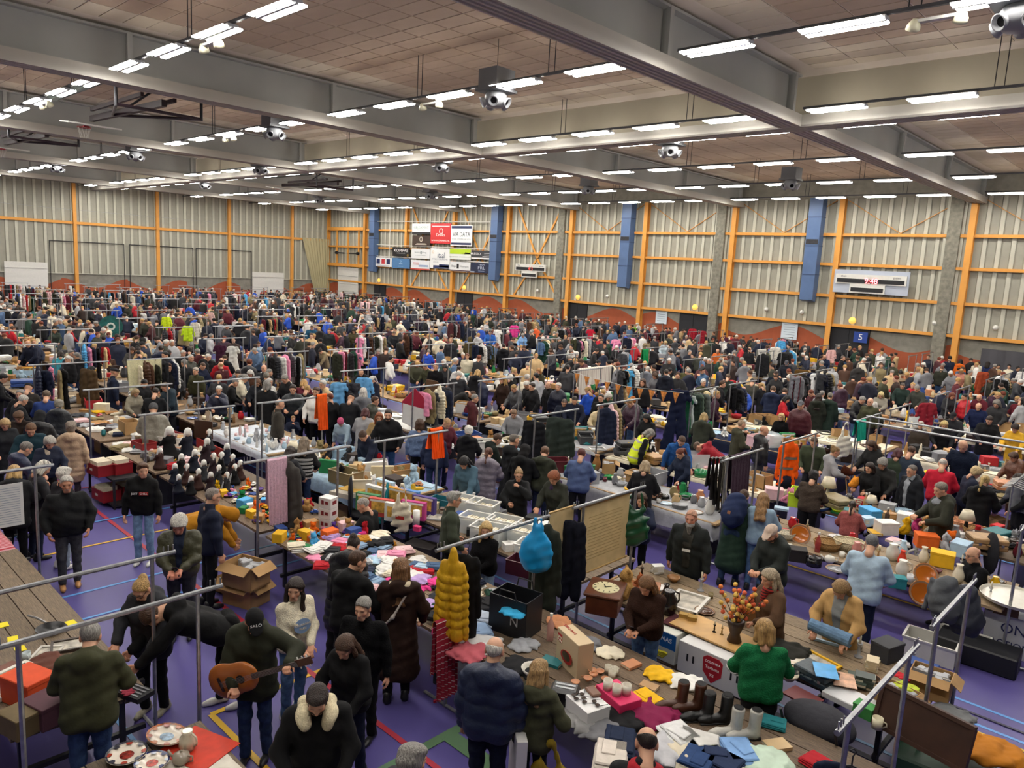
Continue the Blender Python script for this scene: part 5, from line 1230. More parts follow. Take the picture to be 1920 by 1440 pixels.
# --- middle distance (head pixel, height, facing, top, hair colour, hair, pose, garment, label)
MID = [
(114,659,1.66,5,'4fb0c4',HD,'bob','look','sweater','dark-bobbed woman in turquoise jumper at the left tables','f'),
(176,645,1.66,190,'black','c4a870','short','look','coat','short blonde woman in black looking down at left','f'),
(172,618,1.76,185,'1c2238','6a4a38','crop','look','jacket','balding man in navy jacket in front of the teal wall hanging','m'),
(220,626,1.7,10,'141a2c',HD,'longer','stand','longcoat','long-haired woman in dark navy coat right of the teal hanging','f'),
(247,652,1.66,185,'4c4a48',HB,'long','look','jacket','brown-haired woman in grey left of the cream blanket','f'),
(268,634,1.74,30,'33312e','222222','hood','stand','parka','person with dark hood above the cream blanket','m'),
(302,648,1.74,10,'1d2640',HD,'short','stand','puffer','navy puffer back right of the cream blanket','m'),
(356,652,1.68,5,'16171a',HD,'curly','look','coat','dark curly head in black coat in the left crowd','f'),
(389,661,1.74,5,'18191c',HK,'short','look','puffer','black puffer back below the burgundy dress','m'),
(422,666,1.7,10,'17181c','4a3628','crop','look','hoodjacket','man in black jacket with red hood lining under the white dress','m'),
(317,681,1.76,185,'1a1b1f','4a3020','quiff','pockets','jacket','smiling young man in open dark jacket left of the olive jacket man','m'),
(331,694,1.72,30,'1c1c1f','4a3b30','short','stand','vest','person in black vest with grey sleeves next to olive jacket man','m'),
(366,689,1.82,215,'3b3a24','b5aca0','short','stand','jacket','tall grey-haired man in olive field jacket at left','m'),
(410,724,1.64,195,'1b2036','ddd9d2','short','mouth','puffer','white-haired woman in navy coat with hand at her mouth','f'),
(446,695,1.8,180,'1c2a3c',HD,'crop','look','puffer','dark-haired man in navy puffer looking down behind the crystal table','m'),
(482,712,1.66,190,'22242a','6a4a34','long','look','coat','girl in dark coat with striped top right of the navy puffer man','f'),
(500,698,1.76,20,'131417','7a7468','short','stand','hoodjacket','man in black hooded jacket with back turned behind the hoodie man','m'),
(55,720,1.74,20,'2f2b28','1c1c1e','flat','look','coat','man in black flat cap in the far left crowd','m'),
(49,742,1.72,70,'1d1f22','c2beb4','short','look','jacket','white-haired person in dark coat leaning right at far left','m'),
(88,733,1.74,10,'2a3f78','6a5a4a','short','look','jacket','person in blue and black jacket at far left','m'),
(112,751,1.66,15,'23272c','8a8478','curly','look','puffer','grey curly-haired woman in dark puffer at far left','f'),
(77,772,1.72,20,'15161a','15161a','hood','look','puffer','person with black hood up behind the beige puffer woman','m'),
(257,731,1.64,150,'8a8474','ab9068','bob','look','jacket','fair-haired woman bowed over the yellow goods','f'),
(305,719,1.74,240,'22303a','5a4838','crop','look','hoodjacket','man with grey hood looking down left of the crystal table','m'),
(294,728,1.78,20,'16171b','2a201a','crop','look','jacket','black-haired man with back turned at the yellow goods','m'),
(215,690,1.76,80,'1b2338','26262a','flat','stand','coat','man in navy coat and dark flat cap behind brown hanging coat','m'),
(176,688,1.7,80,'16171a',HK,'bob','look','jacket','dark-haired person with bright red bag left of brown hanging coat','f'),
(27,612,1.7,60,'b8232e','5a4030','short','look','jacket','person in bright red jacket near the left picture edge','f'),
(102,617,1.68,190,'3a443c','a88a5c','bob','look','jacket','fair-haired woman reading a paper at far left','f'),
(545,664,1.68,195,'1b2038','d8d4cc','bob','mouth','coat','white-haired woman in navy beside the turquoise coat','f'),
(560,675,1.62,10,'2aa0c8','c9c2b8','short','look','jacket','grey-haired woman in turquoise coat with back turned','f'),
(598,656,1.7,230,'8a7a5e',HD,'bun','reach','parka','dark-haired woman in khaki jacket reaching over white plates','f'),
(706,630,1.74,205,'8b8d92','a8826a','crop','reach','sweater','man in light grey jumper leaning at the china table','m'),
(585,611,1.74,170,'1d4a66',HD,'crop','look','jacket','man in petrol blue jacket left of the picture frame','m'),
(617,616,1.78,185,'24282a',HB,'crop','stand','jacket','man in dark jacket right of the white picture frame','m'),
(721,621,1.66,15,'1c2440',HD,'bun','look','sweater','dark-haired woman in navy top beside brown pouch','f'),
(805,656,1.56,25,'2a50c0','8d8680','short','look','jacket','person in royal blue jacket at the centre left','f'),
(845,634,1.8,185,'26262a','b0866c','crop','stand','jacket','man in black leather jacket and jeans in the aisle','m'),
(876,663,1.74,190,'d6cdb6',HR_,'quiff','stand','sweater','boy in cream sweatshirt left of the white stall frame','m'),
(817,681,1.8,190,'141417','a88a70','crop','stand','sweater','man in black lettered sweatshirt right of the blue dresses','m'),
(571,712,1.68,10,'5c1e2c','c49a60','bob','look','jacket','blonde woman in wine red coat left of the blue dress','f'),
(660,739,1.74,20,'1a1b1e','16161a','cap','look','jacket','man in black cap and black leather jacket','m'),
(597,733,1.7,190,'8c8a88','1c2030','beanie','look','coat','woman in grey coat with dark winged hat','f'),
(687,766,1.66,15,'9a9a9c','4a1f22','bob','look','coat','woman with dark red hair in pale grey coat','f'),
(711,774,1.64,185,'9a8058','8c4a26','long','mouth','jacket','red-haired woman in tan jacket drinking beside tall dark man','f'),
(485,641,1.62,180,'a8bccb',HB,'bun','sit','shirt','woman in pale blue shirt seated behind red toys','f'),
(514,631,1.74,80,'1c2a44','2a2220','crop','reach','jacket','man in navy jacket leaning at the pink crate','m'),
(665,600,1.66,160,'d8c0d4','b99ac4','beanie','look','coat','person in lilac hat and white coat','f'),
(663,617,1.68,185,'4c4630',HD,'long','look','parka','dark long-haired woman in olive behind the round mirror','f'),
(882,632,1.7,10,'4a4024','4a4024','hood','stand','parka','person in brown olive hooded parka with back turned','m'),
(919,620,1.74,190,'2c5fae',HB,'crop','look','shirt','man in bright blue shirt behind wooden boxes','m'),
(980,626,1.66,190,'7fa8d8','8d867c','curly','look','hoodie','grey-haired person in pale blue hoodie','f'),
(1006,612,1.7,10,'f06a3c','b09a80','short','look','hoodie','person in bright orange hoodie with back turned','m'),
(945,644,1.8,10,'16171b','2b2421','crop','stand','longcoat','broad man in black coat with back turned at centre','m'),
(916,654,1.72,190,'1c2430','5a4434','crop','look','sweater','man in dark jumper left of the broad black coat','m'),
(900,648,1.7,200,'26282c','d0b080','short','look','jacket','fair-haired person in dark jacket at the centre stall','m'),
(966,690,1.7,80,'17181b','cdb07a','bun','mouth','longcoat','blonde woman in long black coat with leopard bag','f'),
(1009,691,1.72,215,'33301f','a2733f','bob','hold','longcoat','fair-haired woman in long olive coat with blue bag','f'),
(911,704,1.76,80,'1b2440','2a3350','cap','stand','puffer','man in blue cap and navy jacket right of the white frame','m'),
(892,740,1.74,100,'1d1c1c',HB,'short','bend','jacket','person in black jacket bent over the orange crate','m'),
(1190,608,1.66,5,'76b83c','8a7a60','hood','look','hoodie','person in lime green hoodie with back turned','m'),
(1129,632,1.72,60,'b01c2c',HK,'short','look','jacket','person in red jacket left of pink overall','f'),
(1172,647,1.76,15,'1b1c1e',HD,'short','stand','jacket','man in black jacket right of pink overall','m'),
(1125,676,1.74,70,'17191e',HK,'short','look','hoodjacket','dark-haired man in black jacket at centre right','m'),
(1191,702,1.64,190,'4a1822','cbb27c','curly','look','coat','blonde woman in wine red coat behind the bunting','f'),
(1226,700,1.66,215,'6a6a6e',HB,'long','look','jacket','woman in grey jacket with red striped bag behind the bunting','f'),
(1250,692,1.82,10,'171b28','3a332e','crop','stand','longcoat','broad man in dark navy coat with back turned behind the bunting','m'),
(1216,688,1.74,20,'6c7078','c0bab0','short','look','hoodie','grey-haired man in grey hoodie right of centre','m'),
(1127,761,1.74,170,'c8b48e',HR_,'crop','look','vest','man in glasses and cream vest over dark red shirt','m'),
(1150,756,1.78,180,'151517','6a5a50','crop','look','sweater','man in black printed sweatshirt at the toy boxes','m'),
(1142,785,1.44,120,'35a050','1c1c20','beanie','look','sweater','boy in green and white jumper at the cardboard boxes','m'),
(1186,747,1.76,185,'1f2426','9a5a2c','beanie','look','puffer','person in brown beanie and dark puffer jacket','m'),
(1210,778,1.64,210,'151518',HK,'long','look','coat','dark-haired woman with patterned scarf left of hi-vis vest','f'),
(1058,750,1.74,180,'1a2030','5a4a40','crop','look','jacket','dark-haired man in navy jacket at the central passage','m'),
(1077,745,1.76,190,'181d30','2c2420','crop','look','jacket','man in dark jacket standing behind the dark green coat','m'),
(1072,655,1.78,80,'16171a','6a5c50','short','stand','jacket','man in black blazer right of white crochet cloth','m'),
(1290,688,1.76,10,'474526','7a7060','bald','look','jacket','broad person in moss green jacket with back turned','m'),
(1317,688,1.74,235,'3f5a78','2e2c2c','flat','mouth','jacket','man in dark hat and denim jacket facing left','m'),
(1372,665,1.7,10,'5a5a64','4a2a24','long','stand','puffer','long-haired woman in grey puffer with backpack','f'),
(1395,641,1.82,10,'1e1f22','2c2624','crop','stand','coat','tall man in black coat with back turned right of centre','m'),
(1406,651,1.76,20,'1b1c20','4a3a30','bald','stand','jacket','man in black jacket and pale jeans beside the tall man','m'),
(1366,702,1.76,10,'1c261f','5a4636','short','look','jacket','man in dark green jumper and jeans with back turned','m'),
(1412,710,1.78,10,'43423a','2a2522','crop','look','jacket','man in grey leather jacket with back turned','m'),
(1451,725,1.8,10,'1d2740','5c4634','short','look','hoodjacket','man in navy sports jacket with back turned','m'),
(1473,729,1.76,15,'141b2e','4c382c','short','look','hoodjacket','person in dark navy hooded jacket right of the navy sports jacket','m'),
(1456,696,1.78,10,'141a26','3a2a22','crop','look','sweater','man in dark navy T-shirt behind the green crate','m'),
(1330,736,1.64,80,'7a6a50','dcc898','curly','look','coat','blonde curly woman in leopard coat','f'),
(1536,738,1.7,10,'1e2219',HD,'longer','stand','longcoat','long-haired woman in dark coat right of burgundy puffer man','f'),
(1558,736,1.76,20,'1b2a22','6f6a60','crop','stand','longcoat','man in dark green coat with back turned','m'),
(1475,677,1.7,185,'20232c','4a4a50','cap','look','jacket','man in dark cap seated behind red crate','m'),
(1510,652,1.76,10,'2b2d2c','b8b2a8','short','stand','coat','grey-haired man in dark coat with back turned at right','m'),
(1546,666,1.72,185,'1f2a44','c89a84','bald','look','jacket','bald man in navy at the pink hanging sweater','m'),
(1582,667,1.78,80,'16161a','6a5a50','crop','stand','jacket','man in black facing right beside grey hanging parka','m'),
(1361,606,1.76,10,'4a2236','3a2a28','short','stand','jacket','person in purple coat below the right orange column','m'),
(1657,692,1.66,5,'a9b3b8','cfcac0','short','sit','shirt','white-haired person in pale jacket seated at right','m'),
(1632,708,1.72,75,'4a3020','b89a70','short','look','parka','fair-haired person in brown parka facing right','m'),
(1652,736,1.66,185,'8a8478','d8c48c','long','phone','coat','blonde woman in grey coat looking down at right','f'),
(1692,719,1.74,190,'24342f','5a5048','crop','look','jacket','man in dark green jacket beside the grey-haired woman at right','m'),
(1718,724,1.72,210,'3a3c36','a09a90','short','look','jacket','grey-haired man in charcoal jacket right of the green jacket','m'),
(1731,681,1.66,200,'17181b','e2ded4','hood','look','coat','woman in white headscarf and black coat','f'),
(1767,685,1.76,10,'2b2c22','8a5a4a','crop','stand','jacket','man with camouflage backpack seen from behind','m'),
(1782,663,1.8,10,'1a2338','33302e','beanie','stand','jacket','man in navy jacket with yellow back lettering','m'),
(1910,700,1.8,235,'151618','9a948c','bald','reach','coat','grey-haired man in black reaching left at the right edge','m'),
(1805,650,1.7,10,'e0691c',HK,'longer','stand','hoodie','black-haired person in orange hoodie at far right','f'),
(1837,652,1.72,20,'d6cfb8',HB,'short','look','parka','person in cream parka before the grey stage curtain','m'),
(1852,676,1.74,10,'1a2650','2a2422','hood','look','jacket','person in navy jacket bending before the stage curtain','m'),
(1802,693,1.66,190,'c98a78','b98c5c','bob','look','sweater','woman in peach jumper behind the bar with green bag','f'),
(1835,757,1.8,185,'1d2544','a8826e','bald','look','sweater','bald man in navy sweatshirt behind the right long bars','m'),
(1868,752,1.72,200,'2e2e30','77716a','hood','look','coat','person in dark coat right of navy sweatshirt man','m'),
(1727,790,1.68,185,'3a322c','b8b0a6','short','stand','coat','grey-haired woman in brown coat below the right bars','f'),
(1772,791,1.68,170,'15161a','d2b878','bob','look','coat','blonde woman in black coat below the right bars','f'),
(1787,775,1.74,190,'26272a','1d1d20','cap','look','jacket','man in black cap below the right bars','m'),
(1857,782,1.76,170,'16171a',HD,'short','look','coat','dark-haired man in black at the right long bars','m'),
(1902,797,1.68,200,'d0a02c',HD,'curly','look','coat','woman with yellow coat at the right picture edge','f'),
(1916,746,1.72,10,'5a2028','c09a84','bald','look','sweater','person in maroon jumper cut by the right edge','m'),
(640,650,1.7,10,'4a4640','8a7a60','short','look','coat','person in grey-brown coat at the china table','m'),
(740,622,1.72,150,'2a2c30','6a5a48','short','look','jacket','man in charcoal jacket beside the round mirrors','m'),
(760,636,1.7,170,'2a3a6a','8a6a4a','crop','look','jacket','man in blue jacket at the wicker chair','m'),
(1040,622,1.7,10,'2a5550','9a948a','short','look','jacket','person in teal green jacket right of the orange hoodie','m'),
(1028,640,1.66,170,'3a2a22','cbb890','curly','look','coat','blonde curly woman at the white china','f'),
(1060,620,1.7,20,'30302c','6a5a4a','long','look','coat','long-haired person in dark coat near yellow goods','f'),
(1248,640,1.66,180,'b8c8d0','c9b07a','bob','look','jacket','blonde woman in pale blue at the pink clothes','f'),
(1300,640,1.7,10,'3a3c42','5a4a3a','short','look','jacket','person in slate jacket among the hanging jackets at right','m'),
(1345,655,1.7,200,'d06a2c','d0a58c','bald','look','jacket','bald man in orange vest at right','m'),
]
for (px, py, H, phi, top, hc, hs, ps, st, lab, sx) in MID:
 legs = random.choice(['jet', 'black', 'navy', '2c3a58', '35506f', 'charcoal', '28323f'])
 if 'pale jeans' in lab: legs = '8aa0b8'
 elif 'jeans' in lab: legs = 'denim'
 P(px, py, H, phi, top, legs, hc, hs, ps, st, lab, sex=sx, girth=random.choice([1.0, 1.08]))
# ------------------------------------------------------------------ goods: one mesh set for each kind, origin at the base
def mesh_of(f, mats, smooth=False, name='thing'):
 b = MB(); f(b); return b.mesh(name, mats, smooth)
KIND = {}
def kind(name, *parts): KIND[name] = parts       # parts: (part name, mesh, colour or None); the first is the thing's own mesh
M_PAGES = mat('book pages', 'd9d2bd', rough=.9)
M_CARD = mat('cardboard', 'ad885a', rough=.85, noise=.12, nscale=5)
M_WICK = mat('wicker', objcol=True, rough=.8, noise=.5, nscale=60, bump=.8, bscale=80)
kind('box', ('box', mesh_of(lambda b: b.box((0, 0, .1), (.3, .22, .2), bev=.006), M_PAPER, name='box'), None), ('lid', mesh_of(lambda b: b.box((0, 0, .185), (.31, .23, .035), bev=.005), M_PAPER, name='lid'), None))
kind('gamebox', ('game_box', mesh_of(lambda b: (b.box((0, 0, .14), (.4, .08, .28), bev=.004), b.box((0, -.042, .15), (.3, .004, .16), 0, 1), b.box((.0, -.042, .25), (.34, .004, .03), 0, 2)), [M_PAPER, mat('print warm', 'd8a94a', noise=.6, nscale=14), mat('print white', 'e9e6dd')], name='game_box'), None))
kind('openbox', ('cardboard_box', mesh_of(lambda b: (b.box((0, 0, .01), (.4, .3, .02)), b.box((0, -.145, .13), (.4, .01, .26)), b.box((0, .145, .13), (.4, .01, .26)), b.box((-.195, 0, .13), (.01, .3, .26)), b.box((.195, 0, .13), (.01, .3, .26))), M_CARD, name='cardboard_box'), None),
    ('flap', mesh_of(lambda b: b.box((0, -.2, .24), (.39, .12, .008), rx=.5), M_CARD, name='flap'), None), ('flap', mesh_of(lambda b: b.box((.25, 0, .23), (.12, .29, .008), ry=.6), M_CARD, name='flap'), None),
    ('contents', mesh_of(lambda b: [b.box((random.uniform(-.14, .14), random.uniform(-.1, .1), .16), (random.uniform(.06, .14), random.uniform(.05, .1), .16), random.uniform(0, 3), bev=.01) for _ in range(6)], M_PLAIN, name='contents'), 'lightgrey'))
kind('book', ('book', mesh_of(lambda b: (b.box((0, 0, .003), (.16, .23, .006)), b.box((0, 0, .032), (.16, .23, .006)), b.box((-.078, 0, .0175), (.006, .23, .035)), b.box((.003, 0, .0175), (.148, .222, .026), 0, 1)), [M_PLAIN, M_PAGES], name='book'), None))
kind('books', ('book_stack', mesh_of(lambda b: [(b.box((0, 0, .02 + i * .036), (.2, .15, .034), jit(.2)), b.box((.004, 0, .02 + i * .036), (.196, .146, .024), 0, 1)) for i in range(4)], [M_PLAIN, M_PAGES], name='book_stack'), None))
kind('plate', ('plate', mesh_of(lambda b: b.lathe([(0, .006), (.07, .004), (.09, .012), (.13, .024), (.13, .02), (.09, .006), (.06, 0), (0, 0)], 18), M_GLOSS, True, 'plate'), None), ('rim_band', mesh_of(lambda b: b.lathe([(.108, .0195), (.126, .0245)], 18, caps=False), mat('rim print', '8c6a4c'), True, 'rim_band'), None))
kind('platestack', ('plate_stack', mesh_of(lambda b: [b.lathe([(0, .006 + i * .012), (.08, .006 + i * .012), (.125, .022 + i * .012), (.128, .02 + i * .012), (.08, i * .012)], 14) for i in range(5)], M_GLOSS, True, 'plate_stack'), None))
kind('bowl', ('bowl', mesh_of(lambda b: b.lathe([(0, .012), (.05, .016), (.085, .06), (.095, .075), (.1, .075), (.09, .05), (.05, .004), (.04, 0)], 16), M_GLOSS, True, 'bowl'), None))
kind('cup', ('cup', mesh_of(lambda b: b.lathe([(0, .01), (.034, .012), (.038, .09), (.042, .092), (.042, .0), (0, 0)], 14), M_GLOSS, True, 'cup'), None), ('handle', mesh_of(lambda b: b.path([(.04, 0, .075), (.065, 0, .07), (.07, 0, .045), (.04, 0, .02)], .006, 6), M_GLOSS, True, 'handle'), None))
kind('vase', ('vase', mesh_of(lambda b: b.lathe([(.045, 0), (.075, .06), (.08, .12), (.05, .2), (.035, .25), (.05, .28), (.042, .28), (.028, .25)], 14), M_GLOSS, True, 'vase'), None))
kind('bottle', ('bottle', mesh_of(lambda b: b.lathe([(0, 0), (.036, 0), (.038, .16), (.014, .22), (.014, .27), (0, .27)], 12), M_BOTTLE, True, 'bottle'), None), ('bottle_cap', mesh_of(lambda b: b.lathe([(.016, .255), (.016, .285), (0, .285)], 10), M_PLAIN, False, 'bottle_cap'), 'white'))
kind('jug', ('jug', mesh_of(lambda b: b.lathe([(0, 0), (.05, 0), (.075, .06), (.07, .13), (.04, .17), (.048, .2), (.04, .2)], 14), M_GLOSS, True, 'jug'), None), ('handle', mesh_of(lambda b: b.path([(.05, 0, .185), (.1, 0, .16), (.105, 0, .1), (.07, 0, .06)], .008, 6), M_GLOSS, True, 'handle'), None))
kind('teapot', ('teapot', mesh_of(lambda b: (b.lathe([(0, 0), (.05, 0), (.085, .05), (.075, .1), (.035, .12), (0, .13)], 14), b.path([(-.07, 0, .05), (-.11, 0, .08), (-.14, 0, .12)], .013, 6)), M_GLOSS, True, 'teapot'), None), ('handle', mesh_of(lambda b: b.path([(.07, 0, .1), (.12, 0, .1), (.12, 0, .05), (.075, 0, .035)], .008, 6), M_GLOSS, True, 'handle'), None), ('knob', mesh_of(lambda b: b.lathe([(.012, .125), (.014, .14), (0, .15)], 8), M_GLOSS, True, 'knob'), None))
kind('pot', ('cooking_pot', mesh_of(lambda b: b.lathe([(0, 0), (.12, 0), (.125, .13), (.118, .13), (.11, .02), (0, .02)], 16), M_GLOSS, True, 'cooking_pot'), None), ('pot_lid', mesh_of(lambda b: b.lathe([(.128, .13), (.09, .15), (.015, .16), (.015, .18), (0, .185)], 14), M_GLOSS, True, 'pot_lid'), None), ('handle', mesh_of(lambda b: (b.path([(.12, -.03, .1), (.16, -.02, .1), (.16, .02, .1), (.12, .03, .1)], .007, 5)), M_GLOSS, True, 'handle'), None))
kind('basket', ('basket', mesh_of(lambda b: b.lathe([(0, .01), (.12, .012), (.16, .13), (.17, .13), (.135, 0), (0, 0)], 16, sx=1.2), M_WICK, True, 'basket'), None), ('rim', mesh_of(lambda b: b.path([(.198 * math.cos(t), .166 * math.sin(t), .13) for t in np.linspace(0, 2 * PI, 17)], .011, 5), M_WICK, True, 'rim'), None))
kind('frame', ('picture_frame', mesh_of(lambda b: (b.box((-.14, 0, .02), (.03, .4, .03)), b.box((.14, 0, .02), (.03, .4, .03)), b.box((0, -.185, .02), (.3, .03, .03)), b.box((0, .185, .02), (.3, .03, .03))), M_PLAIN, name='picture_frame'), None), ('picture', mesh_of(lambda b: b.box((0, 0, .012), (.27, .37, .01)), mat('picture print', 'b9b2a4', noise=.6, nscale=9), name='picture'), None))
kind('crate', ('crate', mesh_of(lambda b: (b.box((0, 0, .012), (.55, .36, .02)), b.box((0, -.175, .12), (.55, .012, .24)), b.box((0, .175, .12), (.55, .012, .24)), b.box((-.27, 0, .12), (.012, .36, .24)), b.box((.27, 0, .12), (.012, .36, .24)), b.box((0, -.18, .23), (.57, .02, .02)), b.box((0, .18, .23), (.57, .02, .02)), b.box((-.28, 0, .23), (.02, .38, .02)), b.box((.28, 0, .23), (.02, .38, .02))), M_PLAIN, name='crate'), None))
kind('bin', ('storage_bin', mesh_of(lambda b: (b.box((0, 0, .012), (.5, .34, .02)), b.box((0, -.17, .14), (.5, .008, .28)), b.box((0, .17, .14), (.5, .008, .28)), b.box((-.25, 0, .14), (.008, .34, .28)), b.box((.25, 0, .14), (.008, .34, .28))), M_GLASS, name='storage_bin'), None), ('rim', mesh_of(lambda b: (b.box((0, -.18, .28), (.54, .02, .02)), b.box((0, .18, .28), (.54, .02, .02)), b.box((-.26, 0, .28), (.02, .36, .02)), b.box((.26, 0, .28), (.02, .36, .02))), M_PLAIN, name='rim'), 'white'), ('contents', mesh_of(lambda b: [b.box((-.2 + i * .044, 0, .12), (.036, .28, .2 + jit(.02)), jit(.05)) for i in range(10)], M_PAPER, name='contents'), 'cream'))
kind('toycar', ('toy_car', mesh_of(lambda b: (b.box((0, 0, .035), (.16, .07, .035), bev=.012), b.box((-.01, 0, .065), (.08, .062, .03), bev=.012)), M_GLOSS, name='toy_car'), None), ('wheel', mesh_of(lambda b: b.tube((.045, -.038, .018), (.045, .038, .018), .018, 10), M_BLACK, name='wheel'), None), ('wheel', mesh_of(lambda b: b.tube((-.045, -.038, .018), (-.045, .038, .018), .018, 10), M_BLACK, name='wheel'), None))
kind('candle', ('candlestick', mesh_of(lambda b: b.lathe([(0, 0), (.05, 0), (.05, .01), (.015, .03), (.022, .08), (.012, .14), (.03, .17), (.03, .18), (0, .18)], 12), M_GLOSS, True, 'candlestick'), None), ('candle', mesh_of(lambda b: b.lathe([(.012, .18), (.012, .28), (0, .285)], 8), M_PAPER, True, 'candle'), 'cream'))
kind('lamp', ('table_lamp', mesh_of(lambda b: b.lathe([(0, 0), (.08, 0), (.08, .015), (.025, .03), (.04, .12), (.02, .24), (.012, .3)], 12), M_GLOSS, True, 'table_lamp'), None), ('lamp_shade', mesh_of(lambda b: b.lathe([(.13, .26), (.08, .42), (.075, .42), (.125, .26)], 14), M_PAPER, True, 'lamp_shade'), 'cream'))
kind('suitcase', ('suitcase', mesh_of(lambda b: (b.box((0, 0, .09), (.5, .36, .085), bev=.015), b.box((0, 0, .18), (.5, .36, .085), bev=.015)), M_LEATH, name='suitcase'), None), ('handle', mesh_of(lambda b: b.path([(-.07, -.18, .135), (-.06, -.22, .135), (.06, -.22, .135), (.07, -.18, .135)], .01, 6), M_LEATH, name='handle'), None), ('clasp', mesh_of(lambda b: b.box((-.16, -.183, .135), (.04, .01, .04)), M_METAL, name='clasp'), None), ('clasp', mesh_of(lambda b: b.box((.16, -.183, .135), (.04, .01, .04)), M_METAL, name='clasp'), None))
kind('tray', ('tray', mesh_of(lambda b: (b.box((0, 0, .01), (.46, .32, .014)), b.box((0, -.155, .03), (.46, .012, .05)), b.box((0, .155, .03), (.46, .012, .05)), b.box((-.225, 0, .03), (.012, .32, .05)), b.box((.225, 0, .03), (.012, .32, .05))), M_WOODO, name='tray'), None))
def sm(prims, vox, k, name, m, **kw): V, Q = sdf(prims, vox, k, **kw); return np_mesh(name, V, Q, m)
flat0 = lambda X, Y, Z: -Z + 0 * X + 0 * Y
def folded_me(q):
 random.seed(q + 3); b = MB()
 for i in range(3): b.box((jit(.008), jit(.008), .011 + i * .02), (.32 - .02 * i + jit(.02), .24 - .01 * i + jit(.02), .021), jit(.06), bev=.009)
 b.box((.05 - .05 * q, .02, .064), (.16, .1, .012), .3 * q, bev=.005)
 return b.mesh('folded_garment', M_FAB)
kind('folded', ('folded_garment', folded_me(0), None)); kind('folded2', ('folded_garment', folded_me(1), None)); kind('folded3', ('folded_garment', folded_me(2), None))
for q in range(3):
 random.seed(q + 13)
 pr = [('e', (jit(.07), jit(.05), .012), (.13, .1, .022)) for _ in range(4)] + [('c', (jit(.17), jit(.13), .018), (jit(.19), jit(.15), .034), random.uniform(.012, .026), .01) for _ in range(17)]
 kind('heap%d' % q, ('crumpled_garment', sm(pr, .0145, .009, 'crumpled_garment', M_FAB, cuts=[flat0], fold=.007, fseed=q, ff=2.0), None))
kind('shoe', ('shoe', SHOE, None))
kind('boot', ('ankle_boot', sm([('c', (0, -.05, .04), (0, .11, .035), .042, .036), ('c', (0, .11, .035), (0, .17, .03), .036, .028), ('c', (0, -.045, .05), (0, -.055, .24), .046, .052)], .014, .012, 'ankle_boot', M_LEATH, cuts=[flat0, lambda X, Y, Z: Z - .25 + 0 * X + 0 * Y]), None), ('lining', mesh_of(lambda b: b.lathe([(0, 0), (.043, 0)], 12, (0, -.055, .252)), M_BLACK, name='lining'), None), ('sole', mesh_of(lambda b: (b.box((0, .06, .008), (.08, .24, .018), bev=.006), b.box((0, -.06, .012), (.08, .08, .03), bev=.006)), M_PLAIN, name='sole'), 'black'))  # lining: flat black disc painted in as the dark inside of the boot
kind('plush', ('plush_bear', sm([('e', (0, 0, .1), (.075, .06, .09)), ('e', (0, .005, .225), (.062, .058, .058)), ('e', (-.05, 0, .28), (.024, .016, .024)), ('e', (.05, 0, .28), (.024, .016, .024)), ('c', (-.07, .01, .14), (-.11, .05, .08), .028, .026), ('c', (.07, .01, .14), (.11, .05, .08), .028, .026), ('c', (-.045, .02, .04), (-.07, .12, .035), .033, .03), ('c', (.045, .02, .04), (.07, .12, .035), .033, .03), ('e', (0, .055, .212), (.026, .022, .02))], .0125, .008, 'plush_bear', M_KNIT, cuts=[flat0]), None),
    ('nose', mesh_of(lambda b: b.lathe([(0, -.008), (.009, 0), (0, .008)], 8, (0, .079, .217)), M_BLACK, True, 'nose'), None), ('eye', mesh_of(lambda b: b.lathe([(0, -.006), (.006, 0), (0, .006)], 6, (-.022, .056, .24)), M_BLACK, True, 'eye'), None), ('eye', mesh_of(lambda b: b.lathe([(0, -.006), (.006, 0), (0, .006)], 6, (.022, .056, .24)), M_BLACK, True, 'eye'), None))
kind('doll', ('doll_dress', sm([('c', (0, 0, .06), (0, 0, .26), .11, .045), ('e', (0, 0, .05), (.13, .12, .06)), ('c', (-.05, 0, .29), (-.1, .05, .2), .025, .02), ('c', (.05, 0, .29), (.1, .05, .2), .025, .02), ('c', (-.03, 0, .28), (.03, 0, .28), .045, .045)], .018, .012, 'doll_dress', M_FAB, cuts=[flat0]), None),
    ('doll_head', sm([('e', (0, .005, .385), (.042, .045, .05)), ('e', (0, .05, .38), (.008, .01, .01)), ('c', (0, 0, .31), (0, 0, .35), .02, .02)], .0125, .006, 'doll_head', M_PLAIN), 'e0b29a'), ('bonnet', sm([('e', (0, -.012, .395), (.055, .05, .062)), ('c', (-.05, -.01, .37), (-.065, .0, .28), .018, .012), ('c', (.05, -.01, .37), (.065, .0, .28), .018, .012)], .0135, .006, 'bonnet', M_FAB, cuts=[lambda X, Y, Z: .8 * Y - .2 * (Z - .385) - .022 + 0 * X]), 'white'), ('apron', mesh_of(lambda b: b.add([(-.06, .118, .03), (.06, .118, .03), (.04, .062, .24), (-.04, .062, .24), (-.06, .124, .03), (.06, .124, .03), (.04, .068, .24), (-.04, .068, .24)], [(0, 3, 2, 1), (4, 5, 6, 7), (0, 1, 5, 4), (1, 2, 6, 5), (2, 3, 7, 6), (3, 0, 4, 7)]), M_FAB, name='apron'), 'lightgrey'))
random.seed(21)
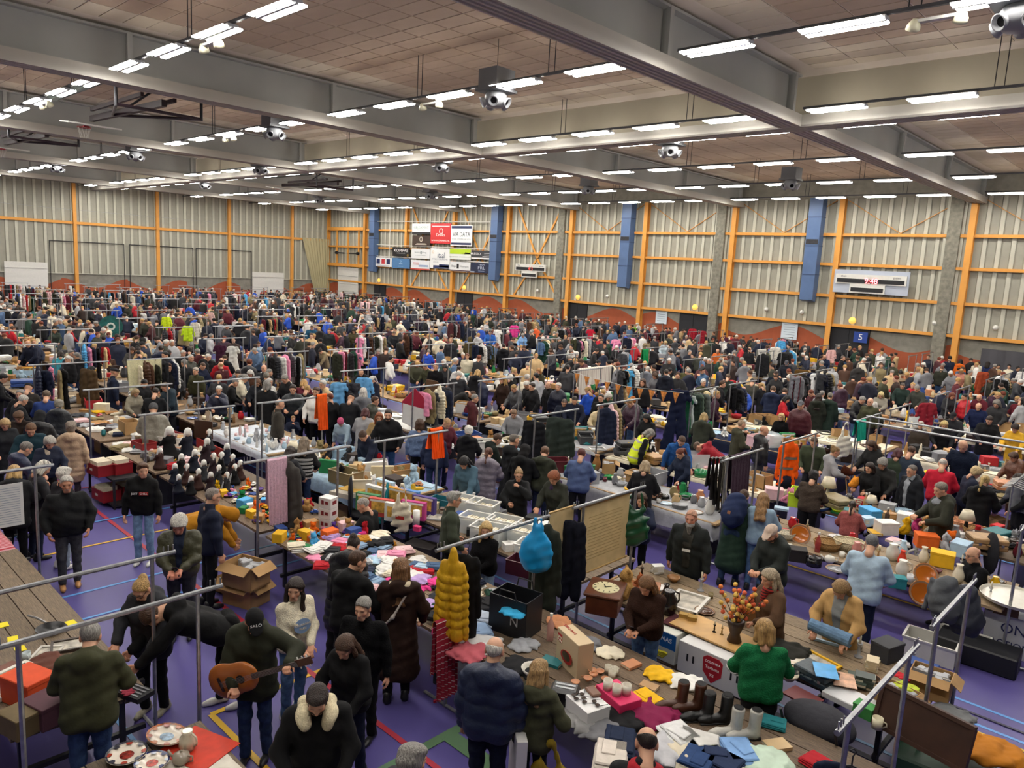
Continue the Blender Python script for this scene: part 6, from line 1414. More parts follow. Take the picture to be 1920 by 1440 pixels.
CATS = dict(box='box', gamebox='game box', openbox='cardboard box', book='book', books='books', plate='plate', platestack='plates', bowl='bowl', cup='cup', vase='vase', bottle='bottle', jug='jug', teapot='teapot', pot='cooking pot', basket='basket', frame='picture frame', crate='crate', bin='storage bin', toycar='toy car', candle='candlestick', lamp='table lamp', suitcase='suitcase', tray='tray', folded='garment', folded2='garment', folded3='garment', heap0='garment', heap1='garment', heap2='garment', shoe='shoe', boot='boot', plush='plush toy', doll='doll')
WORDS = dict(box='lidded carton', gamebox='boxed game', openbox='open cardboard box', book='book', books='stack of books', plate='plate', platestack='stack of plates', bowl='bowl', cup='cup', vase='vase', bottle='bottle', jug='jug', teapot='teapot', pot='lidded pot', basket='wicker basket', frame='picture frame', crate='plastic crate', bin='clear storage bin', toycar='toy car', candle='candlestick', lamp='table lamp', suitcase='small suitcase', tray='wooden tray', folded='folded garment', folded2='folded garment', folded3='folded garment', heap0='crumpled garment', heap1='crumpled garment', heap2='crumpled garment', shoe='shoe', boot='ankle boot', plush='plush bear', doll='costume doll')
PLURAL = dict(box='boxes')
COUNT = {}
def item(kd, loc, rz=0.0, color='white', label=None, scale=1.0, group=None, parts=True, tilt=None):
 ps = KIND[kd]
 nm, me, c0 = ps[0]
 o = link(nm, me, None, loc, (0, 0, rz) if tilt is None else (tilt[0], tilt[1], rz), color if color is not None else c0, scale=scale)
 COUNT[nm] = COUNT.get(nm, 0) + 1
 if parts:
  for (n2, m2, c2) in ps[1:]: link(n2, m2, o, color=c2 if c2 is not None else color)
 tag(o, label or WORDS[kd], CATS[kd], group)
 return o
def place(dx, dy, hx_, hy_):
 u = 'left' if dx < -hx_ * .6 else 'centre left' if dx < -hx_ * .2 else 'middle' if dx < hx_ * .2 else 'centre right' if dx < hx_ * .6 else 'right'
 return ('front ' if dy < -hy_ * .33 else 'rear ' if dy > hy_ * .33 else 'mid ') + u
def IT(kd, px, py, z=ZT, rz=0.0, color='white', label=None, scale=1.0, group=None, tilt=None):
 return item(kd, at(px, py, z), rz, color, label, scale, group, True, tilt)
def one(name, f, mats, loc, label, cat, rz=0.0, group=None, smooth=False, color=None, rot=None, scale=None):
 o = link(name, mesh_of(f, mats, smooth, name), None, loc, rot or (0, 0, rz), color, scale=scale)
 tag(o, label, cat, group); return o
def sub(o, name, f, mats, smooth=False, color=None, loc=(0, 0, 0), rot=(0, 0, 0)):
 return link(name, mesh_of(f, mats, smooth, name), o, loc, rot, color)
def cloth_sheet(name, xc, yc, L, D, drop, c, label, m=None):
 """a cloth lying on a table and hanging over its edges"""
 n, k = 26, 10; v = []; b = MB()
 xs = np.linspace(-L / 2 - drop, L / 2 + drop, n); ys_ = np.linspace(-D / 2 - drop, D / 2 + drop, k * 2)
 for i, x in enumerate(xs):
  for j, y in enumerate(ys_):
   ox, oy = max(0, abs(x) - L / 2), max(0, abs(y) - D / 2); dz = min(drop, ox + oy)
   wob = .02 * math.sin(i * 1.9 + j * .7) if dz > .02 else 0
   v.append((np.sign(x) * (min(abs(x), L / 2 + .02) + (wob if ox else 0)), np.sign(y) * (min(abs(y), D / 2 + .02) + (wob if oy else 0)), .006 - dz * .97))
 w = len(ys_)
 b.add(v, [(i * w + j, (i + 1) * w + j, (i + 1) * w + j + 1, i * w + j + 1) for i in range(n - 1) for j in range(w - 1)])
 o = link(name, b.mesh(name, m or M_FAB, True), None, (xc, yc, ZT + .002), color=c); tag(o, label, 'tablecloth', 'cloths on the stall tables'); return o
# ------------------------------------------------------------------ hanging garments
HG_M = {}
def hung(kd):
 if kd in HG_M: return HG_M[kd]
 a = .0
 if kd == 'coat': pr = [('c', (s * .1, 0, -.25), (s * .12, 0, -1.0), .1, .125) for s in (-1, 1)] + [('c', (-.17, 0, -.17), (.17, 0, -.17), .06, .06)]; ar = [('c', (s * .2, 0, -.2), (s * .27, .01, -.78), .065, .055) for s in (-1, 1)]; m = M_FAB; cut = -1.1
 elif kd == 'parka': pr = [('c', (s * .1, 0, -.25), (s * .13, 0, -.95), .12, .13) for s in (-1, 1)] + [('c', (-.17, 0, -.17), (.17, 0, -.17), .075, .075), ('e', (0, -.06, -.16), (.14, .13, .13))]; ar = [('c', (s * .21, 0, -.22), (s * .28, .01, -.8), .075, .06) for s in (-1, 1)]; m = M_FAB; cut = -1.02
 elif kd == 'puffer': pr = [('c', (s * .1, 0, -.22), (s * .12, 0, -.78), .13, .13, .085, .035) for s in (-1, 1)] + [('c', (-.16, 0, -.17), (.16, 0, -.17), .08, .08), ('c', (0, 0, -.02), (0, 0, -.16), .08, .1, .08, .015)]; ar = [('c', (s * .21, 0, -.2), (s * .28, .01, -.8), .08, .065, .085, .03) for s in (-1, 1)]; m = M_PUFF; cut = -.85
 elif kd == 'shirt': pr = [('c', (s * .1, 0, -.25), (s * .11, 0, -.72), .085, .1) for s in (-1, 1)] + [('c', (-.16, 0, -.16), (.16, 0, -.16), .045, .045)]; ar = [('c', (s * .19, 0, -.18), (s * .27, .01, -.5), .055, .05) for s in (-1, 1)]; m = M_FAB; cut = -.76
 elif kd == 'dress': pr = [('c', (s * .07, 0, -.25), (s * .07, 0, -.5), .08, .075) for s in (-1, 1)] + [('c', (s * .07, 0, -.5), (s * .15, 0, -1.25), .075, .12) for s in (-1, 1)] + [('c', (-.12, 0, -.16), (.12, 0, -.16), .04, .04)]; ar = [('c', (.14, 0, -.17), (.22, 0, -.32), .05, .05), ('c', (-.14, 0, -.17), (-.22, 0, -.32), .05, .05)]; m = M_FAB; cut = -1.3
 elif kd == 'trousers': pr = [('c', (-.1, 0, -.1), (.1, 0, -.1), .06, .06)] + [('c', (s * .1, 0, -.15), (s * .11, 0, -.95), .085, .06) for s in (-1, 1)]; ar = []; m = M_DENIM; cut = -1.0
 V, Q = sdf(pr + ar, .024 if kd != 'puffer' else .014, .02 if kd != 'puffer' else .01, cuts=[lambda X, Y, Z: cut - Z + 0 * X + 0 * Y], fold=.009 if kd != 'puffer' else .003, fseed=len(HG_M), gid=[0] * len(pr) + [1] * len(ar))
 V = V * np.array([1, .62, 1])
 HG_M[kd] = np_mesh('hanging_' + kd, V, Q, m)
 return HG_M[kd]
b = MB(); b.path([(0, 0, -.1), (0, 0, -.02), (.02, 0, .02), (0, 0, .04), (-.025, 0, .02)], .006, 5); b.path([(-.2, 0, -.17), (0, 0, -.1), (.2, 0, -.17)], .01, 5); HANGER = b.mesh('hanger', M_DMETAL)
NAMEH = dict(coat='hanging_coat', parka='hanging_parka', puffer='hanging_puffer', shirt='hanging_shirt', dress='hanging_dress', trousers='hanging_trousers')
CATH = dict(coat='coat', parka='parka', puffer='jacket', shirt='shirt', dress='dress', trousers='trousers')
NH = [0]
def hang(kd, x, y, z, c, label, rz=0.0, scale=1.0, group='garments hanging on the stall frames', hanger=True):
 if y > 43: x, y = x * 43 / y, 43
 o = link(NAMEH[kd], hung(kd), None, (x, y, z - .03), (0, 0, rz), c, scale=scale)
 if hanger: link('hanger', HANGER, o)
 tag(o, label, CATH[kd], group); NH[0] += 1
 return o
def sheet(name, x, y, z, W, L, c, label, along='y', cat='blanket', m=None, ripple=.03, scal=0.0, L2=None):
 """a cloth hung over a bar: front and back flap with folds"""
 n = 22; k = 7; b = MB(); L2 = L2 if L2 is not None else L * .7
 for side, LL in ((1, L), (-1, L2)):
  v = []
  for i in range(n + 1):
   u = -W / 2 + W * i / n
   e = LL * (1 - scal * (1 - abs(math.sin(i * PI / 4))) * .25)
   for j in range(k + 1):
    t = j / k; d = side * (.03 + ripple * t * (1 + math.sin(i * 1.7 + side) * .8))
    v.append((d, u * (1 - .05 * t), -e * t) if along == 'y' else (u * (1 - .05 * t), d, -e * t))
  b.add(v, [(i * (k + 1) + j, (i + 1) * (k + 1) + j, (i + 1) * (k + 1) + j + 1, i * (k + 1) + j + 1) for i in range(n) for j in range(k)])
 v = [((s * .03 * math.cos(a_), -W / 2 + W * i / n, .03 * math.sin(a_)) if along == 'y' else (-W / 2 + W * i / n, s * .03 * math.cos(a_), .03 * math.sin(a_))) for i in range(n + 1) for s, a_ in ((1, 0), (1, 1.2), (-1, 1.2), (-1, 0))]
 b.add(v, [(i * 4 + j, (i + 1) * 4 + j, (i + 1) * 4 + j + 1, i * 4 + j + 1) for i in range(n) for j in range(3)])
 o = link(name, b.mesh(name, m or M_FAB, True), None, (x, y, z), color=c); tag(o, label, cat, 'cloths hanging on the stall frames'); return o
ZH = ZB - .02
# centre frame at x = -6.03
hang('puffer', -5.95, 5.5, ZH + .02, 'd7a51c', 'bright yellow quilted puffer jacket hanging at the centre', rz=.5, scale=(.66, .95, 1.25))
hang('coat', -6.0, 5.78, ZH, 'jet', 'black hooded coat hanging right behind the yellow puffer jacket', rz=.35, scale=(.62, .9, 1.05))
o = sheet('hanging_trouser_fabric', -5.98, 5.45, 1.15, .34, .95, 'a01f35', 'red garment with small white print hanging below the yellow puffer', m=mat('red snow print', 'a01f35', rough=.9, noise=.0, stripes=('d9c8c4', 14, 2, .1)), cat='garment')
hang('parka', -6.0, 7.2, ZH, '2a2f27', 'dark olive parka with grey fur collar hanging beside the blue plastic bag', rz=.4, scale=(.7, .9, 1.2))
sub(bpy.data.objects[-1] if False else o, 'hem', lambda b: b.box((0.04, 0, -.94), (.02, .34, .03)), M_FAB, color='a01f35')
hang('coat', -6.0, 7.75, ZH, '0f1220', 'navy black coat with shoulder bag hanging left of the parchment scroll', rz=.45, scale=(.65, .9, 1.15))
V, Q = sdf([('e', (0, 0, -.45), (.2, .08, .2)), ('e', (-.1, 0, -.3), (.08, .05, .14)), ('e', (.09, 0, -.28), (.08, .05, .14)), ('c', (0, 0, -.3), (0, 0, -.05), .1, .03), ('c', (-.05, 0, -.02), (-.04, 0, .1), .014, .012), ('c', (.05, 0, -.02), (.04, 0, .1), .014, .012)], .02, .03, fold=.004)
o = link('plastic_bag', np_mesh('plastic_bag', V, Q, mat('bag film', objcol=True, rough=.3)), None, (-5.96, 6.95, ZB - .05), (0, 0, .5), '1f97d6'); tag(o, 'bright blue plastic bag hanging from the centre tube frame', 'bag')
o = one('parchment_scroll', lambda b: b.box((0, 0, -.52), (.012, 1.15, 1.0)), mat('parchment', 'd3bd8c', rough=.8, noise=.12, nscale=6), (-6.06, 8.55, ZB - .03), 'large yellowed parchment scroll hanging from the frame right of centre', 'scroll', group=None)
for z in (-.02, -1.02): sub(o, 'scroll_rod', lambda b: b.tube((0, -.62, z), (0, .62, z), .016, 8), mat('scroll rod', 'b9985f', rough=.5))
for k in range(14): sub(o, 'script_line', lambda b: b.box((.008, .02 * math.sin(k), 0), (.002, .8, .008)), mat('sepia ink', 'b49c6a'), loc=(0, 0, -.2 - k * .048))
o = one('parchment_scroll', lambda b: b.box((0, 0, -.36), (.012, .5, .7)), mat('parchment', 'd3bd8c'), (-6.12, 7.62, ZB + .0), 'smaller parchment scroll half hidden behind the navy coat', 'scroll')
sub(o, 'scroll_rod', lambda b: b.tube((0, -.28, -.01), (0, .28, -.01), .014, 8), mat('scroll rod', 'b9985f'))
V, Q = sdf([('e', (0, 0, -.5), (.2, .1, .26)), ('c', (-.1, 0, -.28), (-.07, 0, -.02), .018, .014), ('c', (.1, 0, -.28), (.07, 0, -.02), .018, .014)], .022, .02, fold=.012)
GRB = np_mesh('shopping_bag', V, Q, mat('bag film', objcol=True))
o = link('shopping_bag', GRB, None, (-6.02, 9.25, 1.96), (0, 0, .7), '14482c', scale=1.15); tag(o, 'dark green shopping bag hanging at the woman right of the scroll', 'bag')
# frame at x = -10.6
o = sheet('fluffy_scarf', -10.55, 5.85, ZH, .34, 1.05, 'd9b3c4', 'pale pink fluffy garment hanging at left of centre', m=M_KNIT, cat='garment')
hang('parka', -10.55, 6.1, ZH, '45423f', 'dark grey quilted coat with fur hood hanging behind the pink garment', rz=.3, scale=(.75, .95, 1.15))
sheet('orange_cloth', -10.6, 9.2, ZB + .05, .3, .55, 'ff5c14', 'bright orange pointed cloth tied to the frame left of centre', cat='cloth', ripple=.07)
sheet('orange_cloth', -14.75, 9.3, ZB + .05, .26, .8, 'f2601c', 'narrow orange cloth tied beside the blue dress', cat='cloth', ripple=.06)
# orange safety jacket
p = at(1482, 822, ZB - .02)
o = hang('parka', p.x, p.y, ZB, 'ff5f0a', 'bright orange high-visibility jacket with grey bands on the right frame', rz=.75, scale=(.74, .9, 1.0))
for z in (-.62, -.4): sub(o, 'reflective_band', lambda b: b.lathe([(.255, -.025), (.255, .025)], 16, sy=.36), mat('reflective grey', '6a625c', rough=.4), loc=(0, 0, z))
sub(o, 'navy_lower_part', lambda b: b.lathe([(.262, 0), (.268, -.28), (.2, -.28)], 16, (0, 0, -.78), sy=.35), M_FAB, True, 'darknavy')
p = at(1388, 852, ZB - .05); sheet('purple_quilt', p.x, p.y, p.z, .75, .95, '382236', 'dark purple quilted blanket draped over the bar at right', m=mat('quilt', '382236', rough=.9, bump=.9, bscale=16))
p = at(1360, 858, ZB - .05); sheet('striped_scarf', p.x, p.y, p.z, .16, 1.0, 'd8d4c4', 'black and cream striped scarf next to the purple quilt', m=mat('stripe scarf', '1a1a1c', rough=.9, stripes=('d8d4c4', 22, 1, .5)), cat='scarf')
for k in range(3):
 p = at(1335 + k * 7, 860, ZB - .04); sheet('belt_bundle', p.x, p.y, p.z, .1, .75 + .1 * k, '1d1a18', 'dark leather straps hanging left of the striped scarf, %s bundle' % ['left', 'middle', 'right'][k], cat='straps', m=M_LEATH)
p = at(1614, 788, ZB); sheet('green_shorts', p.x, p.y, ZB - .03, .6, .45, '12a58c', 'turquoise green shorts hanging over the right bar', cat='shorts')
V, Q = sdf([('e', (0, 0, -.62), (.2, .05, .26)), ('c', (-.1, 0, -.4), (-.02, 0, -.02), .016, .012), ('c', (.1, 0, -.4), (.02, 0, -.02), .016, .012)], .022, .02, fold=.008)
TOTE = np_mesh('tote_bag', V, Q, M_FAB)
p = at(1588, 790, ZB); o = link('tote_bag', TOTE, None, p, (0, 0, .7), 'e0dccb'); tag(o, 'white cotton tote bag hanging left of the turquoise shorts', 'bag')
# x = -10.7, second row
hang('coat', -10.75, 13.1, ZH, '2c3530', 'long dark green coat hanging at the centre frame', rz=.4, scale=1.25)
hang('coat', -10.75, 12.2, ZH, '14151a', 'black coat hanging left of the fur hat', rz=.3)
for i, c in enumerate(('1a5a3c', 'b9c3c0', '26332c', '4a5a4c', '3a4038', '68706c')):
 hang('dress' if i < 2 else 'coat', -10.8 + .02 * i, 18.75 + .14 * i, ZH, c, 'garment %s in the rail right of the long navy dress' % ['in emerald green', 'in pale silver', 'in blackish green', 'in moss green', 'in dark olive', 'in grey'][i], rz=jit(.1))
o = hang('dress', -10.85, 18.4, ZH + .25, '121a33', 'long navy dress with red trim hanging at the green garments', rz=.7, scale=1.5)
sub(o, 'red_trim', lambda b: b.path([(-.13, .06, -.13), (-.1, .08, -.5), (-.18, .1, -1.2)], .012, 5), M_FAB, color='brightred')
# left side hangings
sheet('cream_blanket', -22.3, 8.2, ZH, .95, .85, 'd8d3ab', 'cream knitted blanket hanging over a frame at left', m=M_KNIT)
o = one('wall_hanging', lambda b: b.lathe([(0, 0), (.12, 0), (.16, .012), (.5, .0), (.5, -.02), (0, -.02)], 28), mat('teal mandala', '1f5f5c', rough=.9, noise=.5, nscale=5), tuple(at(208, 612, 1.45)), 'round teal wall hanging with white ring at left', 'wall hanging', rot=(PI / 2, 0, math.radians(70)))
sub(o, 'white_ring', lambda b: b.lathe([(.1, .014), (.14, .018), (.18, .014)], 24, caps=False), mat('ring white', 'c9d2ca'))
hang('coat', -22.2, 6.7, ZH, '55432c', 'brown quilted coat hanging left of the cream blanket', rz=.4, scale=1.15)
for i, (px, py, kd, c, lab) in enumerate(((413, 638, 'dress', '3e1830', 'burgundy dress hanging left of the white floral dress'), (437, 640, 'dress', 'dcdcd6', 'white floral dress hanging at left'), (352, 604, 'shirt', 'c8ea28', 'neon yellow jacket hanging in the left middle distance'), (366, 598, 'shirt', 'ded8cc', 'white jacket next to the neon yellow jacket'), (395, 580, 'shirt', 'e0b8b0', 'pale pink flowered dress at left'), (312, 588, 'shirt', 'd8f02c', 'tilted neon yellow garment at left'), (636, 705, 'dress', '6aa6d6', 'pale blue satin dress at the white china table'), (650, 705, 'dress', '1c1c24', 'black dress beside the pale blue dress'), (662, 706, 'dress', '34343c', 'charcoal dress beside the black dress'), (683, 697, 'shirt', '66a4d8', 'sky blue T-shirt on a dark hanger'), (1156, 630, 'dress', 'e88fb0', 'pink overall hanging right of the red jacket person'), (1213, 640, 'trousers', '8a7a60', 'khaki trousers draped left of the green cloth'), (1560, 650, 'shirt', 'e8b8b4', 'pale pink sweater hanging at the right'), (1610, 685, 'parka', '3d3b3a', 'dark grey parka hanging at the right with its back shown'), (1845, 690, 'coat', 'a5482a', 'rust coloured coat hanging at far right'), (1742, 745, 'shirt', '8a1f2c', 'dark red garment beside the green plastic bag'), (1480, 650, 'shirt', '2046a8', 'bright blue sports shirt hanging at right'), (1455, 645, 'shirt', 'd8d4c8', 'black and white plaid garment left of the blue sports shirt'), (1505, 685, 'coat', '5a4018', 'olive brown fur coat hanging at right'), (1535, 692, 'shirt', 'dadada', 'white vest hanging right of the brown fur coat'), (1525, 690, 'dress', '1c2238', 'navy garment between fur coat and white vest'), (1300, 607, 'shirt', '9c1c2c', 'red jacket on the rail before the dark door'), (1318, 615, 'dress', '8a1a28', 'dark red dress at the rear right'), (1108, 612, 'dress', 'c01f38', 'red dress standing out at the rear centre'), (934, 612, 'dress', 'e2e0da', 'narrow white garment at the rear centre'), (965, 605, 'shirt', 'd8408c', 'hot pink garments on the rear centre frame'))):
 p = at(px, py, ZB); hang(kd, p.x, p.y, ZB - .02, c, lab, rz=random.uniform(.3, 1.0), scale=1.05)
p = at(1040, 668, ZB); sheet('crochet_cloth', -15.1, 20.3, ZH, 1.3, .55, 'd8d0c4', 'white striped crochet cloth over the bar at centre', m=mat('crochet', 'd8d2c6', rough=.9, stripes=('b8a8a0', 9, 1, .25)))
sheet('crochet_cloth', -15.1, 19.4, ZH, .5, .85, 'd8d0c4', 'longer white towel left of the crochet cloth', m=mat('crochet', 'd8d2c6'), cat='towel')
p = at(1210, 655, ZB); sheet('green_cloth', p.x, p.y, ZH, .45, .6, '0f8a4c', 'emerald green cloth hanging at right of centre', cat='cloth')
p = at(1428, 655, ZB); sheet('white_cloth', p.x, p.y, ZH, .9, .8, 'dcdad2', 'white scalloped tablecloth hanging at right', cat='cloth', scal=.8)
# flag-like cushion cloth
p = at(778, 735, 1.85)
o = one('shield_kite', lambda b: b.prism([(-.3, -.45), (.0, -.6), (.3, -.4), (.34, .1), (.0, .45), (-.32, .1)], .06), mat('kite red', 'a51c38', rough=.6), tuple(p + Vector((0, 0, -.35))), 'red and white pointed bag hanging beside the brown umbrella', 'bag', rz=.9)
sub(o, 'white_half', lambda b: b.prism([(-.31, -.44), (.0, -.59), (.3, -.39), (.3, -.1), (-.3, .05)], .075), M_WHITE); sub(o, 'black_emblem', lambda b: b.lathe([(.04, 0), (.11, 0)], 14, (0, 0, -.046)), M_BLACK, rot=(PI / 2, 0, 0), loc=(0, 0, -.28))
o = one('parasol_cloth', lambda b: b.prism([(-.15, -.5), (.35, -.35), (.55, 0), (.2, .45), (-.1, .5)], .05), mat('brown fabric', '5a3f26', rough=.8), tuple(at(805, 745, 1.55)), 'folded brown fabric panel right of the red and white bag', 'cloth', rz=.9)
for k in range(3): sub(o, 'pleat', lambda b: b.box((.1 + k * .1, 0, 0), (.02, .07, .7 - .1 * k)), mat('brown fabric', '5a3f26'))
# bunting
o = empty('bunting', at(1075, 698, 2.0)); tag(o, 'string of orange and red pennants stretched right of centre', 'bunting')
A, B = at(1075, 698, 2.0), at(1282, 737, 2.0)
sub(o, 'string', lambda b: b.path([Vector((0, 0, 0)), (B - A) * .5 + Vector((0, 0, -.12)), B - A], .006, 4), M_WHITE)
for k in range(10):
 t = (k + .4) / 10; q = (B - A) * t + Vector((0, 0, -.12 * 4 * t * (1 - t)))
 sub(o, 'pennant', lambda b: b.prism([(-.11, 0), (.11, 0), (0, -.3)], .006), mat('pennant print', 'c9803a', rough=.8, noise=.7, nscale=14), loc=q, rot=(0, 0, math.atan2((B - A).y, (B - A).x)))
# notice list at left
o = one('paper_list', lambda b: b.box((0, 0, -.5), (.008, .34, .62)), mat('list paper', 'dcdcda'), (-12.0, 2.55, 2.0), 'white printed paper list hanging from the left frame', 'poster')
for k in range(16): sub(o, 'print_line', lambda b: b.box((.006, .0, 0), (.002, .26, .006)), mat('ink', '8d9aa8'), loc=(0, 0, -.25 - k * .034))
# rack of white hangers at the right edge
o = empty('hanger_rail', at(1900, 985, .8)); tag(o, 'garment rail with white hangers at the right picture edge', 'garment rail'); o.location.z = 0
sub(o, 'rail', lambda b: b.tube((0, -.8, 1.75), (0, 1.2, 1.75), .02), M_METAL)
for y in (-.75, 1.15): sub(o, 'post', lambda b: b.tube((0, y, 0), (0, y, 1.75), .018), M_METAL)
for k in range(7): sub(o, 'white_hanger', lambda b: (b.path([(0, 0, .03), (.015, 0, .05), (0, 0, .0), (0, 0, -.06)], .006, 4), b.path([(-.2, 0, -.12), (0, 0, -.06), (.2, 0, -.12)], .011, 5)), M_WHITE, loc=(0, -.6 + k * .16, 1.75), rot=(0, 0, .3))
for k, c in enumerate(('6f7176', '86898f', '5c6068')): hang('shirt', o.location.x, o.location.y + .55 + k * .14, 1.73, c, 'grey shirt, %s on the rail with white hangers' % ORD[k], rz=.2)
# ------------------------------------------------------------------ things on and around the nearest tables
T = lambda px, py, z=ZT: at(px, py, z)
# --- plank table lower left
o = one('frying_pan', lambda b: b.lathe([(0, .008), (.12, .008), (.15, .05), (.155, .05), (.125, 0), (0, 0)], 24), mat('pan black', '18181a', rough=.35, metal=.4), tuple(T(95, 1184)), 'black frying pan on the bare plank table', 'frying pan', smooth=True)
sub(o, 'pan_handle', lambda b: b.path([(-.15, 0, .045), (-.3, -.06, .07), (-.42, -.12, .075)], .012, 6), M_METAL)
for i, (px, py) in enumerate(((6, 1172), (133, 1168), (24, 1198), (38, 1217))):
 one('price_note', lambda b: b.box((0, 0, .003), (.13, .1, .004)), mat('note yellow', 'e6d51c', rough=.8), tuple(T(px, py)), 'yellow price note %s' % ['at the left edge of the plank table', 'right of the frying pan', 'left of the pan handle', 'beside the glass and frame'][i], 'price note', rz=jit(.6), group='yellow price notes')
IT('box', 55, 1312, ZT, .35, 'd94e22', 'bright orange gift box on the lower left table', 1.35)
IT('box', 37, 1372, ZT, .3, '6b5a3a', 'gold topped square box below the orange box', 1.0)
IT('box', 85, 1352, ZT, .3, '54303a', 'dark patterned storage box right of the gold topped box', 1.1)
IT('frame', 87, 1228, ZT, .9, 'c6c2b8', 'white picture frame left of the brown cloth', .8)
IT('frame', 130, 1212, ZT, -.3, '3e332c', 'dark picture frame with white figure beside the grey-haired man', .9)
IT('frame', 22, 1282, ZT, .35, 'd8d4c8', 'large cream frame at the left edge of the table', 1.5)
one('carved_panel', lambda b: (b.box((0, 0, .015), (.26, .2, .03), bev=.006),), mat('carved wood', '6a3826', rough=.6), tuple(T(22, 1256)), 'reddish carved panel with pale tree motif', 'panel', rz=.4)
IT('heap0', 95, 1248, ZT, .5, '5f382c', 'crumpled brown cloth behind the olive jacket man', 1.25)
IT('cup', 50, 1238, ZT, 0, 'b8c4c4', 'clear glass cup beside the brown cloth', 1.0)
o = one('knife_case', lambda b: b.box((0, 0, .025), (.36, .2, .05)), M_BLACK, tuple(T(250, 1302)), 'black case of knives under the pointing hand', 'knife case', rz=.35)
for k in range(4): sub(o, 'knife', lambda b: b.box((0, -.07 + k * .045, .055), (.3, .018, .01)), M_METAL)
IT('heap2', 240, 1297, ZT + .05, 0, '8a2a3c', 'small dark red cloth on the knife case', .35)
cloth_sheet('gingham_cloth', -14.3, 2.06, 4.2, 1.2, .25, 'd88a94', 'pink and white gingham cloth on the far left table', mat('gingham', 'd8a0a8', rough=.9, stripes=('b8303c', 18, 0, .45)))
# --- plates table, bottom left
cloth_sheet('white_cloth', -5.0, 2.25, 2.4, 1.1, .12, 'd8d2c4', 'white cloth under the patterned plates')
one('red_cloth', lambda b: b.box((0, 0, .012), (.55, .45, .006)), mat('red silk', 'c8361c', rough=.6, noise=.2), tuple(T(372, 1405)), 'orange red cloth beside the patterned plates', 'cloth', rz=.35)
def fancy(px, py, s, sy, c1, c2, c3, label):
 o = link('patterned_plate', KIND['plate'][0][1], None, T(px, py, ZT + .03), (0, 0, .3), 'e2d8c8', scale=(s, s * sy, s)); tag(o, label, 'plate', 'patterned plates at the bottom left')
 sub(o, 'painted_rim', lambda b: b.lathe([(.116, .0218), (.13, .0268)], 20, caps=False), mat('rim ' + c1, c1, rough=.25, noise=.9, nscale=40))
 sub(o, 'painted_centre', lambda b: b.lathe([(0, .0075), (.045, .0078)], 16), mat('centre ' + c2, c2, rough=.25, noise=.9, nscale=60))
 for k in range(8): sub(o, 'painted_panel', lambda b: b.lathe([(0, 0), (.021, .002)], 8), mat('panel ' + (c3 if k % 2 else c1), c3 if k % 2 else c1, rough=.25), loc=(.108 * math.cos(k * PI / 4), .108 * math.sin(k * PI / 4), .0205))
fancy(313, 1383, 1.5, .8, 'a8643c', '6a8ca8', '8a3a24', 'large oval plate with orange floral rim')
fancy(238, 1417, 1.3, 1, '3a3a44', '8a2a20', '9a3a28', 'round plate with dark rim and brick red panels')
fancy(285, 1432, 1.1, 1, '1c2a5c', 'b8483c', 'c8d0dc', 'blue and white plate cut by the bottom edge')
IT('jug', 352, 1408, ZT, .4, 'd8ccb4', 'cream pottery jar right of the large oval plate', 1.0)
o = IT('teapot', 340, 1432, ZT, .6, '9a8f80', 'grey figurine pot below the cream jar', .9)
# --- centre table
TB = 'on the centre table'
o = empty('shopper_bag', T(965, 1180), .2); tag(o, 'large black shopper bag with white letters at the centre', 'bag')
sub(o, 'bag_body', lambda b: (b.box((0, -.19, .24), (.52, .012, .48)), b.box((0, .19, .24), (.52, .012, .48)), b.box((-.26, 0, .24), (.012, .38, .48)), b.box((.26, 0, .24), (.012, .38, .48)), b.box((0, 0, .01), (.52, .38, .02))), mat('shopper black', '121216', rough=.5))
sub(o, 'handle', lambda b: b.path([(-.12, -.2, .46), (-.1, -.22, .58), (.1, -.22, .58), (.12, -.2, .46)], .01, 5), M_BLACK); sub(o, 'handle', lambda b: b.path([(-.12, .2, .46), (-.1, .2, .58), (.1, .2, .58), (.12, .2, .46)], .01, 5), M_BLACK)
text('N', .16, o, (.1, -.2, .2), (PI / 2, 0, 0), 'e0e0e0')
IT('heap1', 962, 1150, ZT + .33, 0, '3aa8d8', 'light blue cloth inside the black shopper bag', .8)
IT('bottle', 1031, 1200, ZT, 0, 'dba8a0', 'rose patterned drinking bottle right of the black shopper', 1.2)
o = one('pan_carton', lambda b: b.box((0, 0, .2), (.46, .2, .4), bev=.004), mat('carton beige', 'c9b391', rough=.8), tuple(T(1075, 1252)), 'beige carton printed with a red pan', 'box', rz=-.35)
sub(o, 'printed_pan', lambda b: b.lathe([(0, 0), (.1, 0), (.12, .02), (.1, .02)], 18, sy=.6), mat('print red', 'a8231e'), rot=(PI / 2, 0, 0), loc=(.02, -.1, .16)); sub(o, 'printed_rim', lambda b: b.lathe([(0, 0), (.085, .0)], 16, sy=.6), mat('print brown', '6a5a44'), rot=(PI / 2, 0, 0), loc=(.02, -.123, .175))
sub(o, 'printed_panel', lambda b: b.box((-.16, -.101, .3), (.09, .002, .1)), mat('print red', 'a8231e')); text('GRILL', .035, o, (-.16, -.104, .31), (PI / 2, 0, 0), 'e8dcc4'); text('PAN', .05, o, (-.16, -.104, .27), (PI / 2, 0, 0), 'e8dcc4')
text('GRILL PAN', .05, o, (-.12, .0, .402), (0, 0, 0), 'a8231e')
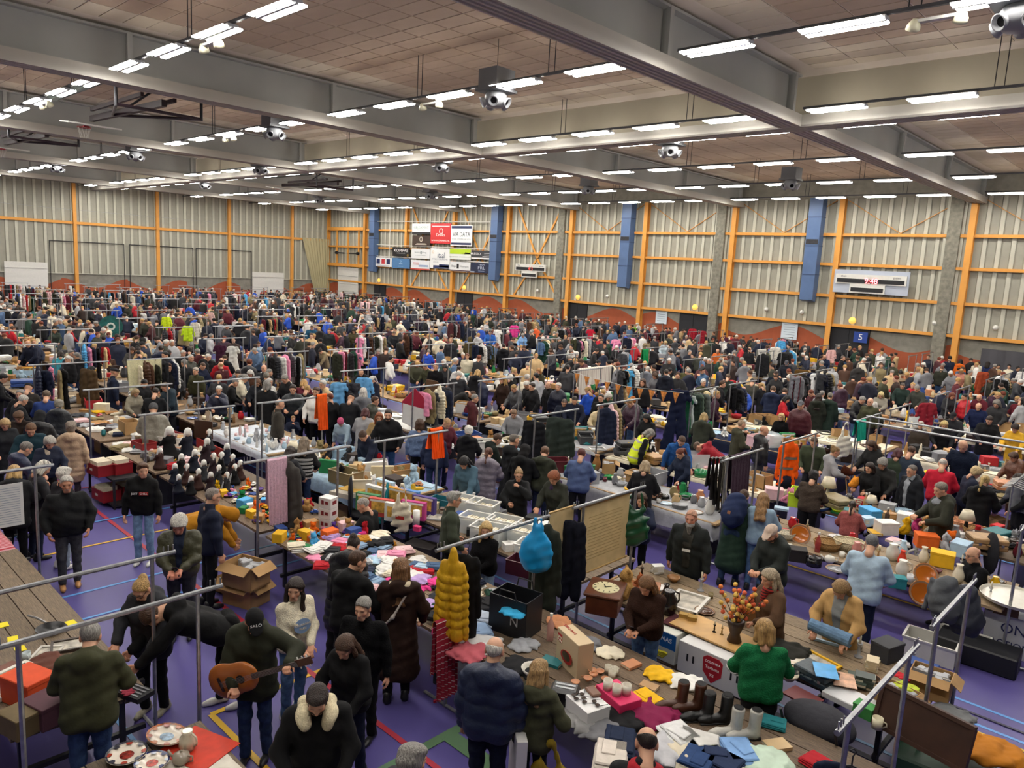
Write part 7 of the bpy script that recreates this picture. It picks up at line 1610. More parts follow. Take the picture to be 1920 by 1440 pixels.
for k in range(9):
 a = k * 2.4; r = .05 * math.sqrt(k); p = T(1112, 1278); IT_ = item('bowl', (p.x + r * 1.6 * math.cos(a), p.y + r * 1.6 * math.sin(a), ZT + (.06 if k < 3 else 0)), 0, 'd69a72', 'copper tea light bowl, %s in the spiral right of the beige carton' % ['innermost', 'second', 'third', 'fourth', 'fifth', 'sixth', 'seventh', 'eighth', 'outermost'][k], .5, 'copper tea light bowls')
o = one('toaster', lambda b: b.box((0, 0, .11), (.3, .2, .2), bev=.03), mat('black enamel', '141416', rough=.25), tuple(T(1058, 1322)), 'glossy black toaster beside the small olive jacket woman', 'toaster', rz=.5)
sub(o, 'slot', lambda b: b.box((0, .03, .21), (.2, .03, .006)), M_METAL); sub(o, 'slot', lambda b: b.box((0, -.03, .21), (.2, .03, .006)), M_METAL); sub(o, 'lever', lambda b: b.box((.155, 0, .13), (.03, .04, .02)), M_METAL)
one('pink_carton', lambda b: (b.box((0, 0, .075), (.42, .28, .15), bev=.005)), mat('pink card', 'd62d62', rough=.6), tuple(T(1158, 1322)), 'hot pink carton carrying three mugs', 'box', rz=-.3)
for i, (px, py) in enumerate(((1139, 1288), (1156, 1299), (1174, 1297))): IT('cup', px, py + 4, ZT + .15, i * 1.3 + .4, 'd8d0c0', '%s flowered mug on the pink carton' % ['leftmost', 'middle', 'rightmost'][i], 1.15, 'flowered mugs on the pink carton')
for i, (px, py) in enumerate(((1140, 1262), (1152, 1266), (1147, 1272))): IT('cup', px, py, ZT, i + .2, 'cfc8b4', 'cream mug in the group behind the pink carton, %s' % ['left one', 'right one', 'front one'][i], 1.0, 'cream mugs behind the pink carton')
one('white_carton', lambda b: (b.box((0, 0, .09), (.36, .28, .18), bev=.004), b.box((0, 0, .165), (.365, .285, .04))), mat('white card', 'd9d8d6', rough=.6), tuple(T(1100, 1345)), 'white carton with sunglasses on top', 'box', rz=-.25)
for i, (px, py) in enumerate(((1078, 1308), (1095, 1314), (1085, 1302), (1117, 1320))):
 p = T(px, py, ZT + .19); o = one('sunglasses', lambda b: (b.lathe([(0, .0), (.024, .002), (.026, .008)], 10, (-.033, 0, .005)), b.lathe([(0, 0), (.024, .002), (.026, .008)], 10, (.033, 0, .005)), b.tube((-.012, 0, .012), (.012, 0, .012), .004, 5)), mat('lens dark', '18140f' if i % 2 else '2a1d14', rough=.15), tuple(p), '%s pair of dark sunglasses on the white carton' % ['left', 'right', 'rear', 'brown'][i], 'sunglasses', rz=jit(.8), group='sunglasses on the white carton')
 for s in (-1, 1): sub(o, 'temple', lambda b: b.tube((s * .058, 0, .012), (s * .05, .11, .006), .003, 4), M_BLACK)
one('leather_purse', lambda b: b.box((0, 0, .02), (.17, .11, .03), bev=.01), mat('purse brown', '6d4a36', rough=.5), tuple(T(1112, 1300, ZT + .18)), 'brown leather purse on the white carton', 'purse', rz=-.4)
IT('bowl', 1000, 1268, ZT, 0, 'dcd8cc', 'white bowl behind the small olive jacket woman', 1.4)
IT('heap2', 975, 1250, ZT, .3, '1b1b1e', 'flat black bag next to the white-haired man', 1.2)
CL = [('heap0', 1128, 1372, '6f6f72', 'black and white houndstooth cardigan'), ('heap1', 1172, 1352, '111114', 'black hooded sweater heap'), ('heap2', 1218, 1345, '7c1844', 'magenta crumpled blouse'), ('folded', 1160, 1398, '17233c', 'folded navy trousers'), ('folded2', 1275, 1385, 'dcdcda', 'folded white T-shirt left of the grey boots'), ('folded3', 1310, 1398, 'd4d2cc', 'white shirt with tiny logo'), ('heap0', 1290, 1418, 'cfc4ac', 'cream knitted top'), ('folded', 1310, 1428, '27406a', 'blue flowered blouse'), ('folded2', 1385, 1416, '7fa6d6', 'folded sky blue shirt'), ('folded3', 1350, 1432, '23304e', 'folded dark jeans'), ('heap1', 1432, 1430, 'c4d8c4', 'mint green frilled garment'), ('heap2', 1245, 1412, 'b9b9bc', 'light grey folded knit'), ('folded', 1145, 1425, 'd6ccc0', 'cream folded sweater at the bottom edge'), ('heap1', 1098, 1352, '8d8c8c', 'grey patterned scarf'), ('folded2', 905, 1165, 'b8c2d2', 'blue striped folded shirt'), ('folded', 890, 1190, '8fa8c8', 'pale blue folded blouse'), ('heap0', 880, 1225, 'b85a64', 'red and white striped top'), ('folded3', 915, 1140, '1c1c20', 'black folded skirt'), ('heap2', 900, 1205, 'd4d2d0', 'white striped shirt')]
for i, (kd, px, py, c, lab) in enumerate(CL): IT(kd, px, py, ZT, i * .7, c, lab + (' on the centre table' if px > 1000 else ' left of the black shopper'), 1.3, 'clothes on the centre tables')
IT('gamebox', 925, 1158, ZT, .2, '2a4aa0', 'blue boxed game left of the black shopper', .9, tilt=(-1.5, 0))
for i, (px, py, c, lab) in enumerate(((1283, 1330, '4a2a1a', 'brown'), (1332, 1352, '0f0f11', 'black'), (1385, 1382, 'b9b6ac', 'pale grey'))):
 for s in (-1, 1):
  p = T(px, py); q = p + Vector((.07 * s, .05 * s, 0))
  item('boot', q, 2.5, c, '%s %s leather ankle boot on the centre table' % ('left' if s < 0 else 'right', lab), 1.2, 'ankle boots on the centre table')
V, Q = sdf([('e', (0, 0, .22), (.2, .08, .2)), ('c', (-.1, 0, .38), (0, 0, .62), .014, .012), ('c', (.1, 0, .38), (0, 0, .62), .014, .012)], .02, .02, fold=.01)
# --- right table and its front boxes
o = empty('wall_clock', T(1133, 1140), .45); tag(o, 'wooden pendulum wall clock lying on the right table', 'clock')
sub(o, 'clock_case', lambda b: (b.box((0, 0, .13), (.42, .52, .26), bev=.012), b.box((0, 0, .27), (.48, .58, .04), bev=.01)), mat('clock wood', '5c2f1a', rough=.35, noise=.3, nscale=8))
sub(o, 'clock_face', lambda b: b.lathe([(0, .012), (.17, .008), (.18, 0)], 24, (0, 0, .29)), mat('dial cream', 'cfc69c', rough=.4)); sub(o, 'clock_hand', lambda b: b.box((.03, .0, .306), (.1, .012, .004), .6), M_BLACK); sub(o, 'clock_hand', lambda b: b.box((-.02, .03, .306), (.07, .012, .004), 2.0), M_BLACK)
for k in range(12): sub(o, 'hour_mark', lambda b: b.box((.145, 0, .3), (.03, .008, .004)), M_BLACK, rot=(0, 0, k * PI / 6))
IT('plush', 1173, 1122, ZT, 2.4, 'b58c52', 'tan teddy bear beside the wooden wall clock', 1.5)
IT('plush', 1200, 1105, ZT, 2.6, 'a8603c', 'small rust coloured bear behind the teddy', .8)
one('cutting_board', lambda b: b.box((0, 0, .015), (.5, .3, .03), bev=.01), mat('board orange wood', 'a8622a', rough=.45, noise=.3, nscale=5), tuple(T(1205, 1098)), 'orange brown wooden board behind the teddy bear', 'board', rz=.5)
IT('jug', 1252, 1150, ZT, 1.2, '211c1a', 'black metal jug right of the woman in brown', 1.6)
IT('vase', 1248, 1128, ZT, 0, '2a2320', 'tall dark pewter vase behind the black jug', .9)
IT('frame', 1288, 1132, ZT, .2, 'd4d0c6', 'white mounted picture frame on the right table', 1.5)
for i, (px, py) in enumerate(((1281, 1160), (1298, 1166))): IT('box', px, py, ZT, .4, 'a4823e', '%s small brass casket on the dark red mat' % ['left', 'right'][i], .38, 'brass caskets')
one('red_mat', lambda b: b.box((0, 0, .004), (.55, .35, .006)), mat('mat red', '4a1620', rough=.9, noise=.5, nscale=20), tuple(T(1288, 1172)), 'dark red woven mat under the brass caskets', 'mat', rz=.1)
one('wooden_board', lambda b: b.box((0, 0, .012), (1.1, .5, .022)), mat('pale board', 'c59a5a', rough=.5, noise=.25, nscale=3), tuple(T(1345, 1190)), 'pale wooden shelf board above the white carton', 'board', rz=-.03)
IT('candle', 1339, 1185, ZT + .02, 0, '1e1a18', 'black pepper mill on the pale board', .55); IT('candle', 1353, 1190, ZT + .02, 0, '9a7c4a', 'wooden pepper mill on the pale board', .5)
o = one('banana_box', lambda b: b.box((0, 0, .2), (.5, .36, .4), bev=.006), mat('fruit carton', 'd8d8cc', rough=.7), (-4.62, 8.05, .36), 'fruit carton with blue top band and yellow bananas', 'cardboard box', rz=0)
sub(o, 'blue_band', lambda b: b.box((0, -.182, .29), (.5, .004, .2)), mat('band blue', '1c62a8')); text('BANANAS', .085, o, (0, -.186, .3), (PI / 2, 0, 0), 'f0f0f0')
for k in range(4): sub(o, 'printed_banana', lambda b: b.path([(-.14 + .02 * k, -.186, .14 - .02 * k), (-.05, -.186, .06 + .015 * k), (.08, -.186, .06 + .02 * k), (.14 - .01 * k, -.186, .13)], .018, 6), mat('banana yellow', 'd8cc28'))
o = one('white_carton', lambda b: b.box((0, 0, .2), (.9, .36, .4), bev=.006), mat('white card', 'd9d8d6'), (-3.85, 8.0, .36), 'long white fruit carton with red shield logo', 'cardboard box')
sub(o, 'red_shield', lambda b: b.prism([(-.13, .12), (-.08, .16), (.08, .16), (.13, .12), (.12, -.05), (0, -.17), (-.12, -.05)], .006), mat('shield red', 'b3202c'), loc=(.02, -.183, .2)); text('COLOMBIA', .04, o, (.02, -.188, .29), (PI / 2, 0, 0), 'f0e8e4'); text('Turbana', .055, o, (.02, -.188, .22), (PI / 2, 0, 0), 'f0e8e4'); text('XS', .05, o, (.02, -.188, .13), (PI / 2, 0, 0), 'f0e8e4')
for x in (-.32, -.24, .26, .34): sub(o, 'vent_slot', lambda b: b.box((x, -.182, .22), (.022, .004, .09)), M_BLACK)
for (x, y) in ((-4.62, 8.05), (-3.85, 8.0)): one('support_crate', lambda b: (b.box((0, 0, .34), (.5, .34, .03)), b.box((0, 0, .02), (.5, .34, .03)), b.box((-.23, 0, .18), (.03, .34, .33)), b.box((.23, 0, .18), (.03, .34, .33))), M_WOODO, (x, y, 0), 'low wooden stand under the %s' % ('banana carton' if x < -4 else 'long white carton'), 'stand', color='6f5a40')
o = one('flower_vase', lambda b: b.lathe([(.05, 0), (.09, .03), (.06, .12), (.1, .24), (.11, .3), (.09, .3), (.05, .14)], 14), mat('dark urn', '3a2a22', rough=.4), tuple(T(1376, 1205)), 'dark urn with stems of orange and yellow ball flowers', 'vase', smooth=True)
random.seed(5)
for k in range(15):
 a = random.uniform(0, 2 * PI); r = random.uniform(.05, .33); h_ = random.uniform(.42, .8)
 tipp = (r * math.cos(a), r * math.sin(a), h_)
 st = sub(o, 'flower_stem', lambda b: b.path([(0, 0, .2), (r * .4 * math.cos(a), r * .4 * math.sin(a), .2 + (h_ - .2) * .5), tipp], .005, 4), mat('twig', '5a4a34'))
 for q in range(4):
  t = 1 - q * .14; sub(st, 'ball_flower', lambda b: b.lathe([(0, -.03), (.022, -.02), (.03, 0), (.022, .02), (0, .03)], 8), mat('ball ' + ('a', 'b', 'c')[(k + q) % 3], ('e2803c', 'd8603c', 'e8bf5c')[(k + q) % 3], rough=.8), True, loc=(tipp[0] * t + jit(.025), tipp[1] * t + jit(.025), tipp[2] - q * .06))
IT('heap0', 1475, 1225, ZT, .4, '23221c', 'black backpack lying between the women in green and beige', 1.6)
for i in range(3): IT('platestack' if i else 'bowl', 1478 + i * 5, 1275 - i * 14, ZT, 0, ('cfc6b2', 'b9a688', 'c4bca8')[i], '%s of the cream crockery right of the green sweater' % ['front bowl', 'plate stack', 'rear plate stack'][i], 1.1)
IT('suitcase', 1528, 1280, ZT, -.2, '22343c', 'dark teal case under the blue magazine', .8)
one('magazine', lambda b: b.box((0, 0, .004), (.24, .32, .006)), mat('magazine blue', '4aa2dc', rough=.4, noise=.2), tuple(T(1548, 1258, ZT + .2)), 'open magazine with bright blue page', 'magazine', rz=.5)
one('magazine', lambda b: b.box((0, 0, .004), (.24, .32, .006)), mat('magazine peach', 'd0a284', rough=.4, noise=.5, nscale=10), tuple(T(1582, 1275, ZT + .1)), 'magazine with peach coloured photo page', 'magazine', rz=.45)
one('disc_player', lambda b: b.box((0, 0, .04), (.5, .32, .07), bev=.008), mat('silver plastic', 'c9c9c9', rough=.35), tuple(T(1595, 1318)), 'flat silver disc player at the near edge of the table', 'disc player', rz=-.12)
one('folder', lambda b: b.box((0, 0, .01), (.34, .26, .018)), mat('folder red', '6a2a2c', rough=.6), tuple(T(1505, 1308)), 'flat dark red folder right of the green sweater', 'folder', rz=-.15)
one('paper_sheet', lambda b: b.box((0, 0, .003), (.3, .21, .004)), mat('list paper', 'dcdcda'), tuple(T(1548, 1333)), 'blank white card in front of the red folder', 'paper', rz=-.2)
IT('book', 1606, 1277, ZT + .04, .3, '3a4a40', 'green book with floral cover', 1.2); IT('books', 1620, 1288, ZT, .3, '38443e', 'stack of dark books beside the silver player', 1.0)
IT('box', 1620, 1342, ZT, -.1, '3e8c44', 'green lunch box at the table edge', .65); IT('cup', 1644, 1365, ZT, 0, 'ddd3b4', 'cream paper cup beside the green lunch box', 1.25)
IT('openbox', 1742, 1300, ZT, .1, None, 'carton of magazines near the right tube frame', 1.0)
for k in range(6): item('book', tuple(T(1742, 1300) + Vector((-.12 + k * .045, 0, .12))), 0, random.choice(['cream', 'white', 'steel', 'lightgrey']), 'magazine standing in the carton, number %s from the front' % ORD[k], 1.0, 'magazines standing in the carton', tilt=(1.45, 0))
o = one('wooden_tray', lambda b: (b.box((0, 0, .2), (.85, .03, .42)), b.box((0, 0, .42), (.89, .06, .04)), b.box((-.43, 0, .2), (.04, .06, .42)), b.box((.43, 0, .2), (.04, .06, .42)), b.box((0, 0, .01), (.89, .06, .04))), mat('dark tray wood', '3e2416', rough=.6, noise=.3, nscale=5), tuple(T(1718, 1400)), 'large dark wooden tray standing upright at the lower right', 'tray', rot=(-.25, 0, -.2))
IT('openbox', 1680, 1330, ZT, -.15, None, 'beige carton with toys behind the dark tray', .9); IT('heap1', 1700, 1290, ZT + .2, 0, 'b8c43c', 'crumpled yellow green bag behind the dark tray', .6); IT('heap2', 1690, 1268, ZT + .18, 0, 'c02430', 'red cloth ball in the beige carton', .45)
IT('heap0', 1790, 1345, ZT, 0, '6f7172', 'grey crumpled clothes right of the dark tray', 1.1)
IT('heap1', 1850, 1412, ZT, .3, 'b4711c', 'mustard fleece jacket over the green chest at lower right', 1.7)
one('green_chest', lambda b: b.box((0, 0, .3), (.9, .5, .6), bev=.02), mat('chest green', '1a3a28', rough=.6), (-1.35, 8.0, 0), 'dark green chest under the mustard jacket', 'chest', rz=.1)
hang('coat', -1.55, 5.6, 1.75, '161d33', 'navy jacket hanging from the lower right tube frame', rz=.4)
o = empty('push_chair', T(1530, 1400, .5)); tag(o, 'folded grey push chair in front of the right table', 'push chair'); o.location.z = 0
V, Q = sdf([('e', (0, 0, .78), (.36, .26, .17)), ('c', (-.3, .1, .66), (.3, .1, .66), .05, .05)], .03, .02, cuts=[lambda X, Y, Z: .7 - Z + 0 * X + 0 * Y]); link('canopy', np_mesh('canopy', V, Q, M_FAB), o, color='34343a')
V, Q = sdf([('e', (0, -.05, .52), (.24, .3, .08)), ('e', (0, .18, .62), (.24, .08, .18))], .03, .02, fold=.01); link('seat_pad', np_mesh('seat_pad', V, Q, M_FAB), o, color='55565c')
for s in (-1, 1):
 sub(o, 'frame_tube', lambda b: b.path([(s * .27, .3, .15), (s * .27, -.1, .5), (s * .27, -.35, .95)], .015, 6), M_DMETAL)
 for y in (.32, -.3): sub(o, 'wheel', lambda b: (b.lathe([(.09, -.02), (.12, -.015), (.12, .015), (.09, .02)], 16)), M_BLACK, rot=(0, PI / 2, 0), loc=(s * .3, y, .12))
IT('openbox', 1500, 1410, 0, .2, None, 'cardboard box on the floor beneath the push chair', 1.1)
# --- white baskets, black trunk and lettered bag on the floor at right
IT('crate', 1742, 1230, 0, .1, 'd8d6ce', 'white wicker box on the floor at the right', 1.2); IT('crate', 1800, 1225, .0, .1, 'dad8d0', 'second white wicker box beside the black trunk', 1.2)
one('black_trunk', lambda b: b.box((0, 0, .15), (1.0, .5, .3), bev=.02), mat('trunk', '17181c', rough=.5), tuple(T(1830, 1240, 0)), 'black trunk on the floor below the white boxes', 'trunk', rz=.05)
o = empty('lettered_bag', T(1890, 1225, 0), .1); tag(o, 'big white shopping bag lettered in navy at the right edge', 'bag')
sub(o, 'bag_body', lambda b: b.add([(-.32, -.12, 0), (.32, -.12, 0), (.32, .12, 0), (-.32, .12, 0), (-.35, -.15, .62), (.35, -.15, .6), (.35, .15, .62), (-.35, .15, .6)], [(0, 3, 2, 1), (0, 1, 5, 4), (1, 2, 6, 5), (2, 3, 7, 6), (3, 0, 4, 7), (4, 5, 6, 7)]), mat('white woven', 'd6d8dc', rough=.5))
text('ACTION', .13, o, (0, -.135, .18), (PI / 2 - .05, 0, 0), '23285c'); text('ON', .2, o, (.02, -.15, .42), (PI / 2 - .05, 0, 0), '23285c')
IT('crate', 1885, 1150, .62, .2, '6a4a2c', 'rough wooden crate above the lettered bag', .55)
V, Q = sdf([('e', (0, 0, .3), (.2, .14, .3)), ('e', (0, -.13, .2), (.15, .08, .16)), ('c', (-.1, .13, .5), (-.12, .17, .1), .03, .025), ('c', (.1, .13, .5), (.12, .17, .1), .03, .025)], .022, .02, fold=.006); PACK = np_mesh('backpack', V, Q, M_FAB)
o = link('backpack', PACK, None, at(1800, 1190, .95), (0, 0, 1.2), '33363f', scale=1.1); tag(o, 'big dark grey backpack hanging on the right tube frame', 'backpack')
o = link('backpack', PACK, None, at(1765, 1165, 1.1), (0, 0, 1.0), '55585c', scale=1.0); tag(o, 'lighter grey backpack hanging left of the dark one', 'backpack')
one('round_table_top', lambda b: b.lathe([(0, .02), (.42, .02), (.45, .05), (.46, .05), (.43, 0), (0, 0)], 28), M_GLOSS, tuple(at(1905, 1125, .85)), 'round white tray table at the right edge', 'tray table', color='d2cec0')
# --- bag of the mustard woman, box of the white-haired man, guitar and other held things
def wpos(key, local):
 o, f = WHO[key]; s = o.scale[0]; rz = o.rotation_euler[2]
 v = Rz(rz) @ (np.array(local) * s); return Vector((o.location.x + v[0], o.location.y + v[1], o.location.z + v[2])), rz, s
def hand_pos(key, side): return wpos(key, WHO[key][1]['hands'][side])
p, rz, s = hand_pos('navypuff', 1)
o = one('carried_box', lambda b: b.box((0, 0, -.28), (.1, .42, .62), bev=.004), mat('white card', 'd9d8d6'), tuple(p), 'flat white printed box carried under the arm of the navy jacket man', 'box', rz=rz + .4)
for k in range(5): sub(o, 'print_mark', lambda b: b.box((.052, -.1 + .05 * k, -.2 - .07 * (k % 3)), (.002, .03, .05)), M_BLACK)
V, Q = sdf([('e', (0, 0, -.45), (.2, .07, .22)), ('c', (-.1, 0, -.28), (-.02, 0, .0), .016, .014), ('c', (.1, 0, -.28), (.02, 0, 0), .016, .014)], .022, .02, fold=.01); HB_ = np_mesh('shoulder_bag', V, Q, M_FAB)
p, rz, s = wpos('mustard', (.22, -.06, 1.0)); o = link('shoulder_bag', HB_, None, p, (0, 0, rz + .3), '8a7420', scale=1.2); tag(o, 'mustard cloth bag of the woman in the olive jacket', 'bag')
# guitar
p, rz, s = wpos('guitar', (.12, .26, 1.06)); q, _, _ = hand_pos('guitar', -1)
o = empty('acoustic_guitar', p); o.rotation_mode = 'QUATERNION'
d = (q - p).normalized(); fw = Vector((math.sin(-rz) * 1.0, math.cos(rz), 0)).normalized(); yv = (fw - d * fw.dot(d)).normalized(); zv = d.cross(yv)
o.rotation_quaternion = Matrix((d, yv, zv)).transposed().to_quaternion(); tag(o, 'orange brown acoustic guitar played by the man in the cap', 'guitar')
V, Q = sdf([('e', (-.1, 0, 0), (.17, .05, .19)), ('e', (.14, 0, 0), (.13, .05, .145))], .014, .02, cuts=[lambda X, Y, Z: np.abs(Y) - .045 + 0 * X + 0 * Z]); link('guitar_body', np_mesh('guitar_body', V, Q, mat('guitar top', 'a5602a', rough=.25, noise=.15, nscale=5)), o)
sub(o, 'sound_hole', lambda b: b.lathe([(0, 0), (.045, 0)], 16), M_BLACK, rot=(-PI / 2, 0, 0), loc=(.1, .047, 0)); sub(o, 'guitar_neck', lambda b: b.box((.48, .045, 0), (.5, .022, .05)), mat('fretboard', '2a1a14', rough=.4)); sub(o, 'headstock', lambda b: b.box((.8, .035, 0), (.17, .018, .075)), mat('head wood', '4a2616', rough=.4)); sub(o, 'bridge', lambda b: b.box((-.12, .05, 0), (.025, .012, .15)), mat('fretboard', '2a1a14'))
for k in range(6): sub(o, 'tuning_peg', lambda b: b.tube((.75 + .05 * (k % 3), .035, (.038 if k < 3 else -.038)), (.75 + .05 * (k % 3), .035, (.06 if k < 3 else -.06)), .007, 6), M_WHITE)
for k in range(6): sub(o, 'string', lambda b: b.tube((-.12, .06, -.03 + .012 * k), (.74, .058, -.018 + .0072 * k), .0012, 3), M_METAL)
# phones
for key, lab in (('phone', 'phone held by the woman in the brown sweater'), ('vest', 'dark phone held by the man in the quilted vest')):
 a_, rz, s = hand_pos(key, -1); b_, _, _ = hand_pos(key, 1); m_ = (a_ + b_) / 2
 one('phone', lambda b: b.box((0, .05, .03), (.075, .15, .009), bev=.003), mat('phone case', '2a2430', rough=.2), tuple(m_), lab, 'phone', rot=(.5, 0, rz))
a_, rz, s = hand_pos('trench', -1); b_, _, _ = hand_pos('trench', 1)
o = one('rolled_jeans', lambda b: b.tube((-.25, 0, 0), (.25, 0, .02), .085, 14, r2=.075), M_DENIM, tuple((a_ + b_) / 2 + Vector((0, 0, .03))), 'rolled pale blue jeans in the hands of the beige trench woman', 'jeans', rz=rz, color='6c8aa8')
sub(o, 'roll_end', lambda b: b.lathe([(.02, 0), (.06, .004), (.075, 0)], 12), M_DENIM, color='33455c', rot=(0, PI / 2, 0), loc=(.252, 0, .02))
p, rz, s = hand_pos('green', -1); IT_ = item('heap0', tuple(p + Vector((0, 0, -.08))), 1.0, '9a9a98', 'black and white checked cloth held by the woman in green', .8)
# fleece collar, cream hood, scarf strap, vest over the worker
def wear(key, name, prims, vox, c, m=M_FAB, fold=.004, cuts=(), k=.015):
 o, f = WHO[key]; V, Q = sdf(prims, vox, k, fold=fold, cuts=cuts); link(name, np_mesh(name, V, Q, m), o, color=c)
nk = WHO['fleece'][1]['nk']; wear('fleece', 'fleece_collar', [('e', nk + [-.11, .06, -.02], (.06, .1, .06)), ('e', nk + [.11, .06, -.02], (.06, .1, .06)), ('c', nk + [-.1, -.05, .02], nk + [.1, -.05, .02], .055, .055), ('e', nk + [-.09, .12, -.06], (.05, .07, .07)), ('e', nk + [.09, .12, -.06], (.05, .07, .07))], .016, 'd6caa8', M_KNIT)
nk = WHO['browncoat'][1]['nk']; wear('browncoat', 'cream_hood', [('e', nk + [0, -.09, -.01], (.13, .07, .075)), ('c', nk + [-.09, -.02, 0], nk + [.09, -.02, 0], .045, .045)], .018, 'cfc2a4', M_FAB)
sh = WHO['browncoat'][1]['sh']; wear('browncoat', 'bag_strap', [('c', sh[1] + [-.04, -.1, .02], np.array([-.05, -.17, 1.12]), .016, .016), ('c', np.array([-.05, -.17, 1.12]), np.array([-.17, -.12, .98]), .016, .016)], .016, 'b9b0a8', M_FAB, 0)
nk = WHO['redcollar'][1]['nk']; wear('redcollar', 'red_collar', [('e', nk + [0, -.01, 0], (.12, .115, .045)), ('c', nk + [-.12, -.03, -.05], nk + [.12, -.03, -.05], .05, .05)], .018, '9c1824')
nk = WHO['tartan'][1]['nk']; wear('tartan', 'tartan_scarf', [('e', nk + [0, .02, -.0], (.1, .1, .06)), ('c', nk + [.02, .09, -.03], nk + [.02, .12, -.25], .05, .04)], .018, 'a82a26', mat('tartan', '9c2a24', rough=.9, stripes=('231a1c', 28, 2, .4)), .006)
nk = WHO['hivis'][1]['nk']; o, f = WHO['hivis']
wear('hivis', 'safety_vest', [tuple([q[0], q[1], q[2], q[3] + .014, q[4] + .014]) if q[0] == 'c' else q for q in f['torso'][:6]], .024, 'd8e81c', mat('vest yellow', objcol=True, rough=.7, emit=None, stripes=('a8a89c', 5.2, 2, .22)), .004, k=.02)
for key, lab in (('backpack', 'navy backpack with brown base on the dark green coat'),):
 p, rz, s = wpos(key, tuple(WHO[key][1]['up']((0, -.2, .98)))); o = link('backpack', PACK, None, p, (-.35, 0, rz), '1f2a4a', scale=1.05); tag(o, lab, 'backpack')
 sub(o, 'leather_patch', lambda b: b.box((0, -.215, .24), (.05, .01, .05)), mat('patch', '8a5a3a'))
p, rz, s = wpos('striped', (0, 0, 0))
for k in range(6): sub(WHO['striped'][0], 'pale_stripe', lambda b: b.lathe([(.213, -.018), (.213, .018)], 22, sy=.66), mat('stripe grey', '9c9c9c', rough=.95), loc=(0, 0, .93 + k * .075))
# lettering on clothes
o, f = WHO['boy']; text('JUST', .05, o, (.065, .178, 1.27), (PI / 2, 0, PI), 'e8e8e8')
sub(o, 'red_print', lambda b: b.box((-.075, .168, 1.27), (.14, .006, .05)), mat('print red', 'a8231e')); text('CHILL', .045, o, (-.075, .175, 1.27), (PI / 2, 0, PI), 'e8e8e8')
o, f = WHO['cream']
sub(o, 'blue_print', lambda b: b.lathe([(0, .0), (.1, .0), (.1, .004)], 18, sx=1.05, sy=.85), mat('print blue', '7a93b8', rough=.9), rot=(-PI / 2 + .1, 0, 0), loc=(0, .185, 1.23)); text('COLORADO', .036, o, (0, .198, 1.25), (PI / 2, 0, PI), 'e6dcc6'); text('PARIS', .036, o, (0, .198, 1.2), (PI / 2, 0, PI), 'e6dcc6')
o, f = WHO['navyhood']; text('CRUZE', .06, o, (0, .175, 1.26), (PI / 2, 0, PI), '8d94a4')
o, f = WHO['guitar']; HM_ = Matrix([list(r) for r in f['head']])
t = text('SALÖ', .045, o, (0, 0, 0), (0, 0, 0), 'e8e8e8'); t.matrix_basis = HM_ @ Matrix.Translation((0, .094, .085)) @ Matrix.Rotation(PI, 4, 'Z') @ Matrix.Rotation(PI / 2 - .35, 4, 'X')
o, f = WHO['beard']; sub(o, 'shirt_print', lambda b: b.box((0, .2, 1.18), (.12, .006, .04)), M_WHITE)
# ------------------------------------------------------------------ goods on the near left tables
random.seed(31)
# costume dolls
DOLLS = [(318, 862, 1.6), (352, 858, 1.45), (388, 868, 1.2), (392, 845, 1.1), (300, 880, 1.0), (340, 892, 1.0), (365, 885, 1.05), (400, 890, 1.0), (382, 902, .95), (350, 908, .9), (415, 888, 1.0), (425, 872, 1.05), (436, 890, .95), (410, 910, .9), (372, 918, .9), (440, 908, .9), (328, 905, .85), (395, 922, .85), (425, 922, .85), (450, 900, .9), (358, 928, .8), (335, 925, .8)]
for i, (px, py, sc) in enumerate(DOLLS):
 c = ['jet', '1b1f2c', '2a1c22', 'charcoal', '3a2420'][i % 5]
 lab = '%s costume doll with white bonnet, %s' % (('tall black dressed' if sc > 1.3 else ['black dressed', 'navy dressed', 'plum dressed', 'grey dressed', 'brown dressed'][i % 5]), ['largest, left of the tube post', 'second largest with long white veil', 'at the rear right of the big dolls', 'behind the others near the red cloth', 'at the left end', 'front left', 'below the veil doll', 'in the middle of the group', 'centre front', 'front row left', 'right of the middle', 'rear right', 'far right', 'second row right', 'front row centre', 'front right', 'left of centre front', 'centre of the front row', 'right in the front row', 'right end', 'lowest row centre', 'lowest row left'][i])
 IT('doll', px, py, ZT, 2.3 + jit(.7), c, lab, sc, 'costume dolls')
# heaps of small toys on the doll and toy table
for i in range(150):
 p = Vector((random.uniform(-13.2, -9.5), 5.0 + abs(jit(1.0)) + random.uniform(.5, 1.0), ZT)); px = project(p)[0]
 if not in_table(p.x, p.y, -.05): continue
 kd = random.choice(['toycar', 'toycar', 'plush', 'cup', 'bowl', 'box'])
 c = random.choice(['cream', 'white', 'red', 'yellow', 'blue', 'orange', 'pink', 'palepink', 'tan', 'green', 'sky', 'purple'])
 item(kd, p, random.uniform(0, 6), c, 'small %s %s at the %s of the toy heap %s' % (cname(c), WORDS[kd], place(p.x + 11.3, p.y - 6.3, 1.9, .7), 'below the dolls' if px < 460 else 'behind the pink garment' if px < 560 else 'left of the white shoe boxes'), random.uniform(.45, .8) if kd != 'toycar' else 1.0, 'small toys in the heap', parts=kd in ('toycar', 'plush'))
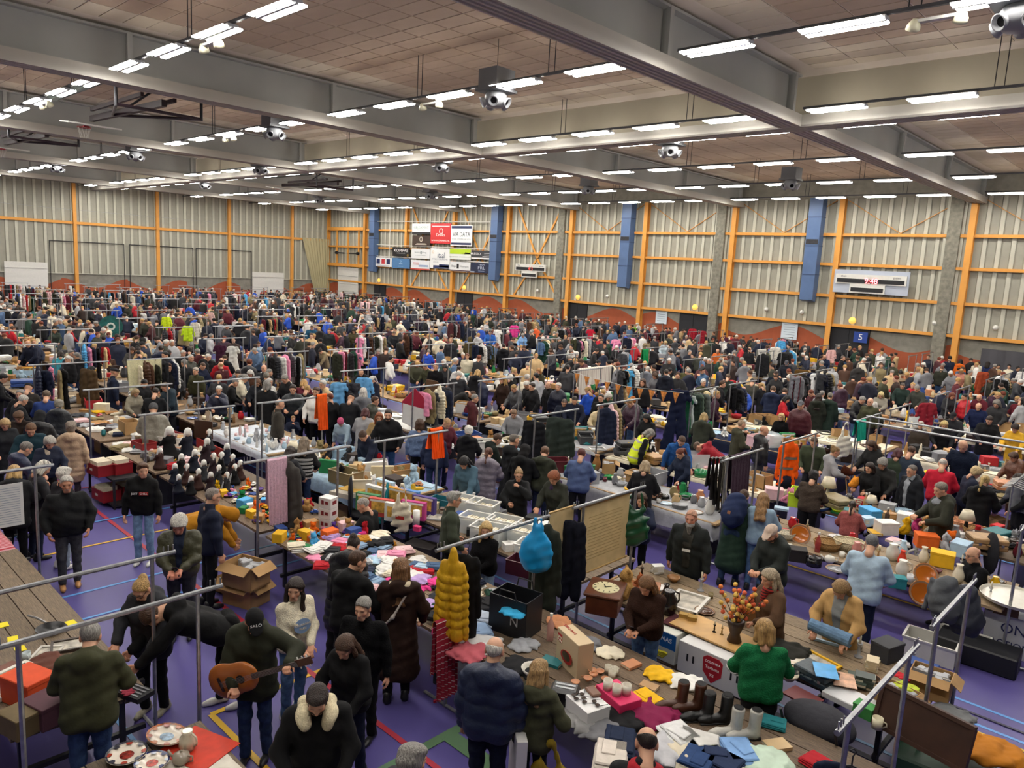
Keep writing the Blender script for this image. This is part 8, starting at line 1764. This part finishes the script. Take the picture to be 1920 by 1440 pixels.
# folded clothes on the clothing table
cols = ['white', 'palepink', 'pink', 'hotpink', 'lilac', 'navy', 'white', 'lightgrey', 'denim', 'black', 'red', 'paleblue', 'cream', 'darkgreen', 'lightdenim', 'charcoal', 'white', 'mustard']
for i in range(120):
 p = Vector((random.uniform(-9.7, -6.3), 6.33 + jit(.65), ZT)); px = project(p)[0]
 c = cols[i % len(cols)]
 kd = random.choice(['folded', 'folded2', 'folded3', 'heap0', 'heap1'])
 item(kd, p + Vector((0, 0, random.choice([0, 0, .03, .05]))), random.uniform(0, 6), c, '%s %s at the %s of the clothing table %s' % (cname(c), WORDS[kd], place(p.x + 8, p.y - 6.33, 1.7, .65), 'nearest the pink garment' if px < 620 else 'before the men in black' if px < 740 else 'left of the yellow puffer jacket'), random.uniform(.7, .95), 'clothes on the clothing table')
# stacked white shoe boxes
for k in range(3):
 p = at(615, 990, ZT); o = one('shoe_carton', lambda b: b.box((0, 0, .09), (.24, .2, .175), bev=.003), mat('white card', 'd9d8d6'), (p.x, p.y, ZT + .18 * k), 'white carton with dark red print, %s of the stack of three' % ['lowest', 'middle', 'topmost'][k], 'box', rz=.35, group='stacked white cartons')
 sub(o, 'red_print', lambda b: (b.box((-.04, -.103, .1), (.05, .004, .07)), b.box((.04, -.103, .1), (.06, .004, .05))), mat('print dark red', '7a2028')); sub(o, 'red_print', lambda b: b.box((.123, 0, .1), (.004, .1, .06)), mat('print dark red', '7a2028'))
# games table
GM = [(705, 925, 'd8dad8', 'white'), (742, 928, 'd89a2c', 'orange yellow'), (765, 932, '5a8cc8', 'sky blue'), (715, 950, 'c0483c', 'red'), (745, 960, 'd8d8d4', 'pale'), (775, 955, 'b83a7c', 'pink'), (795, 945, '4a3a7c', 'purple'), (690, 940, '3a7c4c', 'green'), (700, 895, 'c8402c', 'bright red'), (670, 900, 'c8a04c', 'tan'), (655, 905, 'b8b0a0', 'grey')]
for i, (px, py, c, w) in enumerate(GM): IT('gamebox', px, py + 18, ZT, .35 + jit(.15), c, '%s boxed game %s' % (w, 'standing on the games table' if i < 8 else 'lying behind the striped jumper'), 1.15, 'boxed games', tilt=None if i < 8 else (1.5, 0))
o = link('tote_bag', TOTE, None, at(752, 985, ZT) + Vector((0, 0, .75)), (0, 0, .4), 'ded4bc'); tag(o, 'cream tote bag with red print on the games table', 'bag'); sub(o, 'red_print', lambda b: b.box((0, -.055, -.6), (.16, .004, .06)), mat('print red', 'a8231e'))
one('paper_roll', lambda b: b.lathe([(.02, 0), (.06, 0), (.06, .26), (.02, .26)], 16), M_PAPER, tuple(at(780, 985, ZT)), 'upright white paper roll right of the tote bag', 'paper roll', smooth=True, color='white')
IT('box', 782, 995, ZT, .3, 'd0306c', 'small pink box in front of the paper roll', .4)
for i, (px, py) in enumerate(((875, 950), (905, 958), (893, 985), (945, 990), (915, 1005), (985, 1010), (1000, 1040))):
 IT('bin', px, py + 12, ZT, .35, None, 'clear storage bin %s' % ['with teal tray at the far left of the bins', 'behind the green jacket man', 'with black lid clips in the front', 'left of the hanging blue bag', 'full of cards behind the blonde woman', 'with discs beneath the blue bag', 'beside the white bowl'][i], 1.0, 'clear storage bins')
IT('box', 810, 955, ZT, .4, 'cfc09c', 'cream wooden box under the reaching hand', .7); IT('crate', 828, 950, ZT, .35, '1f6a78', 'teal plastic tray next to the storage bins', .7)
IT('bowl', 962, 1062, ZT, 0, 'dedcd6', 'white bowl near the dark red crate', 1.1); IT('crate', 985, 1075, ZT, .3, '4a1428', 'dark red plastic crate below the blue bag', .9)
for k in range(24):
 px = random.uniform(860, 1060); py = 985 + (px - 860) * .34 + random.uniform(0, 22); p = at(px, py, ZT)
 if in_table(p.x, p.y, -.1): c = random.choice(['lime', 'white', 'cream', 'lightgrey', 'black']); item(random.choice(['book', 'book', 'box']), p, random.uniform(0, 3), c, '%s disc case at the %s of the table behind the blonde woman' % (cname(c), place(p.x + 8.3, p.y - 8.8, 2, .75)), .6, 'small disc cases', parts=False)
one('stereo_box', lambda b: b.box((0, 0, .2), (.55, .35, .4), bev=.01), mat('dark carton', '2c2626', rough=.7), tuple(at(790, 1060, 0)), 'dark open carton on the floor under the games table', 'cardboard box', rz=.35)
# cardboard boxes on the floor
IT('openbox', 462, 1128, 0, .35, None, 'lower banana carton in the floor stack below the mustard jacket', 1.35); IT('openbox', 462, 1095, .36, .35, None, 'upper open carton being searched by the mustard jacket person', 1.35)
IT('openbox', 430, 1108, 0, .3, None, 'carton with red jar left of the floor stack', .9)
# chairs
def chair(px, py, c, label, rz, teal=False):
 o = empty('chair', at(px, py, 0), rz); tag(o, label, 'chair')
 if teal:
  V, Q = sdf([('e', (0, -.2, .8), (.24, .05, .38))], .025, .02); link('backrest', np_mesh('backrest', V, Q, M_FAB), o, color=c)
  V, Q = sdf([('e', (0, .05, .45), (.26, .26, .06))], .025, .02); link('seat', np_mesh('seat', V, Q, M_FAB), o, color=c)
 else:
  sub(o, 'backrest', lambda b: [b.box((0, -.24, .55 + i * .075), (.46 - .02 * abs(i - 2), .025, .05)) for i in range(5)] + [b.box((-.23, -.24, .66), (.04, .035, .48)), b.box((.23, -.24, .66), (.04, .035, .48)), b.box((0, -.24, .9), (.46, .035, .06))], M_PLAIN, color=c)
  sub(o, 'seat', lambda b: b.box((0, 0, .43), (.48, .46, .03), bev=.012), M_PLAIN, color=c)
  for s in (-1, 1): sub(o, 'armrest', lambda b: b.box((s * .26, -.02, .64), (.05, .44, .03), bev=.01), M_PLAIN, color=c)
 for sx in (-1, 1):
  for sy in (-1, 1): sub(o, 'leg', lambda b: b.tube((sx * .2, sy * .19, 0), (sx * .19, sy * .18, .43), .018, 8), M_PLAIN if not teal else M_DMETAL, color=c)
chair(703, 1018, '15727c', 'teal padded chair leaning behind the seated man in black', 2.4, True)
chair(676, 1005, '222226', 'dark chair carrying the seated man in black', -.6, True)
chair(1722, 1110, 'e0dfdb', 'white plastic garden chair between the right tables', 3.0)
chair(1822, 1118, '2a2a2e', 'dark chair carrying the bald man in glasses', 2.2, True)
chair(485, 705, '3a3a40', 'chair carrying the woman in pale blue behind red toys', 3.0, True)
chair(1657, 750, '5a5a60', 'chair carrying the white-haired seated person at right', 0, True)
# red crates of records, left
for i, (px, py, z) in enumerate(((190, 888, .62), (222, 884, .62), (200, 935, .1), (236, 925, .1))):
 o = IT('crate', px, py, z, .1, '8e1720', 'red plastic crate of records, %s' % ['upper left with pink label', 'upper right', 'lower left', 'lower right'][i], .95, 'red crates of records')
 sub(o, 'records', lambda b: [b.box((-.2 + k * .045, 0, .17), (.03, .3, .26), jit(.04)) for k in range(9)], M_PAPER, color='cream')
 sub(o, 'print', lambda b: b.box((-.05, -.185, .12), (.12, .004, .05)), M_WHITE)
o = empty('record_shelf', at(213, 935, 0)); tag(o, 'black two-tier shelf carrying the red record crates', 'shelf')
for z in (.08, .6): sub(o, 'shelf_board', lambda b: b.box((0, 0, z), (1.5, .5, .04)), M_BLACK)
for sx in (-1, 1):
 for sy in (-1, 1): sub(o, 'post', lambda b: b.box((sx * .72, sy * .22, .31), (.04, .04, .62)), M_BLACK)
IT('crate', 270, 845, ZT, .1, '8a1a1e', 'red crate left of the grey puffer jacket', .9); IT('crate', 325, 830, ZT, .1, '8a1a1e', 'red crate right of the grey puffer jacket', .9)
# crystal glass table, left
cloth_sheet('white_cloth', -16.4, 8.7, 2.9, 1.3, .2, 'cdd4dc', 'pale cloth under the crystal glassware')
one('red_drape', lambda b: b.box((0, 0, -.2), (1.5, .02, .4)), mat('red drape', 'a83028', rough=.8), tuple(at(395, 832, ZT)), 'red cloth hanging from the front of the crystal table', 'cloth', rz=.0)
one('wood_panel', lambda b: b.box((0, 0, .22), (.5, .02, .42)), mat('brown board', '3e281a', rough=.5), tuple(at(382, 822, ZT)), 'brown board propped on the crystal table', 'board', rz=.5)
for i in range(60):
 p = Vector((-16.4 + jit(1.4), 8.7 + jit(.6), ZT)); kd = random.choice(['cup', 'bowl', 'vase', 'bottle', 'jug']); c = random.choice(['white', 'lightgrey', 'paleblue', 'white', 'palepink'])
 item(kd, p, random.uniform(0, 6), c, '%s %s at the %s of the crystal glassware' % (cname(c), WORDS[kd], place(p.x + 16.4, p.y - 8.7, 1.4, .6)), .8, 'crystal glassware', parts=False)
# two tables of white china in the centre
for (xc, yc, nm) in ((-20.1, 12.75, 'white china table at the khaki jacket'), (-16.4, 12.75, 'white china table near the blue dresses')):
 cloth_sheet('white_cloth', xc, yc + .0, 2.9, 1.1, .3, 'd8d8d4', 'white cloth of the ' + nm)
 for i in range(34):
  kd = random.choice(['platestack', 'platestack', 'plate', 'bowl', 'cup', 'teapot']); ox, oy = jit(1.35), jit(.5); item(kd, Vector((xc + ox, yc + oy, ZT + .008)), random.uniform(0, 6), random.choice(['white', 'e9e6dc', 'dfe3e6']), 'white %s at the %s of the %s' % (WORDS[kd], place(ox, oy, 1.35, .5), nm), random.uniform(.9, 1.2), 'white china', parts=False)
# right pottery table (second row)
POT = [('plate', 1500, 1002, 'b8641c', 'terracotta painted plate at the left of the pottery table', 1.35, (1.1, 0)), ('plate', 1735, 1078, 'b8641c', 'upper terracotta plate right of the white chair', 1.35, (1.0, 0)), ('plate', 1728, 1112, 'a85a1a', 'lower terracotta plate right of the white chair', 1.35, (1.1, 0)), ('pot', 1525, 1060, '1c1c1e', 'black cast iron pot on the pottery table', 1.0, None), ('box', 1492, 1050, '201a18', 'black knife block on the pottery table', 1.0, None), ('plate', 1570, 1070, '5a5c60', 'grey slate plates on the pottery table', 1.4, None), ('basket', 1550, 1030, 'a07a48', 'wicker basket with handle on the pottery table', 1.1, None), ('basket', 1590, 1030, 'd0c2a0', 'pale woven basket behind the blue shirt', 1.2, None), ('jug', 1605, 1040, 'c8847c', 'pink pottery jug behind the blue shirt', 1.1, None), ('bottle', 1532, 1035, 'b8323c', 'red and teal pepper mill on the pottery table', 1.2, None), ('cup', 1578, 1045, 'dedad0', 'white cup beside pink jug', 1.0, None), ('teapot', 1555, 1055, 'e0dcd0', 'white teapot right of the cast iron pot', 1.0, None), ('box', 1680, 1100, '1f7c84', 'teal box with yellow sponges', .8, None), ('cup', 1706, 1090, 'd8d8d8', 'white mug beside the teal box', 1.2, None), ('jug', 1690, 1080, 'd8d2c4', 'white enamel jug behind the teal box', 1.3, None), ('jug', 1672, 1050, 'd6d6cc', 'white pitcher right of the blue shirt', 1.4, None), ('vase', 1690, 1060, 'd0402c', 'red topped vase beside the white pitcher', .9, None), ('basket', 1470, 1010, 'd8d0b8', 'white wicker basket behind the terracotta plate', .9, None), ('cup', 1480, 1030, 'd8d4c8', 'white cup left of the knife block', 1.0, None)]
for kd, px, py, c, lab, sc, tl in POT: IT(kd, px, py, ZT + (.12 if tl else 0), .5, c, lab, sc, 'crockery on the pottery table', tilt=tl)
# toys and books in the row behind
random.seed(77)
TOY = [('plush', 1715, 998, 'c0407c'), ('plush', 1735, 1000, 'tan'), ('plush', 1698, 1003, 'yellow'), ('plush', 1770, 1035, 'lightgrey'), ('plush', 1780, 1030, 'orange'), ('plush', 1750, 1008, 'cream'), ('box', 1765, 1060, 'yellow'), ('box', 1735, 1025, 'orange'), ('box', 1660, 1000, 'white'), ('book', 1640, 1000, 'yellow'), ('book', 1675, 1015, 'palepink'), ('book', 1690, 1022, 'lightgrey'), ('box', 1700, 985, 'white'), ('box', 1630, 975, 'sky'), ('books', 1625, 985, 'paleblue'), ('books', 1590, 970, 'teal'), ('bowl', 1570, 962, 'lime'), ('crate', 1500, 945, 'lime'), ('plush', 1480, 945, 'pink'), ('book', 1465, 955, 'paleblue'), ('box', 1450, 935, 'palepink'), ('box', 1800, 1040, 'paleblue'), ('books', 1850, 1010, 'red'), ('books', 1870, 1000, 'brightred'), ('box', 1835, 1020, 'brown'), ('basket', 1830, 1005, 'tan')]
for i, (kd, px, py, c) in enumerate(TOY): IT(kd, px, py, ZT, random.uniform(0, 6), c, '%s %s on the long toy table at right, %s' % (cname(c), WORDS[kd], 'above the white chair' if px > 1660 else 'behind the girl in pink'), 1.15, 'toys and books on the right toy table')
# hobby horses
for key, c, lab in (('greyhood', '4a2416', 'brown horse head stick toy held by the woman in grey hoodie'), ('lion', 'd88a2c', 'orange lion stick toy held by the woman in black coat')):
 p, rz, s = hand_pos(key, 1); V, Q = sdf([('e', (0, 0, .1), (.07, .1, .1)), ('e', (0, .1, .06), (.05, .08, .05)), ('e', (-.04, -.03, .2), (.02, .02, .04)), ('e', (.04, -.03, .2), (.02, .02, .04))], .018, .015)
 o = link('hobby_horse', np_mesh('hobby_horse', V, Q, M_KNIT), None, p + Vector((0, 0, .02)), (0, 0, rz), c); tag(o, lab, 'toy'); sub(o, 'stick', lambda b: b.tube((0, 0, .05), (.05, .12, -.6), .013, 6), M_WOODO, color='tan')
# ------------------------------------------------------------------ goods, cloths and garments of the other stalls
random.seed(101)
SPOT = []                                        # landmarks that help to say where something stands
for px, py, w in ((40, 680, 'far left edge'), (114, 690, 'turquoise jumper'), (208, 640, 'teal wall hanging'), (270, 700, 'cream blanket'), (366, 720, 'olive field jacket man'), (288, 790, 'grey puffer man'), (437, 680, 'white floral dress'), (560, 690, 'turquoise coat'), (598, 670, 'khaki jacket woman'), (706, 650, 'light grey jumper man'), (680, 720, 'sky blue T-shirt'), (637, 810, 'pink beanie'), (780, 770, 'red and white bag'), (845, 655, 'leather jacket man'), (876, 690, 'cream sweatshirt boy'), (963, 790, 'grey hoodie boy'), (1009, 720, 'olive long coat woman'), (1040, 690, 'white crochet cloth'), (1075, 800, 'dark green hanging coat'), (1156, 670, 'pink overall'), (1180, 800, 'brown beanie'), (1225, 830, 'yellow safety vest'), (1265, 770, 'long navy dress'), (1290, 700, 'moss green jacket'), (1372, 700, 'grey puffer with backpack'), (1435, 830, 'bald man with scarf'), (1430, 680, 'white scalloped cloth'), (1480, 870, 'orange safety jacket'), (1505, 700, 'brown fur coat'), (1502, 780, 'burgundy puffer man'), (1610, 720, 'grey hanging parka'), (1614, 810, 'turquoise shorts'), (1650, 720, 'white-haired seated person'), (1731, 700, 'white headscarf'), (1760, 760, 'green plastic bag'), (1845, 720, 'rust coat'), (1835, 780, 'navy sweatshirt man'), (1770, 880, 'red jacket man'), (805, 680, 'royal blue jacket'), (945, 670, 'broad black coat'), (1130, 650, 'red jacket'), (1190, 630, 'lime green hoodie'), (1360, 630, 'purple coat'), (1560, 670, 'pale pink sweater'), (500, 780, 'bald man and child')):
 SPOT.append((at(px, py, 1.0), w))
def near_spot(x, y):
 return min(SPOT, key=lambda s: (s[0].x - x) ** 2 + (s[0].y - y) ** 2)[1]
GOODK = ['box', 'box', 'openbox', 'book', 'books', 'plate', 'platestack', 'bowl', 'cup', 'vase', 'bottle', 'jug', 'teapot', 'pot', 'basket', 'frame', 'crate', 'toycar', 'candle', 'lamp', 'suitcase', 'tray', 'folded', 'folded2', 'heap0', 'heap1', 'heap2', 'shoe', 'plush', 'bin']
GOODC = ['white', 'white', 'white', 'cream', 'cream', 'lightgrey', 'lightgrey', 'white', 'sand', 'tan', 'brown', 'black', 'black', 'charcoal', 'darkgrey', 'grey', 'navy', 'wood', 'beige', 'cardboard', 'darkbrown', 'steel', 'blue', 'red', 'palepink', 'paleblue', 'green', 'yellow', 'copper', 'burgundy', 'teal', 'khaki']
THEME = [['box', 'openbox', 'book', 'books', 'frame', 'lamp'], ['plate', 'platestack', 'bowl', 'cup', 'teapot', 'jug', 'vase', 'bottle', 'candle'], ['folded', 'folded2', 'folded3', 'heap0', 'heap1', 'heap2', 'shoe'], ['toycar', 'plush', 'box', 'gamebox', 'crate', 'book'], ['pot', 'basket', 'tray', 'lamp', 'suitcase', 'vase', 'frame', 'bottle', 'cup']]
done_rects = [(-16.4, 8.7), (-16.4, 13.9), (-16.4, 12.7)]
LIMIT = 290
far_goods = MB(); far_cols = []
def far_add(kind_, p, c, s):
 n0 = len(far_goods.v)
 if kind_ == 0: far_goods.box((p[0], p[1], p[2] + s * .5), (s * random.uniform(.8, 2), s * random.uniform(.8, 1.6), s), random.uniform(0, 3))
 else: far_goods.lathe([(s * .5, 0), (s * .62, s * .5), (s * .3, s * random.uniform(.8, 1.8))], 6, p)
 far_cols.extend([col(c)[:3]] * (len(far_goods.v) - n0))
tl = sorted([t for t in TABLES if len(t) > 5], key=lambda t: t[4])
NTAB = 0
for t in tl:
 xc, yc, L, D, d, ri, j = t
 if (ri in (0, 1) and j in (0, 1, 2)) or (ri, j) in ((0, 3), (1, 4), (2, 4), (2, 5), (2, 1)):
  continue                                  # built by hand above
 px, py, _ = project((xc, yc, .8))
 if not (-160 < px < 2080) or py > 1500: continue
 near = d < 24
 theme = random.choice(THEME)
 if near and random.random() < .35:
  c = random.choice(['white', 'lightgrey', 'cream', 'burgundy', 'navy', 'paleblue', 'charcoal'])
  cloth_sheet('stall_cloth', xc, yc, L - .1, D, random.choice([.1, .35]), c, '%s cloth on the stall table near the %s' % (cname(c), near_spot(xc, yc)))
 n = int(85 if d < 17 else 60 if d < 21 else 34 if d < 26 else 16 if d < 33 else 0)
 used = []
 for q in range(n):
  kd = random.choice(theme) if random.random() < .75 else random.choice(GOODK)
  nm = KIND[kd][0][0]
  x, y = xc + jit(L / 2 - .15), yc + jit(D / 2 - .14)
  if any((x - a) ** 2 + (y - b_) ** 2 < .018 for a, b_ in used): continue
  c = random.choice(GOODC)
  if COUNT.get(nm, 0) >= LIMIT: far_add(0, (x, y, ZT), c, .12); continue
  used.append((x, y))
  item(kd, (x, y, ZT + .003), random.uniform(0, 6.28), c, '%s %s at the %s, table by the %s' % (cname(c), WORDS[kd], place(x - xc, y - yc, L / 2, D / 2), near_spot(xc, yc)), random.uniform(.85, 1.25), WORDS[kd] + ' among the stall goods', parts=d < 17)
 if n == 0 or d > 26:
  for q in range(40 if d < 45 else 26):
   x, y = xc + jit(L / 2), yc + jit(D / 2)
   far_add(random.random() < .35, (x, y, ZT), random.choice(GOODC), random.uniform(.08, .24))
 # things stored below the table
 if d < 30 and random.random() < .7:
  for q in range(random.randint(1, 3)):
   x, y = xc + jit(L / 2 - .4), yc + jit(D / 2 - .3)
   if COUNT.get('cardboard_box', 0) < LIMIT: item('openbox', (x, y, 0), random.uniform(0, 6), None, 'cardboard box under the %s of the table by the %s' % (place(x - xc, y - yc, L / 2, D / 2), near_spot(xc, yc)), 1.1, 'boxes stored under the tables', parts=False)
HAND = [(o.location.x, o.location.y) for o in bpy.data.objects if o.parent is None and o.get('category') and .7 < o.location.z < 1.1]
for t in tl:
 xc, yc, L, D, d, ri, j = t
 if (ri, j) not in ((0, 1), (1, 1), (1, 2), (2, 1), (1, 0)): continue
 th = {(0, 1): ['folded', 'heap0', 'heap1', 'book'], (1, 1): ['book', 'books', 'cup', 'plate', 'box', 'candle', 'bowl', 'frame'], (1, 2): ['book', 'box', 'frame', 'cup', 'books'], (2, 1): ['cup', 'bowl', 'plate', 'jug', 'candle', 'vase'], (1, 0): ['book', 'box', 'cup', 'bowl']}[ri, j]
 for q in range(70):
  x, y = xc + jit(L / 2 - .15), yc + jit(D / 2 - .15)
  if any((x - a_) ** 2 + (y - b_) ** 2 < .055 for a_, b_ in HAND): continue
  HAND.append((x, y)); kd = random.choice(th); c = random.choice(GOODC)
  item(kd, (x, y, ZT + .003), random.uniform(0, 6.28), c, '%s %s at the %s of the %s' % (cname(c), WORDS[kd], place(x - xc, y - yc, L / 2, D / 2), {(0, 1): 'boots and clothes table', (1, 1): 'right table with the flower urn', (1, 2): 'games and storage bin table', (2, 1): 'pottery table', (1, 0): 'table by the grey backpacks'}[ri, j]), random.uniform(.8, 1.1), WORDS[kd] + ' among the front goods')
me = far_goods.mesh('far_goods', M_TINT)
a = me.color_attributes.new('tint', 'FLOAT_COLOR', 'POINT'); arr = np.ones((len(far_cols), 4), np.float32); arr[:, :3] = far_cols; a.data.foreach_set('color', arr.ravel())
o = link('far_table_goods', me, None); tag(o, 'jumble of small goods covering the far stall tables', 'goods', kind='stuff')
# garments on the tube frames
random.seed(55)
HC = ['black', 'black', 'jet', 'charcoal', 'charcoal', 'navy', 'navy', 'darknavy', 'darkolive', 'olive', 'brown', 'darkbrown', 'grey', 'darkgrey', 'white', 'cream', 'white', 'red', 'palepink', 'denim', 'darkgreen', 'burgundy', 'beige', 'lightgrey', 'black', 'khaki', 'charcoal', 'jet', 'sky', 'maroon', 'pink', 'darkgrey']
fg = []
for ri, (y0, y1, kd, k) in enumerate(ROWY):
 for j, x in enumerate(FX):
  px, py, d = project((x, (y0 + y1) / 2, 1.6))
  if d < 17.5 or not (-40 < px < 1960) or y1 > 44: continue
  if random.random() < .3:
   m = random.randint(2, 9); ya = y0 + random.uniform(.05, .5)
   for q in range(m):
    y = ya + q * random.uniform(.12, .2)
    if y > y1: break
    fg.append((d, x, y, random.choice(['coat', 'shirt', 'shirt', 'dress', 'parka', 'trousers', 'puffer']), random.choice(HC)))
fg.sort()
for i, (d, x, y, kd, c) in enumerate(fg):
 if NH[0] >= 285: break
 hang(kd, x + jit(.03), y, ZH, c, '%s %s %s on the frame near the %s' % (cname(c), {'coat': 'coat', 'shirt': 'shirt', 'dress': 'dress', 'parka': 'parka', 'trousers': 'pair of trousers', 'puffer': 'puffer jacket'}[kd], ['hanging first', 'hanging second', 'hanging third', 'hanging fourth', 'hanging fifth', 'hanging further along'][min(5, int((y - min(r[0] for r in ROWY if r[0] - .3 < y < r[1] + .6)) / .26))], near_spot(x, y)), rz=jit(.25) + random.choice([0, PI]), scale=random.uniform(.85, 1.05), hanger=d < 22)
V_, Q_, T_ = [], [], []; off = 0
low = {}
for (d, x, y, kd, c) in fg[i:]:
 if kd not in low:
  mm = hung(kd); n_ = len(mm.vertices); vv = np.empty(n_ * 3); mm.vertices.foreach_get('co', vv)
  pr = {'coat': 1.05, 'parka': 1.0, 'puffer': .85, 'shirt': .75, 'dress': 1.25, 'trousers': 1.0}[kd]
  low[kd] = sdf([('c', (s_ * .1, 0, -.2), (s_ * .13, 0, -pr + .08), .09, .1) for s_ in (-1, 1)] + [('c', (s_ * .18, 0, -.2), (s_ * .25, 0, -.6), .05, .045) for s_ in (-1, 1)], .07, .02)
 v, q = low[kd]; V_.append(v + np.array([x, y, ZH])); Q_.append(q + off); T_.append(np.tile(col(c)[:3], (len(v), 1))); off += len(v)
if V_:
 o = link('far_garments', np_mesh('far_garments', np.concatenate(V_), np.concatenate(Q_), M_TINT, tint=np.concatenate(T_)), None); tag(o, 'mass of clothes hanging on the far stall frames', 'garments', kind='stuff')
# ---- more visitors: the nearest as persons, the rest of the packed hall as one crowd
random.seed(9)
TOPC = ['black', 'black', 'jet', 'jet', 'charcoal', 'darkgrey', 'navy', 'navy', 'darknavy', 'darknavy', 'olive', 'darkolive', 'darkbrown', 'brown', 'grey', 'khaki', 'beige', 'lightgrey', 'white', 'red', 'burgundy', 'denim', 'darkgreen', 'darkolive', 'charcoal', 'black', 'grey', 'darkgrey', 'black', 'maroon', 'royal', 'cream', 'darknavy', 'plum']
LEGC = ['jet', 'black', 'navy', 'denim', 'charcoal', '2c3a58']
HAIRC = [(HB, 'brown'), (HD, 'dark'), (HG, 'grey'), (HW, 'white'), (HL, 'blonde'), (HR_, 'auburn'), (HK, 'black')]
occ = [(o.location.x, o.location.y) for o, f in PEOPLE]
cands = []
lanes = []
for k in range(-1, 6):
 ya = (9.45 + 6.6 * k) if k >= 0 else 3.0; yb = 5.3 + 6.6 * (k + 1)
 lanes.append((ya, min(yb, 44.2), 'c')); 
 if k >= 0: lanes.append((7.0 + 6.55 * k, 7.9 + 6.55 * k, 's'))
lanes.append((42.4, 44.3, 'c'))
for ya, yb, tp in lanes:
 for q in range(int(70 * (yb - ya) * (2.2 if ya < 4 else 1.2 if tp == 'c' else .9))):
  x = random.uniform(-69.3, -1); y = random.uniform(ya + .15, yb - .15)
  px, py, d = project((x, y, 1.6))
  if not (-25 < px < 1945) or d < 15.5: continue
  if py > 760: continue
  if in_table(x, y, .05): continue
  if any((x - a_) ** 2 + (y - b_) ** 2 < .17 for a_, b_ in occ): continue
  occ.append((x, y)); cands.append((d, x, y, ya, yb, tp))
cands.sort()
BOARD = [(120, 'below the white door at left'), (250, 'below the first black outline'), (370, 'below the middle black outline'), (480, 'below the third black outline'), (600, 'below the corner curtain'), (700, 'below the roller door'), (770, 'below the black sponsor board'), (850, 'below the red sponsor board'), (945, 'below the navy sponsor board'), (1060, 'below the small scoreboard'), (1215, 'below the third blue duct'), (1370, 'left of the right concrete pillar'), (1560, 'below the rightmost blue duct'), (1700, 'below the lit scoreboard'), (1800, 'below the last concrete pillar'), (3000, 'before the grey stage curtain')]
n_left = 300 - len(PEOPLE)
for (d, x, y, ya, yb, tp) in cands[:n_left]:
 px, py, _ = project((x, y, 1.6)); tc = random.choice(TOPC); hc, hn = random.choice(HAIRC); sx = random.choice('mf')
 st = random.choice(['jacket', 'jacket', 'puffer', 'coat', 'hoodjacket']); hs = random.choice(['short', 'crop', 'bald', 'short'] if sx == 'm' else ['bob', 'long', 'short', 'pony'])
 towards = 0 if y > (ya + yb) / 2 else 180
 fwd = math.degrees(math.atan2(-x, y))
 phi = random.choice([-40, 140, 20, 200, 90, 230])
 bn = next(w for lim, w in BOARD if px < lim)
 H = random.uniform(1.62, 1.84)
 lb = '%s-haired person in %s %s by the %s, %s' % (hn, cname(tc), GARMENT_NAME[st].replace('_', ' '), near_spot(x, y), bn)
 if len(lb.split()) > 16: lb = '%s-haired person in %s %s standing by the %s' % (hn, cname(tc), GARMENT_NAME[st].replace('_', ' '), near_spot(x, y))
 person(0, 0, H, phi, tc, random.choice(LEGC), hc, hs, random.choice(['look', 'stand', 'look', 'pockets']), st, lb, sex=sx, xy=(x, y), tier=2)
CR = []
for ps, st, sx in (('look', 'jacket', 'm'), ('stand', 'coat', 'f'), ('pockets', 'puffer', 'm'), ('look', 'hoodjacket', 'f')):
 f = figure(ps, STYLES[st], sx, 1.0, .07, 1.0, .035)
 hv, hq = sdf([('e', (0, -.016, .04), (.092, .108, .1))], .035, .01, cuts=[lambda X, Y, Z: .78 * Y - .62 * Z - .014 + 0 * X])
 HMx = f['head']; hv = hv @ HMx[:3, :3].T + HMx[:3, 3]
 bvx, bqx, _ = f['body']; keepv = bvx[:, 2] > 1.3
 kq = keepv[bqx].all(1)
 CR.append(((f['coat'][0], f['coat'][1]), (f['trousers'][0], f['trousers'][1]), (hv, hq), (bvx, bqx[kq])))
V_, Q_, T_ = [], [], []; off = 0
for (d, x, y, ya, yb, tp) in cands[n_left:]:
 ct, tr, hr, bd_ = random.choice(CR); a_ = random.uniform(0, 2 * PI); s = random.uniform(.93, 1.05); R_ = Rz(a_) * s; P_ = np.array([x, y, 0])
 cc = col(random.choice(TOPC))[:3]; lc = col(random.choice(LEGC))[:3]; hc = hx(random.choice(HAIRC)[0])[:3]; sk = hx(random.choice(['d0a083', 'c8967a', 'dcb096', 'b98a6c']))[:3]
 for (v, q), c in zip((ct, tr, hr, bd_), (cc, lc, hc, sk)):
  V_.append(v @ R_.T + P_); Q_.append(q + off); T_.append(np.tile(c, (len(v), 1))); off += len(v)
VV, QQ, TT = np.concatenate(V_), np.concatenate(Q_), np.concatenate(T_)
usedv = np.unique(QQ); rm = -np.ones(len(VV), int); rm[usedv] = np.arange(len(usedv))
o = link('distant_crowd', np_mesh('distant_crowd', VV[usedv], rm[QQ], M_TINT, tint=TT[usedv]), None); tag(o, 'packed crowd of visitors in the far part of the hall', 'crowd', kind='stuff')
print('PEOPLE', len(PEOPLE), 'CANDS', len(cands), 'HANG', NH[0], 'FG', len(fg), 'COUNT', COUNT)
print('TRIS', sum(len(m.polygons) * 2 for m in bpy.data.meshes), 'OBJS', len(bpy.data.objects))
